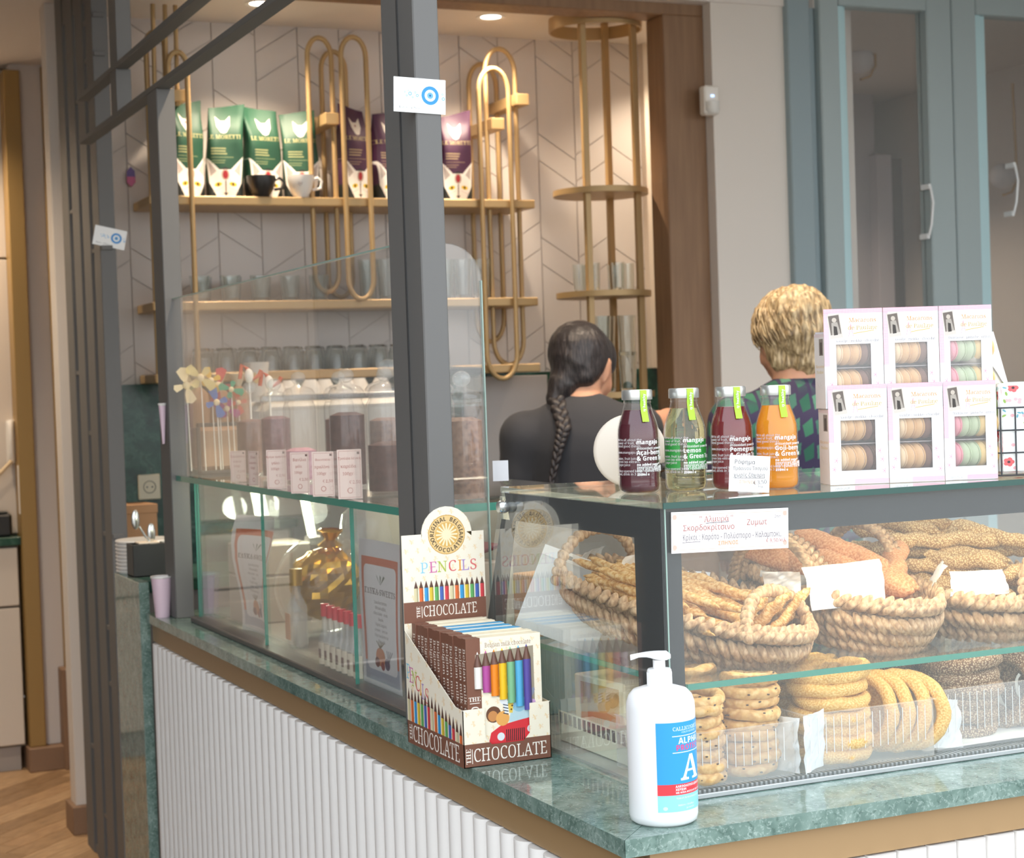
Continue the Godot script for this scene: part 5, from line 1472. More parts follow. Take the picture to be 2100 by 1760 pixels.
	for q in [[-0.045, 0.05, 0.02, -0.25], [-0.01, 0.05, 0.03, -0.1], [0.03, 0.05, 0.03, 0.05], [0.06, 0.055, 0.0, 0.2], [-0.03, 0.078, -0.02, 0.3], [0.012, 0.082, 0.035, 0.42], [0.04, 0.082, 0.02, 0.3], [-0.05, 0.085, -0.06, 0.6], [0.02, 0.104, -0.02, 0.35], [0.085, 0.085, 0.02, -0.75]]:
		one(tk[int(absf(q[3]) * 100) % 3], "thick_breadstick", m_thick, "thick orange-brown breadstick piled in the deep wicker basket", "breadstick", "thick orange-brown sticks in the deep basket", X2 * Transform3D(Basis(Vector3.UP, q[3]) * Basis(Vector3.RIGHT, 0.2), Vector3(q[0], q[1] + 0.004, q[2])))
	# --- basket 3: sesame sticks
	var t3 := deg_to_rad(-8)
	var X3 := Transform3D(Basis(Vector3.UP, t3) * Basis(Vector3.RIGHT, deg_to_rad(6)), Vector3(0.80, SY + 0.015, -0.39))
	var c3 := X3.origin
	var b3 := woven_basket("bread_basket", "wide wicker basket heaped with sesame sticks at the right of the display case", X3, 0.125, 0.19, 0.046, 2, 0.032, 11)
	beaded_handle(b3, Vector3(0.0, 0.062, 0.185), Vector3(0.12, 0.062, 0.12), 0.06, Vector3(0, 0, -0.02), 0.008)
	paper_sheet("white paper fold at the front of the sesame stick basket", c3 + Vector3(-0.07, 0.045, 0.145), t3 - 0.2, 0.09, 0.035, -0.015, 12)
	var sk := []
	for i in 3: sk.append(rod_mesh(0.13, 0.0115, 140 + i, 0.25, 0.012))
	for i in 30:
		var lay := i / 7
		var col := i % 7
		var x := (col - 3.0) * 0.032 * (1.0 - 0.1 * lay) + rng.randf_range(-0.006, 0.006)
		var z := rng.randf_range(-0.06, 0.07) - 0.02 * lay
		var y := 0.045 + lay * 0.021 + rng.randf_range(0, 0.006)
		var yaw := (1.2 if lay % 2 else 0.9) + rng.randf_range(-0.35, 0.35)
		one(sk[i % 3], "sesame_stick", m_ses2, "sesame-coated breadstick heaped in the wide wicker basket", "breadstick", "sesame sticks in the wide basket", X3 * Transform3D(Basis(Vector3.UP, yaw) * Basis(Vector3.RIGHT, rng.randf_range(-0.15, 0.15)), Vector3(x, y, z)))
	# --- lower level: rings
	var FY := 1.0118
	var ra := []
	for i in 3: ra.append(ring_mesh(0.0335, 0.0080, 200 + i, 0.06))
	var chip := MB.new().ball(Vector3.ZERO, Vector3(0.0022, 0.0012, 0.0016), 6, 4).done()
	var chipm := pm("raisin_chip", "4c2f1f", 0.6)
	var stack := func(x: float, z: float, n: int, step: float, meshes: Array, mat: Material, label: String, group: String, chips: bool, jit: float) -> void:
		for i in n:
			var t := thing("bread_ring", "%s, %s from the bottom" % [label, ORD[i]], "bread ring", Vector3(x + rng.randf_range(-jit, jit), FY + step * (0.55 + i), z + rng.randf_range(-jit, jit)), rng.randf() * TAU, group)
			t.rotation.x = rng.randf_range(-0.05, 0.05) + (0.16 if i == n - 1 else 0.0)
			t.rotation.z = rng.randf_range(-0.06, 0.06)
			part(meshes[i % 3], "crust", mat, t)
			if chips:
				for k in 9:
					var a := TAU * (k + rng.randf()) / 9.0
					var e := rng.randf_range(-0.4, 1.2)
					part(chip, "raisin", chipm, t, Transform3D(Basis(Vector3.UP, a) * Basis(Vector3.RIGHT, -e), Vector3(sin(a) * (0.0335 + cos(e) * 0.0081), sin(e) * 0.0083, cos(a) * (0.0335 + cos(e) * 0.0081) * 0.97)))
	stack.call(0.203, -0.180, 8, 0.0150, ra, m_ring, "pale raisin ring in the stack behind the white pump bottle", "raisin rings in the left stack", true, 0.003)
	stack.call(0.292, -0.188, 9, 0.0148, ra, m_ring, "pale raisin ring in the second stack from the left", "raisin rings in the second stack", true, 0.003)
	stack.call(0.247, -0.275, 9, 0.0148, ra, m_ring, "pale plain ring in the rear stack of the first tray", "raisin rings in the rear stack", false, 0.004)
	var rb := []
	for i in 3: rb.append(ring_mesh(0.047, 0.0100, 210 + i, 0.10))
	stack.call(0.428, -0.200, 7, 0.0182, rb, m_corn, "yellow cornmeal ring in the tall middle stack", "cornmeal rings in the middle stack", false, 0.004)
	stack.call(0.45, -0.31, 7, 0.0182, rb, m_corn, "yellow cornmeal ring in the rear middle stack", "cornmeal rings in the rear middle stack", false, 0.005)
	for i in 4:
		var t := thing("bread_ring", "yellow cornmeal ring standing on edge, %s from the tall stack" % ORD[i], "bread ring", Vector3(0.496 + i * 0.019, FY + 0.056, -0.215 + i * 0.010), 0.0, "cornmeal rings standing on edge")
		t.rotation = Vector3(0, 0.35 + 0.12 * i, PI / 2 - 0.22)
		part(rb[i % 3], "crust", m_corn, t)
	var rc := []
	for i in 3: rc.append(ring_mesh(0.050, 0.0115, 220 + i, 0.14))
	stack.call(0.69, -0.25, 6, 0.0185, rc, m_ses, "brown sesame-coated ring in the right stack", "sesame rings in the right stack", false, 0.005)
	stack.call(0.67, -0.36, 6, 0.0185, rc, m_ses, "brown sesame-coated ring in the rear right stack", "sesame rings in the rear right stack", false, 0.006)
	for i in 4:
		var t := thing("bread_ring", "brown sesame-coated ring leaning at the far right, %s from the sesame stack" % ORD[i], "bread ring", Vector3(0.765 + i * 0.03, FY + 0.055, -0.25 + i * 0.01), 0.0, "sesame rings leaning at the right")
		t.rotation = Vector3(0, 0.5 + 0.1 * i, PI / 2 - 0.35)
		part(rc[i % 3], "crust", m_ses, t)
	stack.call(0.90, -0.28, 5, 0.0185, rc, m_ses, "brown sesame ring in the stack by the right picture edge", "sesame rings at the picture edge", false, 0.006)
	plastic_tray("clear ribbed plastic tray around the raisin rings", 0.158, 0.332, -0.32, -0.142, 0.072)
	plastic_tray("clear ribbed plastic tray around the yellow cornmeal rings", 0.350, 0.560, -0.36, -0.142, 0.078)
	plastic_tray("clear ribbed plastic tray around the brown sesame rings", 0.575, 1.0, -0.42, -0.155, 0.085)
	paper_sheet("white printed paper at the right side of the raisin ring tray", Vector3(0.329, 1.0125, -0.165), -1.3, 0.06, 0.075, 0.004, 21)
	paper_sheet("white printed paper at the left side of the cornmeal ring tray", Vector3(0.366, 1.0125, -0.148), 0.15, 0.035, 0.078, 0.004, 22)
	paper_sheet("white printed paper at the left of the sesame ring tray", Vector3(0.60, 1.0125, -0.162), 0.1, 0.055, 0.068, -0.004, 23)
	one(MB.new().sheet([[Vector3(0.56, 1.0125, -0.16), Vector3(0.7, 1.0135, -0.16), Vector3(0.95, 1.0125, -0.16)], [Vector3(0.56, 1.0125, -0.25), Vector3(0.7, 1.0125, -0.25), Vector3(0.95, 1.0125, -0.25)]]), "paper_sheet", pm("plain_paper", "e9eef0", 0.75), "white paper lying under the brown sesame rings", "paper")
	# left part of the case, seen through the side pane
	var cr := pm("cream_carton", "ded6b4", 0.6)
	var bxs := thing("cream_carton", "cream carton with printed picture on the case floor behind the side glass", "carton", Vector3(0.34, 1.005, -0.52), 0.1)
	part(MB.new().bx(-0.10, 0.08, 0, 0.09, -0.09, 0.05, 0.002), "body", cr, bxs)
	part(MB.new().bx(-0.1012, -0.1, 0.01, 0.08, -0.07, 0.035), "picture", pm("carton_picture", "c39a58", 0.6), bxs)
	var fl := thing("folded_paper_tray", "pale paper tray with a black and white striped edge low behind the side glass", "paper tray", Vector3(0.24, 1.005, -0.43))
	part(MB.new().bx(-0.06, 0.06, 0, 0.03, -0.12, 0.1, 0.002), "tray", pm("mint_paper", "d9dfc8", 0.6), fl)
	for i in 14:
		part(MB.new().box(Vector3(-0.061, 0.036, -0.11 + i * 0.0155), Vector3(0.0012, 0.016, 0.008), 0.0, TR(0, 0, 0)), "stripe", pm("stripe_ink", "4c5254", 0.6), fl)
	part(MB.new().bx(-0.0605, -0.0595, 0.03, 0.046, -0.12, 0.1), "striped_edge", pm("mint_paper", "d9dfc8", 0.6), fl)
	var rl := thing("paper_roll", "white paper roll lying at the back of the case behind the breadsticks", "roll", Vector3(0.42, SY, -0.585))
	part(MB.new().lathe([Vector2(0.016, 0), Vector2(0.05, 0), Vector2(0.05, 0.085), Vector2(0.016, 0.085), Vector2(0.016, 0.0)], 32), "paper", pm("plain_paper", "e9eef0", 0.75), rl)
	part(MB.new().lathe([Vector2(0.014, 0.001), Vector2(0.0158, 0.001), Vector2(0.0158, 0.084), Vector2(0.014, 0.084)], 24), "core", pm("kraft_card", "b98a5c", 0.8), rl)
	var pk := thing("plastic_sleeve", "clear punched plastic sleeve with white paper leaning behind the side glass", "sleeve", Vector3(0.20, SY, -0.60), -0.45)
	part(MB.new().box(Vector3(0, 0.06, 0), Vector3(0.13, 0.12, 0.002), 0.0, TR(0, 0, 0, -18, 0, -22)), "paper", pm("sleeve_paper", "cfd6d4", 0.4), pk)
	part(MB.new().box(Vector3(0.0, 0.128, 0.001), Vector3(0.13, 0.016, 0.0016), 0.0, TR(0, 0, 0, -18, 0, -22)), "punched_strip", pm("sleeve_strip", "e8ebe6", 0.3), pk)
	for i in 3:
		part(MB.new().box(Vector3(-0.02 + i * 0.025, 0.128, 0.002), Vector3(0.011 if i == 1 else 0.006, 0.006, 0.0016), 0.002, TR(0, 0, 0, -18, 0, -22)), "punch_hole", pm("hole_dark", "4d5350", 0.7), pk)
	var ob := thing("orange_carton", "orange and white carton beyond the display case", "carton", Vector3(0.30, 1.0, -0.80), 0.2)
	part(MB.new().bx(-0.06, 0.06, 0.13, 0.23, -0.04, 0.03, 0.002), "body", pm("orange_print", "e3a049", 0.55), ob)
	part(MB.new().bx(-0.0602, 0.0602, 0.17, 0.185, -0.0402, 0.0302), "band", pm("white_band", "ece5d6", 0.55), ob)
	part(MB.new().bx(-0.062, 0.062, 0.0, 0.13, -0.042, 0.032, 0.002), "lower_box", pm("teal_print", "2d8590", 0.5), ob)

func facing(x: float, z: float) -> float:
	return atan2(-0.9577 - x, 1.8572 - z)

func bend_on(r: float):
	# lettering laid out flat around x = 0 at z = 0, wrapped on an upright cylinder of radius r
	return func(p: Vector3, q: Vector3) -> Array:
		var a := p.x / r
		var rr := r + p.z
		return [Vector3(sin(a) * rr, p.y, cos(a) * rr), Vector3(sin(a) * q.z + cos(a) * q.x, q.y, cos(a) * q.z - sin(a) * q.x)]

func juice(at: Vector3, liquid: Material, name1: String, name2: String, label: String, panel: Material, clear: bool) -> void:
	var t := thing("juice_bottle", label, "bottle", at, facing(at.x, at.z), "juice bottles on the display case")
	var R := 0.0295
	var pr := [Vector2(0.0, 0.003), Vector2(R * 0.8, 0.0), Vector2(R * 0.95, 0.003), Vector2(R, 0.010), Vector2(R * 0.985, 0.016), Vector2(R * 0.985, 0.022), Vector2(R, 0.028), Vector2(R, 0.080), Vector2(R * 0.985, 0.088), Vector2(R * 0.9, 0.098), Vector2(R * 0.72, 0.113), Vector2(R * 0.64, 0.124), Vector2(R * 0.63, 0.132)]
	part(MB.new().lathe(pr, 40), "glass", glassm("bottle_glass", "f6faf8", 0.012), t)
	var li := [Vector2(0.0, 0.0045)]
	for q in pr.slice(1, 11):
		var y: float = q.y + 0.0012
		if y < 0.116: li.append(Vector2(q.x - 0.0016, y))
	li.append(Vector2(R * 0.70 - 0.0016, 0.1155)); li.append(Vector2(0, 0.1155))
	part(MB.new().lathe(li, 40), "juice", liquid, t)
	var cp := MB.new().lathe([Vector2(R * 0.70, 0.130), Vector2(R * 0.72, 0.1295), Vector2(R * 0.73, 0.131), Vector2(R * 0.73, 0.1415), Vector2(R * 0.69, 0.1435), Vector2(0, 0.1432)], 36)
	var cap := part(cp, "cap", pm("tin_cap", "cfd0cc", 0.28, 0.75), t)
	part(MB.new().lathe([Vector2(R * 0.64, 0.124), Vector2(R * 0.67, 0.1255), Vector2(R * 0.64, 0.127)], 32), "neck_ring", mats["bottle_glass"], t)
	# green tie-band from the cap down the neck
	var band := pm("lime_band", "a6d62f", 0.45)
	var g := []
	var py := [[0.1438, 0.0], [0.1436, R * 0.5], [0.1425, R * 0.75], [0.132, R * 0.765], [0.124, R * 0.72], [0.113, R * 0.78], [0.103, R * 0.9], [0.099, R * 0.94]]
	for q in py:
		var row := []
		for j in 5:
			var a: float = 0.42 + (j - 2) * 0.0022 / maxf(q[1], 0.004) * 1.1
			row.append(Vector3(sin(a) * (q[1] + 0.0008), q[0], cos(a) * (q[1] + 0.0008)))
		g.append(row)
	part(MB.new().sheet(g, true), "seal_band", band, t)
	var bt := MB.new()
	Print.letters(bt, "#happy healthy", 0.0052, sansb, 1, 0.0002, Transform3D(Basis(Vector3(0, 1, 0), Vector3(-1, 0, 0), Vector3(0, 0, 1)), Vector3(0.42 * R * 0.8, 0.118, 0.0)), func(p: Vector3, q: Vector3) -> Array:
		var rr := R * (0.74 + maxf(0.0, (0.113 - p.y) * 10.0)) + 0.0018 + p.z + (0.0006 if p.y > 0.122 else 0.0)
		var a := p.x / (R * 0.8)
		return [Vector3(sin(a) * rr, p.y, cos(a) * rr), Vector3(sin(a), 0, cos(a))])
	part(bt, "band_lettering", pm("print_white", "f4f4f2", 0.5), t)
	if panel:
		for q in [[0.1, 1.35, 0.030, 0.072], [-1.35, -0.25, 0.030, 0.074]]:
			part(MB.new().lathe([Vector2(R + 0.0003, q[2]), Vector2(R + 0.0003, q[3])], 14, Transform3D.IDENTITY, q[0], q[1]), "printed_panel", panel, t)
	# white lettering printed on the glass
	var m := MB.new()
	var b = bend_on(R + 0.0005)
	var x0 := -0.003
	var put := func(s: String, x: float, y: float, size: float, f: Font) -> void:
		Print.letters(m, s, size, f, 0, 0.0002, T(x, y, 0), b)
	put.call("mangajo", x0, 0.071, 0.0082, sansb)
	put.call("antioxidant power fruit", x0, 0.0625, 0.0026, sans)
	put.call(name1, x0, 0.0565, 0.0084, sansb)
	put.call(name2, x0, 0.0485, 0.0084, sansb)
	put.call("no added sugar*", x0, 0.0400, 0.0034, sansb)
	for i in 3: put.call(["sweetened with nature's own grape", "juice and brewed green tea from", "sun ripened fruit, nothing else"][i], x0, 0.0365 - i * 0.0026, 0.0019, sans)
	put.call("250ml e", x0, 0.0265, 0.0036, sansb)
	part(m, "white_lettering", pm("print_white", "f4f4f2", 0.5), t)
	var m2 := MB.new()
	var lines := ["We're all about the", "power of fruit, so we", "blend good things", "", "www.mangajo.com", "", "water, fruit juice,", "green tea extract,", "grape juice", "", "Once opened keep", "cool, drink in 3 days"]
	for i in lines.size():
		if lines[i] != "": Print.letters(m2, lines[i], 0.0019, sans, 0, 0.0002, T(-0.036, 0.0745 - i * 0.0043, 0), b)
	part(m2, "small_lettering", pm("print_grey", "d3c9cb", 0.5), t)

func macaron_front(kind: int) -> ImageTexture:
	var p := Print.new(1.0, 1.72, 360, Color("e9e8ea"))
	var pk := Color("e59fb4")
	# gingham bands
	for i in 40:
		p.rect(i * 0.025, 0.0, 0.012, 0.075, pk.lerp(Color("e9e8ea"), 0.15))
	for j in 4: p.rect(0.0, 0.004 + j * 0.02, 1.0, 0.008, pk)
	for i in 4: p.rect(0.004 + i * 0.022, 0.075, 0.011, 0.9, pk.lerp(Color("e9e8ea"), 0.25))
	for j in 46: p.rect(0.0, 0.075 + j * 0.02, 0.085, 0.009, pk.lerp(Color("e9e8ea"), 0.15))
	for j in 4: p.rect(0.42, 1.63 + j * 0.02, 0.58, 0.009, pk)
	for i in 24: p.rect(0.42 + i * 0.025, 1.63, 0.012, 0.08, pk.lerp(Color("e9e8ea"), 0.15))
	# little sepia photograph, tilted
	var c := Vector2(0.19, 0.29)
	var rot := func(x: float, y: float) -> Vector2: return c + Vector2(x, y).rotated(-0.13)
	p.poly([rot.call(-0.11, -0.2), rot.call(0.11, -0.2), rot.call(0.11, 0.22), rot.call(-0.11, 0.22)], Color("cfc7be"))
	p.poly([rot.call(-0.09, -0.18), rot.call(0.09, -0.18), rot.call(0.09, 0.15), rot.call(-0.09, 0.15)], Color("6d635c"))
	p.poly([rot.call(-0.07, 0.15), rot.call(-0.05, -0.06), rot.call(0.05, -0.06), rot.call(0.08, 0.15)], Color("aaa197"))
	p.disc(c.x - 0.01, c.y - 0.1, 0.04, Color("c2b7aa"))
	p.poly([rot.call(-0.04, 0.16), rot.call(-0.02, 0.0), rot.call(0.03, 0.02), rot.call(0.03, 0.16)], Color("3d3733"))
	p.text("Macarons", 0.66, 0.2, 0.1, Color("c98a2e"), serif, 1)
	p.text("de Pauline", 0.66, 0.33, 0.1, Color("b89a2a"), serif, 1)
	p.line(Vector2(0.5, 0.43), Vector2(0.85, 0.38), 0.012, Color("cdb050"))
	p.path([Vector2(0.42, 0.48), Vector2(0.46, 0.26), Vector2(0.5, 0.48)], 0.007, Color("dc8fa8"))
	p.line(Vector2(0.44, 0.4), Vector2(0.48, 0.4), 0.007, Color("dc8fa8"))
	p.text(["vanilje - mokka - chocolat", "framboise - pistache - citron"][kind], 0.57, 0.555, 0.06, Color("6f666a"), serif, 1)
	for q in [[0.86, 1.15], [0.9, 1.3], [0.12, 1.3], [0.08, 1.45], [0.93, 1.5]]:
		for k in 5: p.line(Vector2(q[0], q[1]), Vector2(q[0], q[1]) + Vector2(0.045, 0).rotated(k * 1.25), 0.008, Color("dc8fa8"))
	p.text("12pcs/125g", 0.2, 1.66, 0.05, Color("a8a4a6"), sans, 1)
	return p.tex()

func macaron_side() -> ImageTexture:
	var p := Print.new(0.5, 1.72, 300, Color("e9e1dc"))
	for j in 4: p.rect(0.0, 0.01 + j * 0.02, 0.5, 0.008, Color("e0b3bd"))
	p.rect(0.24, 0.12, 0.2, 0.38, Color("8e827a")); p.rect(0.29, 0.2, 0.1, 0.28, Color("5b514b"))
	p.text("Macarons", 0.26, 0.75, 0.09, Color("d9a95c"), serif, 1)
	p.text("Pauline", 0.26, 0.88, 0.09, Color("d2b86a"), serif, 1)
	for k in 6: p.line(Vector2(0.1 + k * 0.05, 1.1 + 0.06 * (k % 3)), Vector2(0.16 + k * 0.04, 1.2 + 0.07 * (k % 2)), 0.006, Color("cfc0bb"))
	return p.tex()

func macaron_box(at: Vector3, turn: float, kind: int, label: String, W: float, H: float) -> void:
	var t := thing("macaron_box", label, "box", at, turn, "white macaron boxes")
	var D := 0.05
	var front := tm("macaron_print_%d" % kind, mats["macaron_print_%d" % kind].albedo_texture if mats.has("macaron_print_%d" % kind) else macaron_front(kind), 0.55)
	var sidem := tm("macaron_side_print", mats["macaron_side_print"].albedo_texture if mats.has("macaron_side_print") else macaron_side(), 0.55)
	# front wall with a window cut in it
	var wx0 := -0.5 + 0.20
	var wx1 := -0.5 + 0.79
	var wy0 := 1.0 - 1.48 / 1.72
	var wy1 := 1.0 - 0.61 / 1.72
	var m := MB.new()
	var xs := [-0.5, wx0, wx1, 0.5]
	var ys := [0.0, wy0, wy1, 1.0]
	for i in 3:
		for j in 3:
			if i == 1 and j == 1: continue
			m.quad(Vector3(xs[i] * W, ys[j] * H, 0), Vector3(xs[i + 1] * W, ys[j] * H, 0), Vector3(xs[i + 1] * W, ys[j + 1] * H, 0), Vector3(xs[i] * W, ys[j + 1] * H, 0), Vector2(xs[i] + 0.5, 1.0 - ys[j]), Vector2(xs[i + 1] + 0.5, 1.0 - ys[j + 1]))
	# thickness of the card inside the window
	for q in [[wx0, wy0, wx1, wy0], [wx1, wy0, wx1, wy1], [wx1, wy1, wx0, wy1], [wx0, wy1, wx0, wy0]]:
		m.quad(Vector3(q[0] * W, q[1] * H, 0), Vector3(q[2] * W, q[3] * H, 0), Vector3(q[2] * W, q[3] * H, -0.001), Vector3(q[0] * W, q[1] * H, -0.001), Vector2(0.95, 0.5), Vector2(0.97, 0.52))
	part(m, "front_panel", front, t)
	var wcard := pm("white_card", "f3f0f0", 0.6)
	part(MB.new().quad(Vector3(-W / 2, 0, -D), Vector3(-W / 2, 0, 0), Vector3(-W / 2, H * 0.76, 0), Vector3(-W / 2, H * 0.76, -D)), "side_panel", sidem, t)
	part(MB.new().quad(Vector3(W / 2, 0, 0), Vector3(W / 2, 0, -D), Vector3(W / 2, H * 0.76, -D), Vector3(W / 2, H * 0.76, 0)), "side_panel", sidem, t)
	part(MB.new().quad(Vector3(W / 2, 0, -D), Vector3(-W / 2, 0, -D), Vector3(-W / 2, H * 0.76, -D), Vector3(W / 2, H * 0.76, -D)), "back_panel", wcard, t)
	part(MB.new().bx(-W / 2, W / 2, 0, 0.0008, -D, 0), "bottom_panel", wcard, t)
	part(MB.new().quad(Vector3(-W / 2, H * 0.76, 0), Vector3(W / 2, H * 0.76, 0), Vector3(W / 2, H * 0.76, -D), Vector3(-W / 2, H * 0.76, -D)), "top_panel", wcard, t)
	part(MB.new().bx(-W / 2 + 0.0005, W / 2 - 0.0005, H * 0.76, H, -0.0008, -0.0003), "hanging_flap", wcard, t)
	part(MB.new().bx(wx0 * W - 0.002, wx1 * W + 0.002, wy0 * H - 0.002, wy1 * H + 0.002, -0.0016, -0.0012), "window_film", glassm("window_film", "ffffff", 0.05, 0.03), t)
	part(MB.new().bx(-W / 2 + 0.001, W / 2 - 0.001, 0.0565, 0.0575, -D + 0.002, -0.006), "divider", pm("grey_insert", "a8a0a0", 0.4), t)
	part(MB.new().bx(-W / 2 + 0.001, W / 2 - 0.001, 0.002, H * 0.78, -D + 0.002, -D + 0.003), "insert_back", pm("grey_insert", "a8a0a0", 0.4), t)

func macaron_mesh() -> Array:
	var shell := []
	for s in [-1.0, 1.0]:
		shell.append(MB.new().lathe([Vector2(0.0, 0.0085), Vector2(0.010, 0.0078), Vector2(0.0155, 0.0052), Vector2(0.0168, 0.0028), Vector2(0.0172, 0.0022), Vector2(0.0168, 0.0012), Vector2(0.0, 0.0012)] if s > 0 else [Vector2(0.0, -0.0012), Vector2(0.0168, -0.0012), Vector2(0.0172, -0.0022), Vector2(0.0168, -0.0028), Vector2(0.0155, -0.0052), Vector2(0.010, -0.0078), Vector2(0.0, -0.0085)], 20).done())
	shell.append(MB.new().lathe([Vector2(0, -0.0012), Vector2(0.0152, -0.0012), Vector2(0.0152, 0.0012), Vector2(0, 0.0012)], 18).done())
	return shell

func case_top() -> void:
	var TY := 1.3865
	var liquid := func(nm: String, hex: String, a: float) -> StandardMaterial3D:
		var m := pm(nm, hex, 0.08)
		return m
	var acai: StandardMaterial3D = liquid.call("acai_juice", "4a0d1e", 1.0)
	var pome: StandardMaterial3D = liquid.call("pomegranate_juice", "6f1219", 1.0)
	var goji: StandardMaterial3D = liquid.call("goji_juice", "eba510", 1.0)
	for m in [acai, pome, goji]:
		m.backlight_enabled = true; m.backlight = Color(m.albedo_color)
	var lemon := pm("lemon_juice", "e9e3b0", 0.0)
	lemon.refraction_enabled = true; lemon.refraction_scale = 0.033; lemon.albedo_color.a = 0.04
	juice(Vector3(0.213, TY, -0.331), acai, "Açai-berry", "& Green Tea", "juice bottle with dark purple-red juice at the left end of the row", null, false)
	juice(Vector3(0.282, TY, -0.321), lemon, "Lemon", "& Green Tea", "juice bottle with clear pale lemon drink and green print", pm("leaf_green_print", "2f8f3c", 0.4), true)
	juice(Vector3(0.337, TY, -0.286), pome, "Pomegranate", "& Green Tea", "juice bottle with bright red pomegranate juice behind the small price card", null, false)
	juice(Vector3(0.392, TY, -0.256), goji, "Goji-berry", "& Green Tea", "juice bottle with orange-yellow juice at the right end of the row", null, false)
	# small price card
	var pc := Print.new(1.2, 1.05, 300, Color("f6f3f0"))
	for q in [[0.05, 0.05, 1.1, 0.01], [0.05, 0.98, 1.1, 0.01], [0.05, 0.05, 0.01, 0.94], [1.14, 0.05, 0.01, 0.94]]: pc.rect(q[0], q[1], q[2], q[3], Color("e4c3b4"))
	var ink := Color("3c3c42")
	pc.text("Ρόφημα", 0.45, 0.19, 0.17, ink, sans, 1)
	pc.text("Πράσινου Τσαγιού", 0.62, 0.37, 0.145, ink, sans, 1, -0.03, 0.85)
	pc.text("χωρίς ζάχαρη", 0.6, 0.56, 0.15, ink, sans, 1, -0.03)
	pc.line(Vector2(0.15, 0.66), Vector2(1.05, 0.63), 0.014, ink)
	pc.text("ΣΠΗΝΟΣ", 0.55, 0.77, 0.12, Color("d8ac8c"), sansb, 1)
	pc.text("€ 3,50", 0.92, 0.76, 0.15, ink, sans, 1, -0.15)
	pc.text("τεμ.", 0.95, 0.88, 0.1, ink, sans, 1)
	var st := thing("price_card", "small handwritten price card leaning in front of the red juice bottle", "price card", Vector3(0.300, TY, -0.185), facing(0.3, -0.185) + 0.05)
	part(MB.new().box(Vector3(0, 0.0265, 0), Vector3(0.054, 0.049, 0.001), 0.0, TR(0, 0, 0, -8, 0, -4)), "card", tm("tea_card_print", pc.tex(), 0.55), st)
	part(MB.new().box(Vector3(0.002, 0.004, 0.002), Vector3(0.034, 0.008, 0.008), 0.002), "clear_holder", glassm("clip_clear", "ffffff", 0.2), st)
	# cream disc behind the first bottle
	var dc := thing("cream_disc", "round cream disc standing on edge behind the dark red juice bottle", "disc", Vector3(0.262, TY, -0.45), facing(0.262, -0.45))
	part(MB.new().lathe([Vector2(0, -0.006), Vector2(0.048, -0.006), Vector2(0.0525, -0.003), Vector2(0.0535, 0.0), Vector2(0.0525, 0.003), Vector2(0.048, 0.006), Vector2(0, 0.0065)], 48, TR(0, 0.0538, 0, 84)), "disc", pm("cream_lacquer", "e9dccb", 0.5), dc)
	part(MB.new().box(Vector3(0, 0.008, -0.014), Vector3(0.03, 0.016, 0.02), 0.003), "foot", pm("cream_lacquer", "e9dccb", 0.5), dc)
	# macaron boxes: two tiers of three
	var p0 := Vector3(0.462, TY, -0.232)
	var turn := deg_to_rad(-18)
	var ux := Basis(Vector3.UP, turn) * Vector3(1, 0, 0)
	var mm := macaron_mesh()
	var W := [0.086, 0.081, 0.078]
	var colors := {"coffee": "d9ae7c", "cream": "e8c9a0", "choc": "7a5648", "pist": "b9c7a4", "lemon": "eccb8c", "pink": "e79aa5"}
	var fill := {"coffee": "efe0c8", "cream": "f2e4d2", "choc": "5a3c32", "pist": "dfe4cc", "lemon": "f3e2b8", "pink": "f1c2c8"}
	var run := 0.0
	for col in 3:
		for tier in 2:
			var w: float = W[col]
			var H := 0.140
			var o := p0 + ux * (run + w * 0.5) + Vector3(0, tier * 0.107, 0)
			var where := ["left", "middle", "right"][col] as String
			# upper boxes stand on the lower ones, a little behind their flaps
			if tier == 1: o += Basis(Vector3.UP, turn) * Vector3(-0.002, 0.0, -0.004)
			var kind := 1 if col == 2 else 0
			macaron_box(o, turn, kind, "white macaron box, %s of the %s row%s" % [where, "upper" if tier else "lower", ", green and yellow macarons" if kind else ", brown macarons"], w - 0.001, H)
			var kinds := ["cream", "coffee", "coffee", "choc", "choc"] if kind == 0 else ["pink", "pist", "pist", "lemon", "lemon"]
			for rw in 2:
				for k in 5:
					var kd: String = kinds[k]
					var lx := -w * 0.5 + 0.0185 + k * 0.0132
					var pos := o + Basis(Vector3.UP, turn) * Vector3(lx, 0.0365 + rw * 0.043, -0.0215)
					var mc := thing("macaron", "%s macaron, %s row, in the %s box of the %s tier, %s" % [{"coffee": "caramel", "cream": "cream", "choc": "chocolate brown", "pist": "pale green", "lemon": "pale yellow", "pink": "pink"}[kd], "upper" if rw else "lower", where, "upper" if tier else "lower", ["leftmost", "second", "third", "fourth", "rightmost"][k]], "macaron", pos, turn, "macarons in the boxes")
					var tilt := Transform3D(Basis(Vector3.FORWARD, PI / 2 - 0.1) * Basis.IDENTITY, Vector3.ZERO)
					tilt = Transform3D(Basis(Vector3.UP, 0.45).scaled(Vector3.ONE * 1.12), Vector3.ZERO) * tilt
					part(mm[0], "shell", pm("macaron_" + kd, colors[kd], 0.65), mc, tilt)
					part(mm[1], "shell", pm("macaron_" + kd, colors[kd], 0.65), mc, tilt)
					part(mm[2], "filling", pm("filling_" + kd, fill[kd], 0.6), mc, tilt)
		run += W[col]
	# wire basket with flowered lining and foil-capped bottle
	var fp := Print.new(2.0, 2.0, 200, Color("f1f3f0"))
	var rng := RandomNumberGenerator.new()
	rng.seed = 12
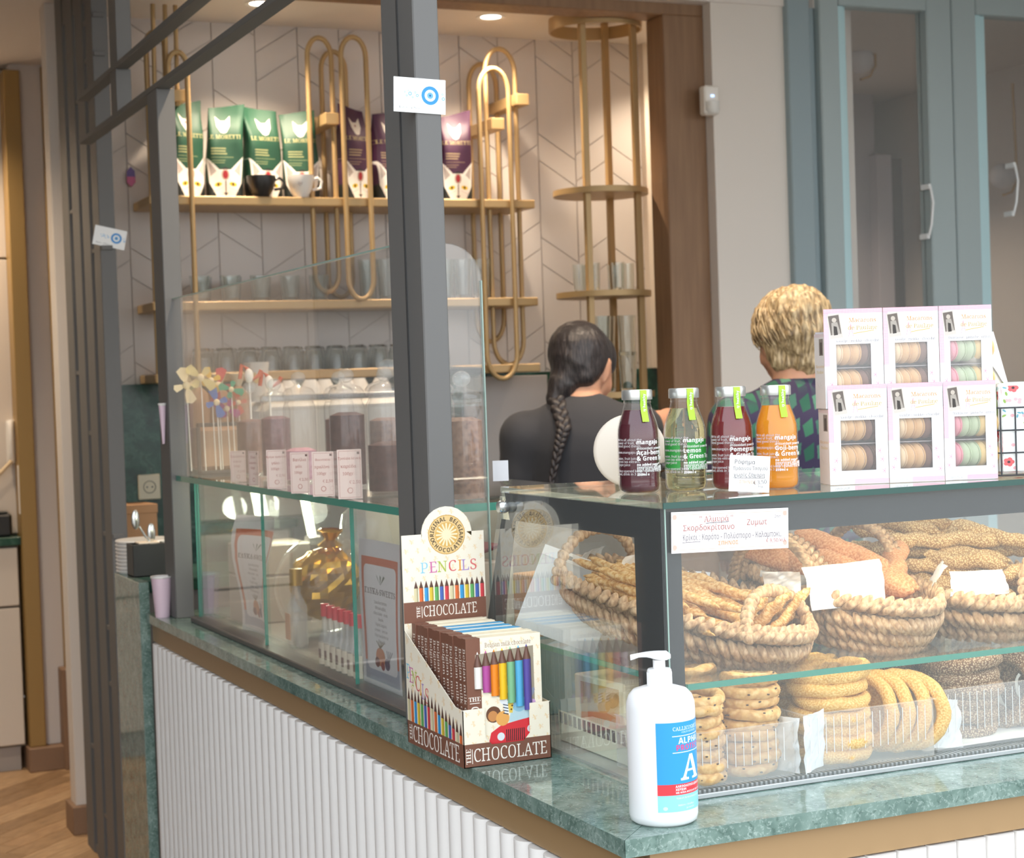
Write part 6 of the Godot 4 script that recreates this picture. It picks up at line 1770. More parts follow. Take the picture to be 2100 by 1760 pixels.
	for i in 70:
		var c := Vector2(rng.randf() * 2.0, rng.randf() * 2.0)
		var k := rng.randi() % 4
		if k == 0:
			for a in 5: fp.disc(c.x + cos(a * 1.257) * 0.06, c.y + sin(a * 1.257) * 0.06, 0.05, Color("e2686a"))
			fp.disc(c.x, c.y, 0.03, Color("4a3a40"))
		elif k == 1: fp.disc(c.x, c.y, 0.05, Color("8fb05a"), 0.025, rng.randf() * 3.0)
		elif k == 2: fp.disc(c.x, c.y, 0.045, Color("6fa9b8"), 0.02, rng.randf() * 3.0)
		else: fp.disc(c.x, c.y, 0.04, Color("f0b3b8"))
	var flo := tm("floral_cloth", fp.tex(), 0.7)
	var wb := thing("wire_basket", "black wire basket with flowered cloth lining at the right end of the case top", "basket", Vector3(0.70, TY, -0.155), turn)
	part(MB.new().bx(0.0, 0.16, 0.006, 0.135, -0.14, -0.003, 0.004), "cloth_lining", flo, wb)
	var wire := pm("black_wire", "3c3e42", 0.4)
	for k in 4: part(MB.new().tube([Vector3(-0.002, 0.004 + k * 0.032, -0.145), Vector3(-0.002, 0.004 + k * 0.032, 0.0), Vector3(0.162, 0.004 + k * 0.032, 0.0)], 0.0012, 6), "wire", wire, wb)
	for k in 8: part(MB.new().tube([Vector3(0.0 + k * 0.022, 0.004, 0.0), Vector3(0.0 + k * 0.022, 0.10, 0.0)], 0.0012, 6), "wire", wire, wb)
	var fb := thing("foil_bottle", "green bottle with silver foil top leaning in the flowered wire basket", "bottle", Vector3(0.722, TY + 0.10, -0.185), turn)
	var lean := TR(0, 0, 0, 0, 0, 28)
	part(MB.new().lathe([Vector2(0, -0.09), Vector2(0.03, -0.08), Vector2(0.03, 0.0), Vector2(0.022, 0.032)], 24, lean), "body", pm("green_bottle", "6d7d35", 0.15), fb)
	part(MB.new().lathe([Vector2(0.0222, 0.03), Vector2(0.0218, 0.045), Vector2(0.019, 0.075), Vector2(0.0205, 0.078), Vector2(0.017, 0.094), Vector2(0, 0.096)], 24, lean), "foil_cap", pm("silver_foil", "bdb6a8", 0.3, 0.8), fb)
	one(MB.new().box(Vector3(0, 0.05, 0), Vector3(0.07, 0.1, 0.001)), "paper_leaflet", pm("leaflet_white", "e9e4e0", 0.6), "white leaflet standing behind the silver foil bottle top", "leaflet", "", TR(0.745, TY + 0.105, -0.235, 0, -27, 14))
	# bric-a-brac behind the bottles
	for i in 3:
		var k := thing("kitchen_tool", "dark handled tool lying behind the bottles, %s one" % ["lowest", "middle", "upper"][i], "tool", Vector3(0.335, TY + 0.006 + i * 0.012, -0.40 - 0.01 * i), 0.3)
		part(MB.new().tube([Vector3(-0.05, 0, 0), Vector3(0.02, 0.0, 0)], 0.0055, 8), "handle", pm("dark_handle", "57514c", 0.4), k)
		part(MB.new().tube([Vector3(0.02, 0, 0), Vector3(0.07, 0.0, 0)], 0.0025, 8), "shank", pm("chrome", "c9cbc9", 0.2, 0.9), k)

func chocolate_display() -> void:
	var cream := Color("f3ead6")
	var brown := Color("7b5140")
	var pcol := [Color("d9cfa6"), Color("e0703a"), Color("3a9bd6"), Color("dcbf3c"), Color("62ad62"), Color("4a68b4"), Color("d6424a")]
	var stars := func(p: Print, w: float, h: float) -> void:
		var rng := RandomNumberGenerator.new()
		rng.seed = 3
		var y := 0.06
		var r := 0
		while y < h:
			var x := 0.05 + (0.07 if r % 2 else 0.0)
			while x < w:
				for k in 5:
					var a := TAU * k / 5.0 + rng.randf()
					p.line(Vector2(x, y), Vector2(x, y) + Vector2(cos(a), sin(a)) * 0.03, 0.012, Color("ecd2a4") if k % 2 else Color("f0dcc0"))
				x += 0.14
			y += 0.105
			r += 1
	var pencil := func(p: Print, x: float, y0: float, y1: float, w: float, c: Color) -> void:
		var tip := w * 1.7
		p.poly([Vector2(x, y1), Vector2(x, y0 + tip), Vector2(x + w, y0 + tip), Vector2(x + w, y1)], c)
		p.poly([Vector2(x + w * 0.62, y1), Vector2(x + w * 0.62, y0 + tip), Vector2(x + w, y0 + tip), Vector2(x + w, y1)], c.darkened(0.18))
		p.poly([Vector2(x, y0 + tip), Vector2(x + w * 0.5, y0), Vector2(x + w, y0 + tip)], Color("5a3c32"))
	# printed header card
	var W := 0.137
	var hc := Print.new(1.0, 2.62, 380, cream)
	stars.call(hc, 1.0, 2.7)
	hc.disc(0.545, 0.32, 0.225, Color("c99a4a")); hc.disc(0.545, 0.32, 0.216, Color("e6c588")); hc.disc(0.545, 0.32, 0.14, Color("d9ac5c"))
	for k in 16: hc.line(Vector2(0.545, 0.32), Vector2(0.545, 0.32) + Vector2(0.13, 0).rotated(TAU * k / 16.0), 0.02, Color("f3e2bc"))
	hc.disc(0.545, 0.32, 0.05, Color("f3e2bc"))
	hc.arc_text("ORIGINAL  BELGIAN", 0.545, 0.32, 0.178, 0.066, Color("4a3a2c"), sansb, 0.0)
	hc.arc_text("CHOCOLATE", 0.545, 0.32, 0.178, 0.066, Color("4a3a2c"), sansb, PI, true)
	var lc := [Color("8cc6dc"), Color("c765a0"), Color("aebc52"), Color("d6525a"), Color("e8a040"), Color("a98cc4"), Color("dc6a6a")]
	for i in 7: hc.text("PENCILS"[i], 0.26 + [0.0, 0.11, 0.22, 0.34, 0.435, 0.50, 0.60][i], 0.68, 0.17, lc[i], serif, 1)
	for i in 14: pencil.call(hc, 0.13 + i * 0.062, 0.82, 1.08, 0.048, pcol[i % 7])
	hc.rect(0.0, 1.055, 1.0, 0.235, brown)
	hc.text("CHOCOLATE", 0.23, 1.172, 0.165, Color("f4efe6"), serif, 0, 0.0, 1.0, 0.66)
	hc.text("THE", 0.175, 1.172, 0.06, Color("f4efe6"), serifb, 1, -PI / 2)
	hc.rect(0.213, 1.11, 0.008, 0.13, Color("f4efe6"))
	# side panel, printed
	var D := 0.225
	var sp := Print.new(1.0, 0.75, 512, cream)
	stars.call(sp, 1.0, 0.8)
	for i in 7: sp.text("PENCILS"[i], 0.05 + i * 0.056, 0.27 + i * 0.02, 0.14, lc[i], serif, 1)
	for i in 16: pencil.call(sp, 0.02 + i * 0.061, 0.375 + maxf(0.0, (i - 7) * 0.0115), 0.66, 0.047, pcol[i % 7])
	sp.poly([Vector2(0, 0.60), Vector2(1.0, 0.60), Vector2(1, 0.75), Vector2(0, 0.75)], brown)
	sp.text("CHOCOLATE", 0.10, 0.675, 0.15, Color("f4efe6"), serif, 0, 0.0, 1.0, 0.83)
	sp.text("THE", 0.055, 0.675, 0.05, Color("f4efe6"), serifb, 1, -PI / 2)
	sp.rect(0.083, 0.62, 0.008, 0.1, Color("f4efe6"))
	# front panel, printed
	var fp := Print.new(1.0, 0.62, 512, cream)
	stars.call(fp, 1.0, 0.65)
	fp.rect(0, 0.375, 1.0, 0.25, brown)
	fp.text("CHOCOLATE", 0.105, 0.5, 0.19, Color("f4efe6"), serif, 0, 0.0, 1.0, 0.85)
	fp.text("THE", 0.05, 0.5, 0.075, Color("f4efe6"), serifb, 1, -PI / 2)
	fp.rect(0.09, 0.43, 0.008, 0.15, Color("f4efe6"))
	var t := thing("chocolate_display", "cardboard counter display printed with pencils and chocolate lettering on the marble", "display box", Vector3(-0.011, 1.0, -0.465), deg_to_rad(0.0))
	var card := pm("cream_card", "efe6d2", 0.6)
	# header card with rounded top
	var hp := PackedVector2Array([Vector2(0, 0), Vector2(W, 0), Vector2(W, 0.317), Vector2(0.108, 0.317)])
	for i in 15:
		var a := -0.12 + (PI + 0.24) * i / 14.0
		hp.append(Vector2(0.0747 + cos(a) * 0.042, 0.3155 + sin(a) * 0.0425))
	hp.append(Vector2(0.034, 0.317)); hp.append(Vector2(0, 0.317))
	var hm := MB.new().extrude(hp, 0.0015, T(0, 0, -D))
	for i in hm.v.size():
		if hm.n[i].z > 0.5: hm.uv[i] = Vector2(clampf(hm.v[i].x / W, 0, 1), clampf(1.0 - hm.v[i].y / 0.358, 0, 1))
		else: hm.uv[i] = Vector2(0.02, 0.6)
	part(hm, "header_card", tm("header_print", hc.tex(), 0.55), t)
	var toZ := Basis(Vector3(0, 0, 1), Vector3(0, 1, 0), Vector3(-1, 0, 0))
	var side := PackedVector2Array([Vector2(-D, 0), Vector2(0, 0), Vector2(0, 0.082), Vector2(-0.028, 0.084), Vector2(-D, 0.172)])
	for k in 2:
		var m := MB.new().extrude(side, 0.0012, Transform3D(toZ, Vector3(0.0012 if k == 0 else W, 0, 0)))
		for i in m.v.size(): m.uv[i] = Vector2(clampf((m.v[i].z + D) / D, 0, 1), clampf(1.0 - m.v[i].y / (D * 0.75), 0, 1))
		part(m, "side_panel", tm("side_print", sp.tex() if k == 0 else mats["side_print"].albedo_texture, 0.55), t)
	# front panel with a scooped cut-out
	var fr := PackedVector2Array([Vector2(0.0, 0), Vector2(W, 0), Vector2(W, 0.083), Vector2(0.104, 0.083), Vector2(0.104, 0.040), Vector2(0.094, 0.030), Vector2(0.044, 0.030), Vector2(0.034, 0.040), Vector2(0.034, 0.083), Vector2(0.0, 0.083)])
	var fm := MB.new().extrude(fr, 0.0012, T(0, 0, -0.0012))
	for i in fm.v.size(): fm.uv[i] = Vector2(clampf(fm.v[i].x / W, 0, 1), clampf(1.0 - fm.v[i].y / (W * 0.62), 0, 1))
	part(fm, "front_panel", tm("front_print", fp.tex(), 0.55), t)
	part(MB.new().bx(0.001, W - 0.001, 0, 0.0012, -D, 0), "bottom_panel", card, t)
	# packs of chocolate pencils
	var fk := Print.new(1.0, 1.55, 460, cream)
	stars.call(fk, 1.0, 1.6)
	fk.rect(0, 0, 0.19, 1.55, brown)
	fk.text("THE", 0.095, 0.74, 0.075, Color("f4efe6"), serifb, 1)
	fk.rect(0.03, 0.785, 0.13, 0.008, Color("f4efe6"))
	fk.text("CHOCOLATE", 0.095, 0.82, 0.15, Color("f4efe6"), serif, 0, PI / 2)
	fk.text("Belgian milk chocolate", 0.56, 0.095, 0.075, Color("8a6a58"), serif, 1, 0.0, 1.0, 0.62)
	fk.poly([Vector2(0.12, 0.2), Vector2(0.9, 0.15), Vector2(0.9, 0.98), Vector2(0.12, 0.60)], Color("9d9280"))
	# cartoon jeep full of animals
	var O := Vector2(0.56, 1.15)
	fk.poly([O + Vector2(-0.30, 0.16), O + Vector2(-0.26, 0.02), O + Vector2(-0.12, -0.06), O + Vector2(0.26, -0.12), O + Vector2(0.32, 0.0), O + Vector2(0.28, 0.14), O + Vector2(0.1, 0.2), O + Vector2(-0.2, 0.22)], Color("d8333c"))
	for k in 10: fk.rect(O.x - 0.06 + k * 0.026, O.y + 0.0, 0.012, 0.15, Color("3a2a2c"))
	fk.disc(O.x - 0.13, O.y + 0.08, 0.05, Color("dfe4e8")); fk.disc(O.x + 0.27, O.y + 0.02, 0.045, Color("dfe4e8"))
	fk.poly([O + Vector2(-0.02, -0.08), O + Vector2(0.03, -0.3), O + Vector2(0.24, -0.34), O + Vector2(0.29, -0.12)], Color("b7d3dc"))
	fk.disc(O.x + 0.13, O.y - 0.30, 0.1, Color("8fc0d6")); fk.disc(O.x + 0.03, O.y - 0.31, 0.06, Color("7fb2cc")); fk.disc(O.x + 0.24, O.y - 0.32, 0.05, Color("7fb2cc"))
	fk.disc(O.x - 0.22, O.y - 0.2, 0.1, Color("6b4632")); fk.disc(O.x - 0.23, O.y - 0.18, 0.065, Color("c98a52"))
	fk.disc(O.x - 0.1, O.y - 0.14, 0.09, Color("e6a75a"))
	fk.line(O + Vector2(0.0, -0.2), O + Vector2(0.03, -0.45), 0.07, Color("e6c552")); fk.disc(O.x - 0.06, O.y - 0.5, 0.08, Color("e8cc62"), 0.05, 0.4)
	for k in 5: fk.disc(O.x + 0.02 + 0.012 * (k % 2), O.y - 0.24 - k * 0.045, 0.012, Color("6b4a20"))
	fk.disc(O.x - 0.08, O.y - 0.36, 0.05, Color("e8ecf0")); fk.line(O + Vector2(-0.06, -0.34), O + Vector2(-0.04, -0.2), 0.06, Color("e8ecf0"))
	for k in 4: fk.line(O + Vector2(-0.09, -0.31 + k * 0.035), O + Vector2(-0.02, -0.29 + k * 0.035), 0.012, Color("3d4452"))
	fk.disc(O.x + 0.3, O.y - 0.42, 0.03, Color("8d93a8"), 0.07, 0.5); fk.disc(O.x + 0.31, O.y - 0.3, 0.04, Color("c9a3cf"))
	var front := tm("pack_print", fk.tex(), 0.5)
	var spine := Print.new(0.16, 1.55, 400, brown)
	spine.text("Belgian milk chocolate", 0.08, 0.12, 0.115, Color("f3eadf"), serif, 0, PI / 2)
	var spm := tm("spine_print", spine.tex(), 0.5)
	var topm := pm("pack_top_cream", "efe3c6", 0.55)
	var topb := pm("pack_top_blue", "3f9fd0", 0.55)
	var pw := 0.117
	var ph := 0.182
	for i in 13:
		var z := -0.0035 - i * 0.0165
		var k := thing("chocolate_pack", "brown-spined pack of chocolate pencils, %s in the display" % ["frontmost", "second from the front", "third from the front", "fourth from the front", "fifth from the front", "sixth from the front", "middle one, seventh", "sixth from the header card", "fifth from the header card", "fourth from the header card", "third from the header card", "second from the header card", "next to the header card"][i], "chocolate pack", Vector3(-0.011 + 0.0095 + 0.0008 * (i % 3), 1.0012, -0.465 + z), 0.0, "chocolate pencil packs in the display")
		var dz := 0.0155
		var hh := ph - 0.0012 * (i % 2)
		part(MB.new().quad(Vector3(0, 0, 0), Vector3(pw, 0, 0), Vector3(pw, hh, 0), Vector3(0, hh, 0)), "front_face", front, k)
		part(MB.new().quad(Vector3(0, 0, -dz), Vector3(0, 0, 0), Vector3(0, hh, 0), Vector3(0, hh, -dz)), "spine", spm, k)
		part(MB.new().quad(Vector3(pw, 0, 0), Vector3(pw, 0, -dz), Vector3(pw, hh, -dz), Vector3(pw, hh, 0)), "edge_face", topm, k)
		part(MB.new().quad(Vector3(pw, 0, -dz), Vector3(0, 0, -dz), Vector3(0, hh, -dz), Vector3(pw, hh, -dz)), "back_face", topm, k)
		var tm2 := part(MB.new().quad(Vector3(0.022, hh, 0), Vector3(pw, hh, 0), Vector3(pw, hh, -dz), Vector3(0.022, hh, -dz)), "top_flap", topb if i in [4, 5, 6, 7, 8] else topm, k)
		part(MB.new().quad(Vector3(0, hh, 0), Vector3(0.022, hh, 0), Vector3(0.022, hh, -dz), Vector3(0, hh, -dz)), "top_corner", pm("brown_card", "7b5140", 0.55), k)
		if i == 0:
			# chocolate pencils behind the slanted window
			var cols := ["f0ece4", "b3509a", "f08a24", "f2c327", "7fb98c", "58aedb", "5a4f9e"]
			for j in 7:
				var x := 0.0175 + j * 0.0128
				var ytop := 0.163 + j * 0.0008
				var u := (x / pw)
				var ylow := ph * (1.0 - (0.60 + (u - 0.12) / 0.78 * 0.38) / 1.55)
				var pm1 := pm("pencil_%d" % j, cols[j], 0.35)
				var pc := part(MB.new().lathe([Vector2(0.0066, ylow), Vector2(0.0066, ytop - 0.022)], 6, Transform3D(Basis.from_scale(Vector3(1, 1, 0.5)), Vector3(x, 0, 0.0004)), 0.0, TAU, 5.0), "chocolate_pencil", pm1, k)
				part(MB.new().lathe([Vector2(0.0066, ytop - 0.022), Vector2(0.0016, ytop - 0.004)], 10, Transform3D(Basis.from_scale(Vector3(1, 1, 0.5)), Vector3(x, 0, 0.0004))), "chocolate_tip", pm("chocolate_tip", "6a4a3e", 0.5), pc)
				part(MB.new().lathe([Vector2(0.0016, ytop - 0.004), Vector2(0.0, ytop)], 8, Transform3D(Basis.from_scale(Vector3(1, 1, 0.5)), Vector3(x, 0, 0.0004))), "coloured_point", pm1, pc)

func sanitizer() -> void:
	var x := 0.087
	var z := -0.060
	var t := thing("pump_bottle", "large white hand gel pump bottle with blue label at the corner of the marble counter", "bottle", Vector3(x, 1.0, z), facing(x, z))
	t.scale = Vector3(1, 0.935, 1)
	var R := 0.0425
	var wp := pm("white_gloss_plastic", "f4f5f6", 0.22)
	part(MB.new().lathe([Vector2(0, 0.002), Vector2(R * 0.86, 0.0), Vector2(R * 0.97, 0.004), Vector2(R, 0.011), Vector2(R, 0.150), Vector2(R * 0.985, 0.158), Vector2(R * 0.92, 0.167), Vector2(R * 0.78, 0.174), Vector2(R * 0.5, 0.178), Vector2(R * 0.34, 0.179)], 56), "bottle", wp, t)
	part(MB.new().lathe([Vector2(R * 0.35, 0.176), Vector2(R * 0.36, 0.178), Vector2(R * 0.355, 0.199), Vector2(R * 0.33, 0.201), Vector2(R * 0.19, 0.2015)], 36), "collar", wp, t)
	var rim := MB.new()
	for i in 30:
		var a := TAU * i / 30
		rim.box(Vector3.ZERO, Vector3(0.0008, 0.017, 0.0008), 0.0, Transform3D(Basis(Vector3.UP, a), Vector3(sin(a) * R * 0.358, 0.188, cos(a) * R * 0.358)))
	part(rim, "collar_grip", wp, t)
	part(MB.new().lathe([Vector2(R * 0.18, 0.200), Vector2(R * 0.18, 0.213)], 28), "stem", wp, t)
	var hd := MB.new()
	var g := []
	# pump head: rounded block with a spout running to the left
	for i in 11:
		var k := i / 10.0
		var cx: float = 0.0145 - 0.0495 * k
		var hw: float = lerpf(0.0105, 0.0035, smoothstep(0.25, 0.95, k)) * (0.55 if i == 0 else 1.0)
		var top: float = 0.2235 - 0.0035 * k + 0.002 * sin(k * PI)
		var bot: float = lerpf(0.2125, 0.2165, smoothstep(0.3, 0.6, k)) - 0.004 * smoothstep(0.75, 1.0, k)
		if i == 0: top -= 0.004; bot += 0.002
		var row := []
		for s in 17:
			var a := TAU * s / 16
			row.append(Vector3(cx, (top + bot) * 0.5 + signf(cos(a)) * pow(absf(cos(a)), 0.6) * (top - bot) * 0.5, signf(sin(a)) * pow(absf(sin(a)), 0.6) * hw))
		g.append(row)
	hd.sheet(g)
	for e in [0, 10]:
		var c := Vector3.ZERO
		for q in 16: c += g[e][q] / 16.0
		for s in 16: hd.tri(c, g[e][s + (0 if e == 0 else 1)], g[e][s + (1 if e == 0 else 0)])
	part(hd, "pump_head", wp, t)
	# label
	var p := Print.new(1.0, 1.42, 420, Color("2f9ad8"))
	var wh := Color("f4f8fa")
	p.rect(0, 0.98, 1.0, 0.18, Color("e03a44"))
	p.rect(0, 1.155, 1.0, 0.27, Color("8fd4e6"))
	var cx := 0.52
	p.text("CALLICOSMETICS", 0.58, 0.105, 0.082, wh, serif, 1, 0.0, 1.0, 0.66)
	p.text("HEALTH EXPERTISE", 0.56, 0.165, 0.04, wh, sans, 1)
	p.rect(0.24, 0.215, 0.64, 0.012, wh)
	p.text("ALPHA", 0.56, 0.30, 0.135, wh, sansb, 1, 0.0, 1.05)
	p.text("PROTECT", 0.56, 0.41, 0.125, Color("e6427a"), sansb, 1)
	p.rect(0.24, 0.475, 0.64, 0.012, wh)
	p.text("A", 0.56, 0.735, 0.56, wh, serifb, 1)
	p.text("ΑΛΚΟΟΛΟΥΧΟ ΔΙΑΛΥΜΑ", 0.27, 1.02, 0.05, wh, sansb, 0)
	p.text("ΧΕΡΙΩΝ", 0.27, 1.07, 0.05, wh, sansb, 0)
	p.text("ΜΕ ΗΠΙΑ ΑΝΤΙΣΗΠΤΙΚΗ ΔΡΑΣΗ", 0.27, 1.12, 0.042, wh, sansb, 0)
	p.text("Υγιεινή & προστασία χεριών", 0.28, 1.205, 0.042, wh, sans, 0)
	p.text("1000ml / 33.8 fl.oz", 0.30, 1.32, 0.038, wh, sans, 0)
	p.text("με αντλία", 0.45, 1.37, 0.038, wh, sans, 0)
	p.disc(0.11, 1.36, 0.035, Color("c7ebf2"), 0.03)
	part(MB.new().lathe([Vector2(R + 0.0004, 0.021), Vector2(R + 0.0004, 0.137)], 30, Transform3D.IDENTITY, deg_to_rad(-9), deg_to_rad(102)), "paper_label", tm("gel_label_print", p.tex(), 0.35), t)

# bones: [from, to, radius from, radius to, flattening of z]; joined smoothly and meshed as surface nets
func blob(bones: Array, cell: float, k: float, lumps := 0.0, lump_freq := 20.0) -> MB:
	var lo := Vector3(1e9, 1e9, 1e9)
	var hi := -lo
	for b in bones:
		var r: float = maxf(b[2], b[3]) + cell * 3.0
		for e in 2:
			lo = lo.min(b[e] - Vector3(r, r, r)); hi = hi.max(b[e] + Vector3(r, r, r))
	var nx := int((hi.x - lo.x) / cell) + 2
	var ny := int((hi.y - lo.y) / cell) + 2
	var nz := int((hi.z - lo.z) / cell) + 2
	var f := PackedFloat32Array()
	f.resize(nx * ny * nz)
	f.fill(1.0)
	for b in bones:
		var A: Vector3 = b[0]
		var B: Vector3 = b[1]
		var zs: float = b[4] if b.size() > 4 else 1.0
		var R: float = maxf(b[2], b[3]) + k + cell * 2.0
		var i0 := Vector3i(((A.min(B) - Vector3(R, R, R) - lo) / cell).floor()).clamp(Vector3i.ZERO, Vector3i(nx - 1, ny - 1, nz - 1))
		var i1 := Vector3i(((A.max(B) + Vector3(R, R, R) - lo) / cell).ceil()).clamp(Vector3i.ZERO, Vector3i(nx - 1, ny - 1, nz - 1))
		var mid := (A + B) * 0.5
		var sq := Vector3(1, 1, 1.0 / zs)
		var a := (A - mid) * sq
		var d := (B - A) * sq
		var dd := maxf(d.length_squared(), 1e-9)
		for x in range(i0.x, i1.x + 1):
			for y in range(i0.y, i1.y + 1):
				var row := (x * ny + y) * nz
				for z in range(i0.z, i1.z + 1):
					var p := (lo + Vector3(x, y, z) * cell - mid) * sq
					var t := clampf((p - a).dot(d) / dd, 0.0, 1.0)
					var dist: float = ((p - a - d * t).length() - lerpf(b[2], b[3], t)) * (0.5 + 0.5 * zs)
					var o := f[row + z]
					var h := clampf(0.5 + 0.5 * (o - dist) / k, 0.0, 1.0)
					f[row + z] = lerpf(o, dist, h) - k * h * (1.0 - h)
	if lumps > 0.0:
		var ns := FastNoiseLite.new()
		ns.seed = 8; ns.frequency = lump_freq
		for x in nx:
			for y in ny:
				for z in nz:
					var i := (x * ny + y) * nz + z
					if absf(f[i]) < 0.05: f[i] += lumps * ns.get_noise_3d((lo.x + x * cell), (lo.y + y * cell) * 0.35, lo.z + z * cell)
	var m := MB.new()
	var at := {}
	var sx := ny * nz
	for x in nx - 1:
		for y in ny - 1:
			for z in nz - 1:
				var i := x * sx + y * nz + z
				var c := [f[i], f[i + sx], f[i + nz], f[i + sx + nz], f[i + 1], f[i + sx + 1], f[i + nz + 1], f[i + sx + nz + 1]]
				var neg := 0
				for q in c:
					if q < 0.0: neg += 1
				if neg == 0 or neg == 8: continue
				var s := Vector3.ZERO
				var n := 0
				for e in [[0, 1], [2, 3], [4, 5], [6, 7], [0, 2], [1, 3], [4, 6], [5, 7], [0, 4], [1, 5], [2, 6], [3, 7]]:
					var u: float = c[e[0]]
					var w: float = c[e[1]]
					if (u < 0.0) != (w < 0.0):
						var t := u / (u - w)
						var pa := Vector3(e[0] & 1, (e[0] >> 1) & 1, e[0] >> 2)
						var pb := Vector3(e[1] & 1, (e[1] >> 1) & 1, e[1] >> 2)
						s += pa.lerp(pb, t); n += 1
				var nor := Vector3(c[1] + c[3] + c[5] + c[7] - c[0] - c[2] - c[4] - c[6], c[2] + c[3] + c[6] + c[7] - c[0] - c[1] - c[4] - c[5], c[4] + c[5] + c[6] + c[7] - c[0] - c[1] - c[2] - c[3])
				at[i] = m.v.size()
				var pos := lo + (Vector3(x, y, z) + s / n) * cell
				m.v.append(pos); m.n.append(nor.normalized()); m.uv.append(Vector2(pos.x, pos.y) * 4.0)
	for i in at:
		var z: int = i % nz
		var y: int = (i / nz) % ny
		var x: int = i / sx
		for ax in 3:
			var st: int = [sx, nz, 1][ax]
			var u: int = [nz, 1, sx][ax]
			var w: int = [1, sx, nz][ax]
			if [y, z, x][ax] == 0 or [z, x, y][ax] == 0: continue
			var a := f[i]
			var b := f[i + st]
			if (a < 0.0) == (b < 0.0): continue
			if not (at.has(i - u) and at.has(i - w) and at.has(i - u - w)): continue
			var q := [at[i], at[i - u], at[i - u - w], at[i - w]]
			if a < 0.0: m.ix.append_array([q[0], q[2], q[1], q[0], q[3], q[2]])
			else: m.ix.append_array([q[0], q[1], q[2], q[0], q[2], q[3]])
	return m

func hand_bones(w: Vector3, dir: Vector3, palm_n: Vector3, thumb_side: Vector3) -> Array:
	var o := []
	var k := w + dir * 0.085
	o.append([w, w + dir * 0.045, 0.021, 0.027])
	o.append([w + dir * 0.045, k, 0.027, 0.024])
	for i in 4:
		var off := thumb_side * (0.030 - i * 0.02)
		var l: float = [0.072, 0.08, 0.074, 0.058][i]
		var a := k + off
		var b := a + (dir * 0.8 + palm_n * 0.4).normalized() * l * 0.5
		var c := b + (dir * 0.35 + palm_n * 0.9).normalized() * l * 0.5
		o.append([w + dir * 0.05 + off * 0.8, a, 0.011, 0.0095]); o.append([a, b, 0.0095, 0.0088]); o.append([b, c, 0.0088, 0.0075])
	var t0 := w + dir * 0.025 + thumb_side * 0.022
	var t1 := t0 + (thumb_side * 0.8 + dir * 0.7).normalized() * 0.042
	o.append([t0, t1, 0.013, 0.0105]); o.append([t1, t1 + (dir * 0.9 + palm_n * 0.4).normalized() * 0.032, 0.0105, 0.0085])
	return o

func head_bones(c: Vector3, B: Basis) -> Array:
	var P := func(x: float, y: float, z: float) -> Vector3: return c + B * Vector3(x, y, z)
	return [[P.call(0, 0.03, -0.022), P.call(0, 0.02, 0.022), 0.078, 0.074], [P.call(0, -0.05, 0.035), P.call(0, -0.085, 0.062), 0.056, 0.028], [P.call(0, 0.015, 0.094), P.call(0, -0.028, 0.108), 0.009, 0.013],
		[P.call(-0.03, -0.03, 0.07), P.call(0.03, -0.03, 0.07), 0.026, 0.026], [P.call(-0.018, -0.062, 0.088), P.call(0.018, -0.062, 0.088), 0.010, 0.010],
		[P.call(0.078, 0.018, 0.0), P.call(0.076, -0.03, 0.006), 0.014, 0.009], [P.call(-0.078, 0.018, 0.0), P.call(-0.076, -0.03, 0.006), 0.014, 0.009]]

func eyes_and_mouth(t: Node3D, c: Vector3, B: Basis) -> void:
	for s in [-1.0, 1.0]:
		part(MB.new().ball(c + B * Vector3(s * 0.031, 0.004, 0.083), Vector3(0.0115, 0.0085, 0.0115), 12, 8), "eye", pm("eye_white", "eeeae6", 0.2), t)
		part(MB.new().ball(c + B * Vector3(s * 0.031, 0.004, 0.0925), Vector3(0.0045, 0.0045, 0.0035), 10, 6), "iris", pm("iris_brown", "3a2a20", 0.2), t)
	part(MB.new().ball(c + B * Vector3(0, -0.062, 0.0955), Vector3(0.021, 0.006, 0.005), 12, 6), "lips", pm("lip_red", "a8605a", 0.5), t)

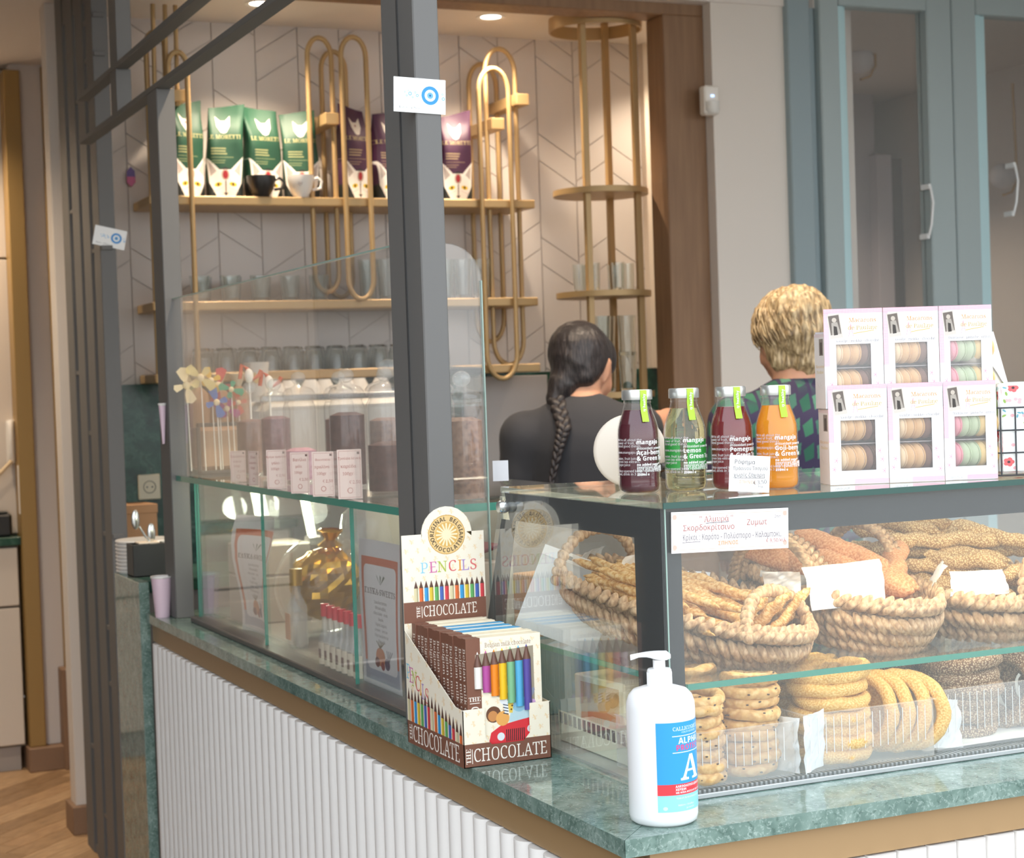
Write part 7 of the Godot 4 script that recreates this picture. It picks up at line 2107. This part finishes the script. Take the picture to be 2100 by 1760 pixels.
func people() -> void:
	var skin := pm("skin", "d69f80", 0.55)
	skin.subsurf_scatter_enabled = true; skin.subsurf_scatter_strength = 0.1
	# ---------------- woman with the dark braid
	var th := deg_to_rad(152)
	var t := thing("person", "person seen from behind with long dark braid and black T-shirt, reaching to the right", "person", Vector3(1.215, 0, -2.53), th)
	var hc := Vector3(-0.005, 1.575, 0.045)
	var HB := Basis(Vector3.UP, deg_to_rad(-30)) * Basis(Vector3.RIGHT, 0.28)
	var sR := Vector3(-0.150, 1.405, 0.0)
	var sL := Vector3(0.158, 1.395, 0.0)
	var eR := Vector3(-0.245, 1.415, 0.215)
	var wR := Vector3(-0.10, 1.33, 0.40)
	var eL := Vector3(0.205, 1.15, 0.03)
	var wL := Vector3(0.11, 1.10, 0.25)
	var body := head_bones(hc, HB)
	body.append_array([[Vector3(0, 1.42, -0.02), Vector3(-0.002, 1.53, 0.02), 0.058, 0.05], [sL, sR, 0.058, 0.058, 0.9], [Vector3(0, 1.36, 0), Vector3(0, 1.18, 0.01), 0.145, 0.125, 0.66], [Vector3(0, 1.18, 0.01), Vector3(0, 1.02, 0), 0.125, 0.135, 0.7], [Vector3(-0.05, 0.95, 0), Vector3(0.05, 0.95, 0), 0.13, 0.13, 0.8],
		[sR, eR, 0.05, 0.038], [eR, wR, 0.038, 0.025], [sL, eL, 0.05, 0.038], [eL, wL, 0.038, 0.025],
		[Vector3(0.085, 0.9, 0), Vector3(0.09, 0.5, 0.01), 0.085, 0.055], [Vector3(0.09, 0.5, 0.01), Vector3(0.09, 0.09, -0.02), 0.055, 0.036], [Vector3(-0.085, 0.9, 0), Vector3(-0.09, 0.5, 0.01), 0.085, 0.055], [Vector3(-0.09, 0.5, 0.01), Vector3(-0.09, 0.09, -0.02), 0.055, 0.036],
		[Vector3(0.09, 0.06, -0.03), Vector3(0.095, 0.04, 0.13), 0.038, 0.03], [Vector3(-0.09, 0.06, -0.03), Vector3(-0.095, 0.04, 0.13), 0.038, 0.03]])
	var bm := blob(body, 0.012, 0.022)
	for hb in [hand_bones(wR, (wR - eR).normalized(), Vector3(0, -1, 0), Vector3(0.6, 0, 0.8)), hand_bones(wL, (wL - eL).normalized(), Vector3(0, -1, 0), Vector3(-0.8, 0, 0.4))]:
		var h := blob(hb, 0.004, 0.006)
		var k := bm.v.size()
		bm.v.append_array(h.v); bm.n.append_array(h.n); bm.uv.append_array(h.uv)
		for i in h.ix: bm.ix.append(k + i)
	part(bm, "body", skin, t)
	eyes_and_mouth(t, hc, HB)
	var black := pm("black_cotton", "3b3b3f", 0.85)
	black.rim_enabled = true; black.rim = 0.3
	part(blob([[sL + Vector3(0.0, 0.0, 0), sR, 0.066, 0.066, 0.92], [Vector3(0, 1.40, -0.012), Vector3(0, 1.43, -0.012), 0.075, 0.062], [Vector3(0, 1.36, 0), Vector3(0, 1.18, 0.01), 0.157, 0.137, 0.68], [Vector3(0, 1.18, 0.01), Vector3(0, 1.0, 0), 0.137, 0.152, 0.72], [sR, sR.lerp(eR, 0.16), 0.062, 0.058], [sL, sL.lerp(eL, 0.42), 0.062, 0.060]], 0.011, 0.03), "t_shirt", black, t)
	part(blob([[Vector3(-0.05, 0.95, 0), Vector3(0.05, 0.95, 0), 0.142, 0.142, 0.82], [Vector3(0.085, 0.9, 0), Vector3(0.09, 0.5, 0.01), 0.097, 0.07], [Vector3(0.09, 0.5, 0.01), Vector3(0.09, 0.12, -0.02), 0.07, 0.06], [Vector3(-0.085, 0.9, 0), Vector3(-0.09, 0.5, 0.01), 0.097, 0.07], [Vector3(-0.09, 0.5, 0.01), Vector3(-0.09, 0.12, -0.02), 0.07, 0.06]], 0.014, 0.02), "trousers", pm("dark_trousers", "33363c", 0.8), t)
	var htex := noisetex(91, 0.04, hexes([[0.0, "1f1b1c"], [0.5, "2f2a2b"], [0.8, "453d3b"], [1.0, "5a504b"]]), 256, 4)
	var hair := tri_tex(tm("dark_hair", htex, 0.45), Vector3(18, 2.5, 18), false)
	var HP := func(x: float, y: float, z: float) -> Vector3: return hc + HB * Vector3(x, y, z)
	part(blob([[HP.call(0, 0.045, -0.03), HP.call(0, 0.04, 0.028), 0.086, 0.078], [HP.call(0, -0.01, -0.045), HP.call(0.012, -0.055, -0.058), 0.068, 0.042], [HP.call(0.055, 0.015, 0.0), HP.call(0.05, -0.035, -0.03), 0.033, 0.03], [HP.call(-0.055, 0.02, -0.012), HP.call(-0.04, -0.035, -0.045), 0.03, 0.03], [HP.call(0.018, -0.06, -0.065), HP.call(0.028, -0.10, -0.072), 0.036, 0.028]], 0.006, 0.02, 0.003, 60.0), "hair", hair, t)
	# braid: three strands wound round each other
	var b0: Vector3 = HP.call(0.028, -0.09, -0.075)
	var pts := [b0, Vector3(0.045, 1.42, -0.105), Vector3(0.062, 1.36, -0.118), Vector3(0.085, 1.27, -0.118)]
	for s in 3:
		var pp := []
		var rr := []
		for i in 41:
			var k := i / 40.0
			var seg := minf(k * 3.0, 2.9999)
			var a: Vector3 = pts[int(seg)].lerp(pts[int(seg) + 1], seg - int(seg))
			var ph := k * 26.0 + TAU * s / 3.0
			var w := lerpf(0.014, 0.005, k)
			pp.append(a + Vector3(sin(ph) * w, 0, sin(ph * 2.0) * w * 0.5))
			rr.append(lerpf(0.0145, 0.004, k))
		part(MB.new().tube(pp, rr, 8), "braid_strand", hair, t)
	# ---------------- woman with short fair hair
	var t2 := thing("person", "person seen from behind with short fair hair and green patterned shirt", "person", Vector3(1.598, 0, -2.04), deg_to_rad(166))
	var h2 := Vector3(0.0, 1.625, 0.03)
	var B2 := Basis(Vector3.UP, deg_to_rad(14)) * Basis(Vector3.RIGHT, 0.12)
	var r2 := Vector3(-0.165, 1.42, 0)
	var l2 := Vector3(0.165, 1.42, 0)
	var er := Vector3(-0.23, 1.16, 0.04)
	var wr := Vector3(-0.13, 1.08, 0.26)
	var el := Vector3(0.23, 1.16, 0.04)
	var wl := Vector3(0.13, 1.08, 0.26)
	var bb := head_bones(h2, B2)
	bb.append_array([[Vector3(0, 1.44, -0.02), Vector3(0, 1.57, 0.015), 0.064, 0.058], [l2, r2, 0.062, 0.062, 0.9], [Vector3(0, 1.37, 0), Vector3(0, 1.18, 0.01), 0.16, 0.145, 0.7], [Vector3(0, 1.18, 0.01), Vector3(0, 1.02, 0), 0.145, 0.155, 0.74], [Vector3(-0.06, 0.95, 0), Vector3(0.06, 0.95, 0), 0.14, 0.14, 0.85],
		[r2, er, 0.054, 0.042], [er, wr, 0.042, 0.027], [l2, el, 0.054, 0.042], [el, wl, 0.042, 0.027],
		[Vector3(0.09, 0.9, 0), Vector3(0.095, 0.5, 0.01), 0.09, 0.06], [Vector3(0.095, 0.5, 0.01), Vector3(0.095, 0.09, -0.02), 0.06, 0.04], [Vector3(-0.09, 0.9, 0), Vector3(-0.095, 0.5, 0.01), 0.09, 0.06], [Vector3(-0.095, 0.5, 0.01), Vector3(-0.095, 0.09, -0.02), 0.06, 0.04],
		[Vector3(0.095, 0.06, -0.03), Vector3(0.1, 0.04, 0.13), 0.038, 0.03], [Vector3(-0.095, 0.06, -0.03), Vector3(-0.1, 0.04, 0.13), 0.038, 0.03]])
	var bm2 := blob(bb, 0.012, 0.022)
	for hb in [hand_bones(wr, (wr - er).normalized(), Vector3(0, -1, 0), Vector3(0.8, 0, 0.4)), hand_bones(wl, (wl - el).normalized(), Vector3(0, -1, 0), Vector3(-0.8, 0, 0.4))]:
		var h := blob(hb, 0.004, 0.006)
		var k := bm2.v.size()
		bm2.v.append_array(h.v); bm2.n.append_array(h.n); bm2.uv.append_array(h.uv)
		for i in h.ix: bm2.ix.append(k + i)
	part(bm2, "body", skin, t2)
	eyes_and_mouth(t2, h2, B2)
	var sp := Print.new(1.0, 1.0, 256, Color("3c3350"))
	var rng := RandomNumberGenerator.new()
	rng.seed = 44
	for i in 4:
		for j in 4:
			var c := Vector2(i * 0.25 + 0.12, j * 0.25 + 0.12)
			var g := Color("3f7a5e") if (i + j) % 2 else Color("2f6450")
			sp.poly([c + Vector2(-0.11, -0.1), c + Vector2(0.0, -0.02), c + Vector2(-0.02, 0.1), c + Vector2(-0.11, 0.06)], g)
			sp.poly([c + Vector2(0.02, -0.1), c + Vector2(0.11, -0.06), c + Vector2(0.1, 0.08), c + Vector2(0.03, 0.02)], g.lightened(0.12))
	var shirt := tri_tex(tm("patterned_shirt", sp.tex(), 0.8), Vector3(4, 4, 4), false)
	part(blob([[l2, r2, 0.072, 0.072, 0.92], [Vector3(0, 1.42, -0.012), Vector3(0, 1.465, -0.015), 0.085, 0.072], [Vector3(0, 1.37, 0), Vector3(0, 1.18, 0.01), 0.172, 0.158, 0.72], [Vector3(0, 1.18, 0.01), Vector3(0, 0.95, 0), 0.158, 0.172, 0.78], [r2, r2.lerp(er, 0.6), 0.066, 0.062], [l2, l2.lerp(el, 0.6), 0.066, 0.062]], 0.012, 0.03), "shirt", shirt, t2)
	part(blob([[Vector3(-0.06, 0.95, 0), Vector3(0.06, 0.95, 0), 0.152, 0.152, 0.87], [Vector3(0.09, 0.9, 0), Vector3(0.095, 0.5, 0.01), 0.102, 0.075], [Vector3(0.095, 0.5, 0.01), Vector3(0.095, 0.12, -0.02), 0.075, 0.065], [Vector3(-0.09, 0.9, 0), Vector3(-0.095, 0.5, 0.01), 0.102, 0.075], [Vector3(-0.095, 0.5, 0.01), Vector3(-0.095, 0.12, -0.02), 0.075, 0.065]], 0.014, 0.02), "trousers", pm("dark_trousers", "33363c", 0.8), t2)
	var ft := noisetex(92, 0.035, hexes([[0.0, "54432f"], [0.35, "947c5a"], [0.6, "c4aa80"], [1.0, "ead9b6"]]), 256, 4)
	var fair := tri_tex(tm("fair_hair", ft, 0.5), Vector3(9, 2, 9), false)
	var FP := func(x: float, y: float, z: float) -> Vector3: return h2 + B2 * Vector3(x, y, z)
	part(blob([[FP.call(0, 0.055, -0.03), FP.call(0, 0.05, 0.025), 0.092, 0.085], [FP.call(0, 0.0, -0.045), FP.call(0, -0.05, -0.05), 0.078, 0.05], [FP.call(0.06, 0.02, 0.0), FP.call(0.05, -0.05, -0.02), 0.036, 0.03], [FP.call(-0.06, 0.02, 0.0), FP.call(-0.05, -0.05, -0.02), 0.036, 0.03]], 0.006, 0.02, 0.012, 45.0), "hair", fair, t2)
	var lk := MB.new()
	for i in 420:
		# layered locks falling from the crown
		var a := rng.randf() * TAU
		var e := rng.randf_range(0.15, 1.35)
		var p := []
		var rr := []
		for k in 7:
			var q := k / 6.0
			var ee := e + q * rng.randf_range(0.55, 0.75)
			var R := 0.102 + 0.008 * sin(q * PI) + 0.004 * rng.randf()
			var dir := Vector3(sin(ee) * sin(a + q * 0.25), cos(ee), sin(ee) * cos(a + q * 0.25))
			if dir.z > 0.55 and dir.y < 0.35: dir.z = 0.55
			p.append(FP.call(dir.x * R * 0.93, 0.03 + dir.y * R * 1.05, -0.008 + dir.z * R))
			rr.append(0.0034 * sin(PI * (0.12 + q * 0.86)) + 0.0005)
		lk.tube(p, rr, 5, false, true, 0.7)
	var lo := part(lk, "hair_locks", fair, t2)
	lo.set_meta("kind", "stuff")
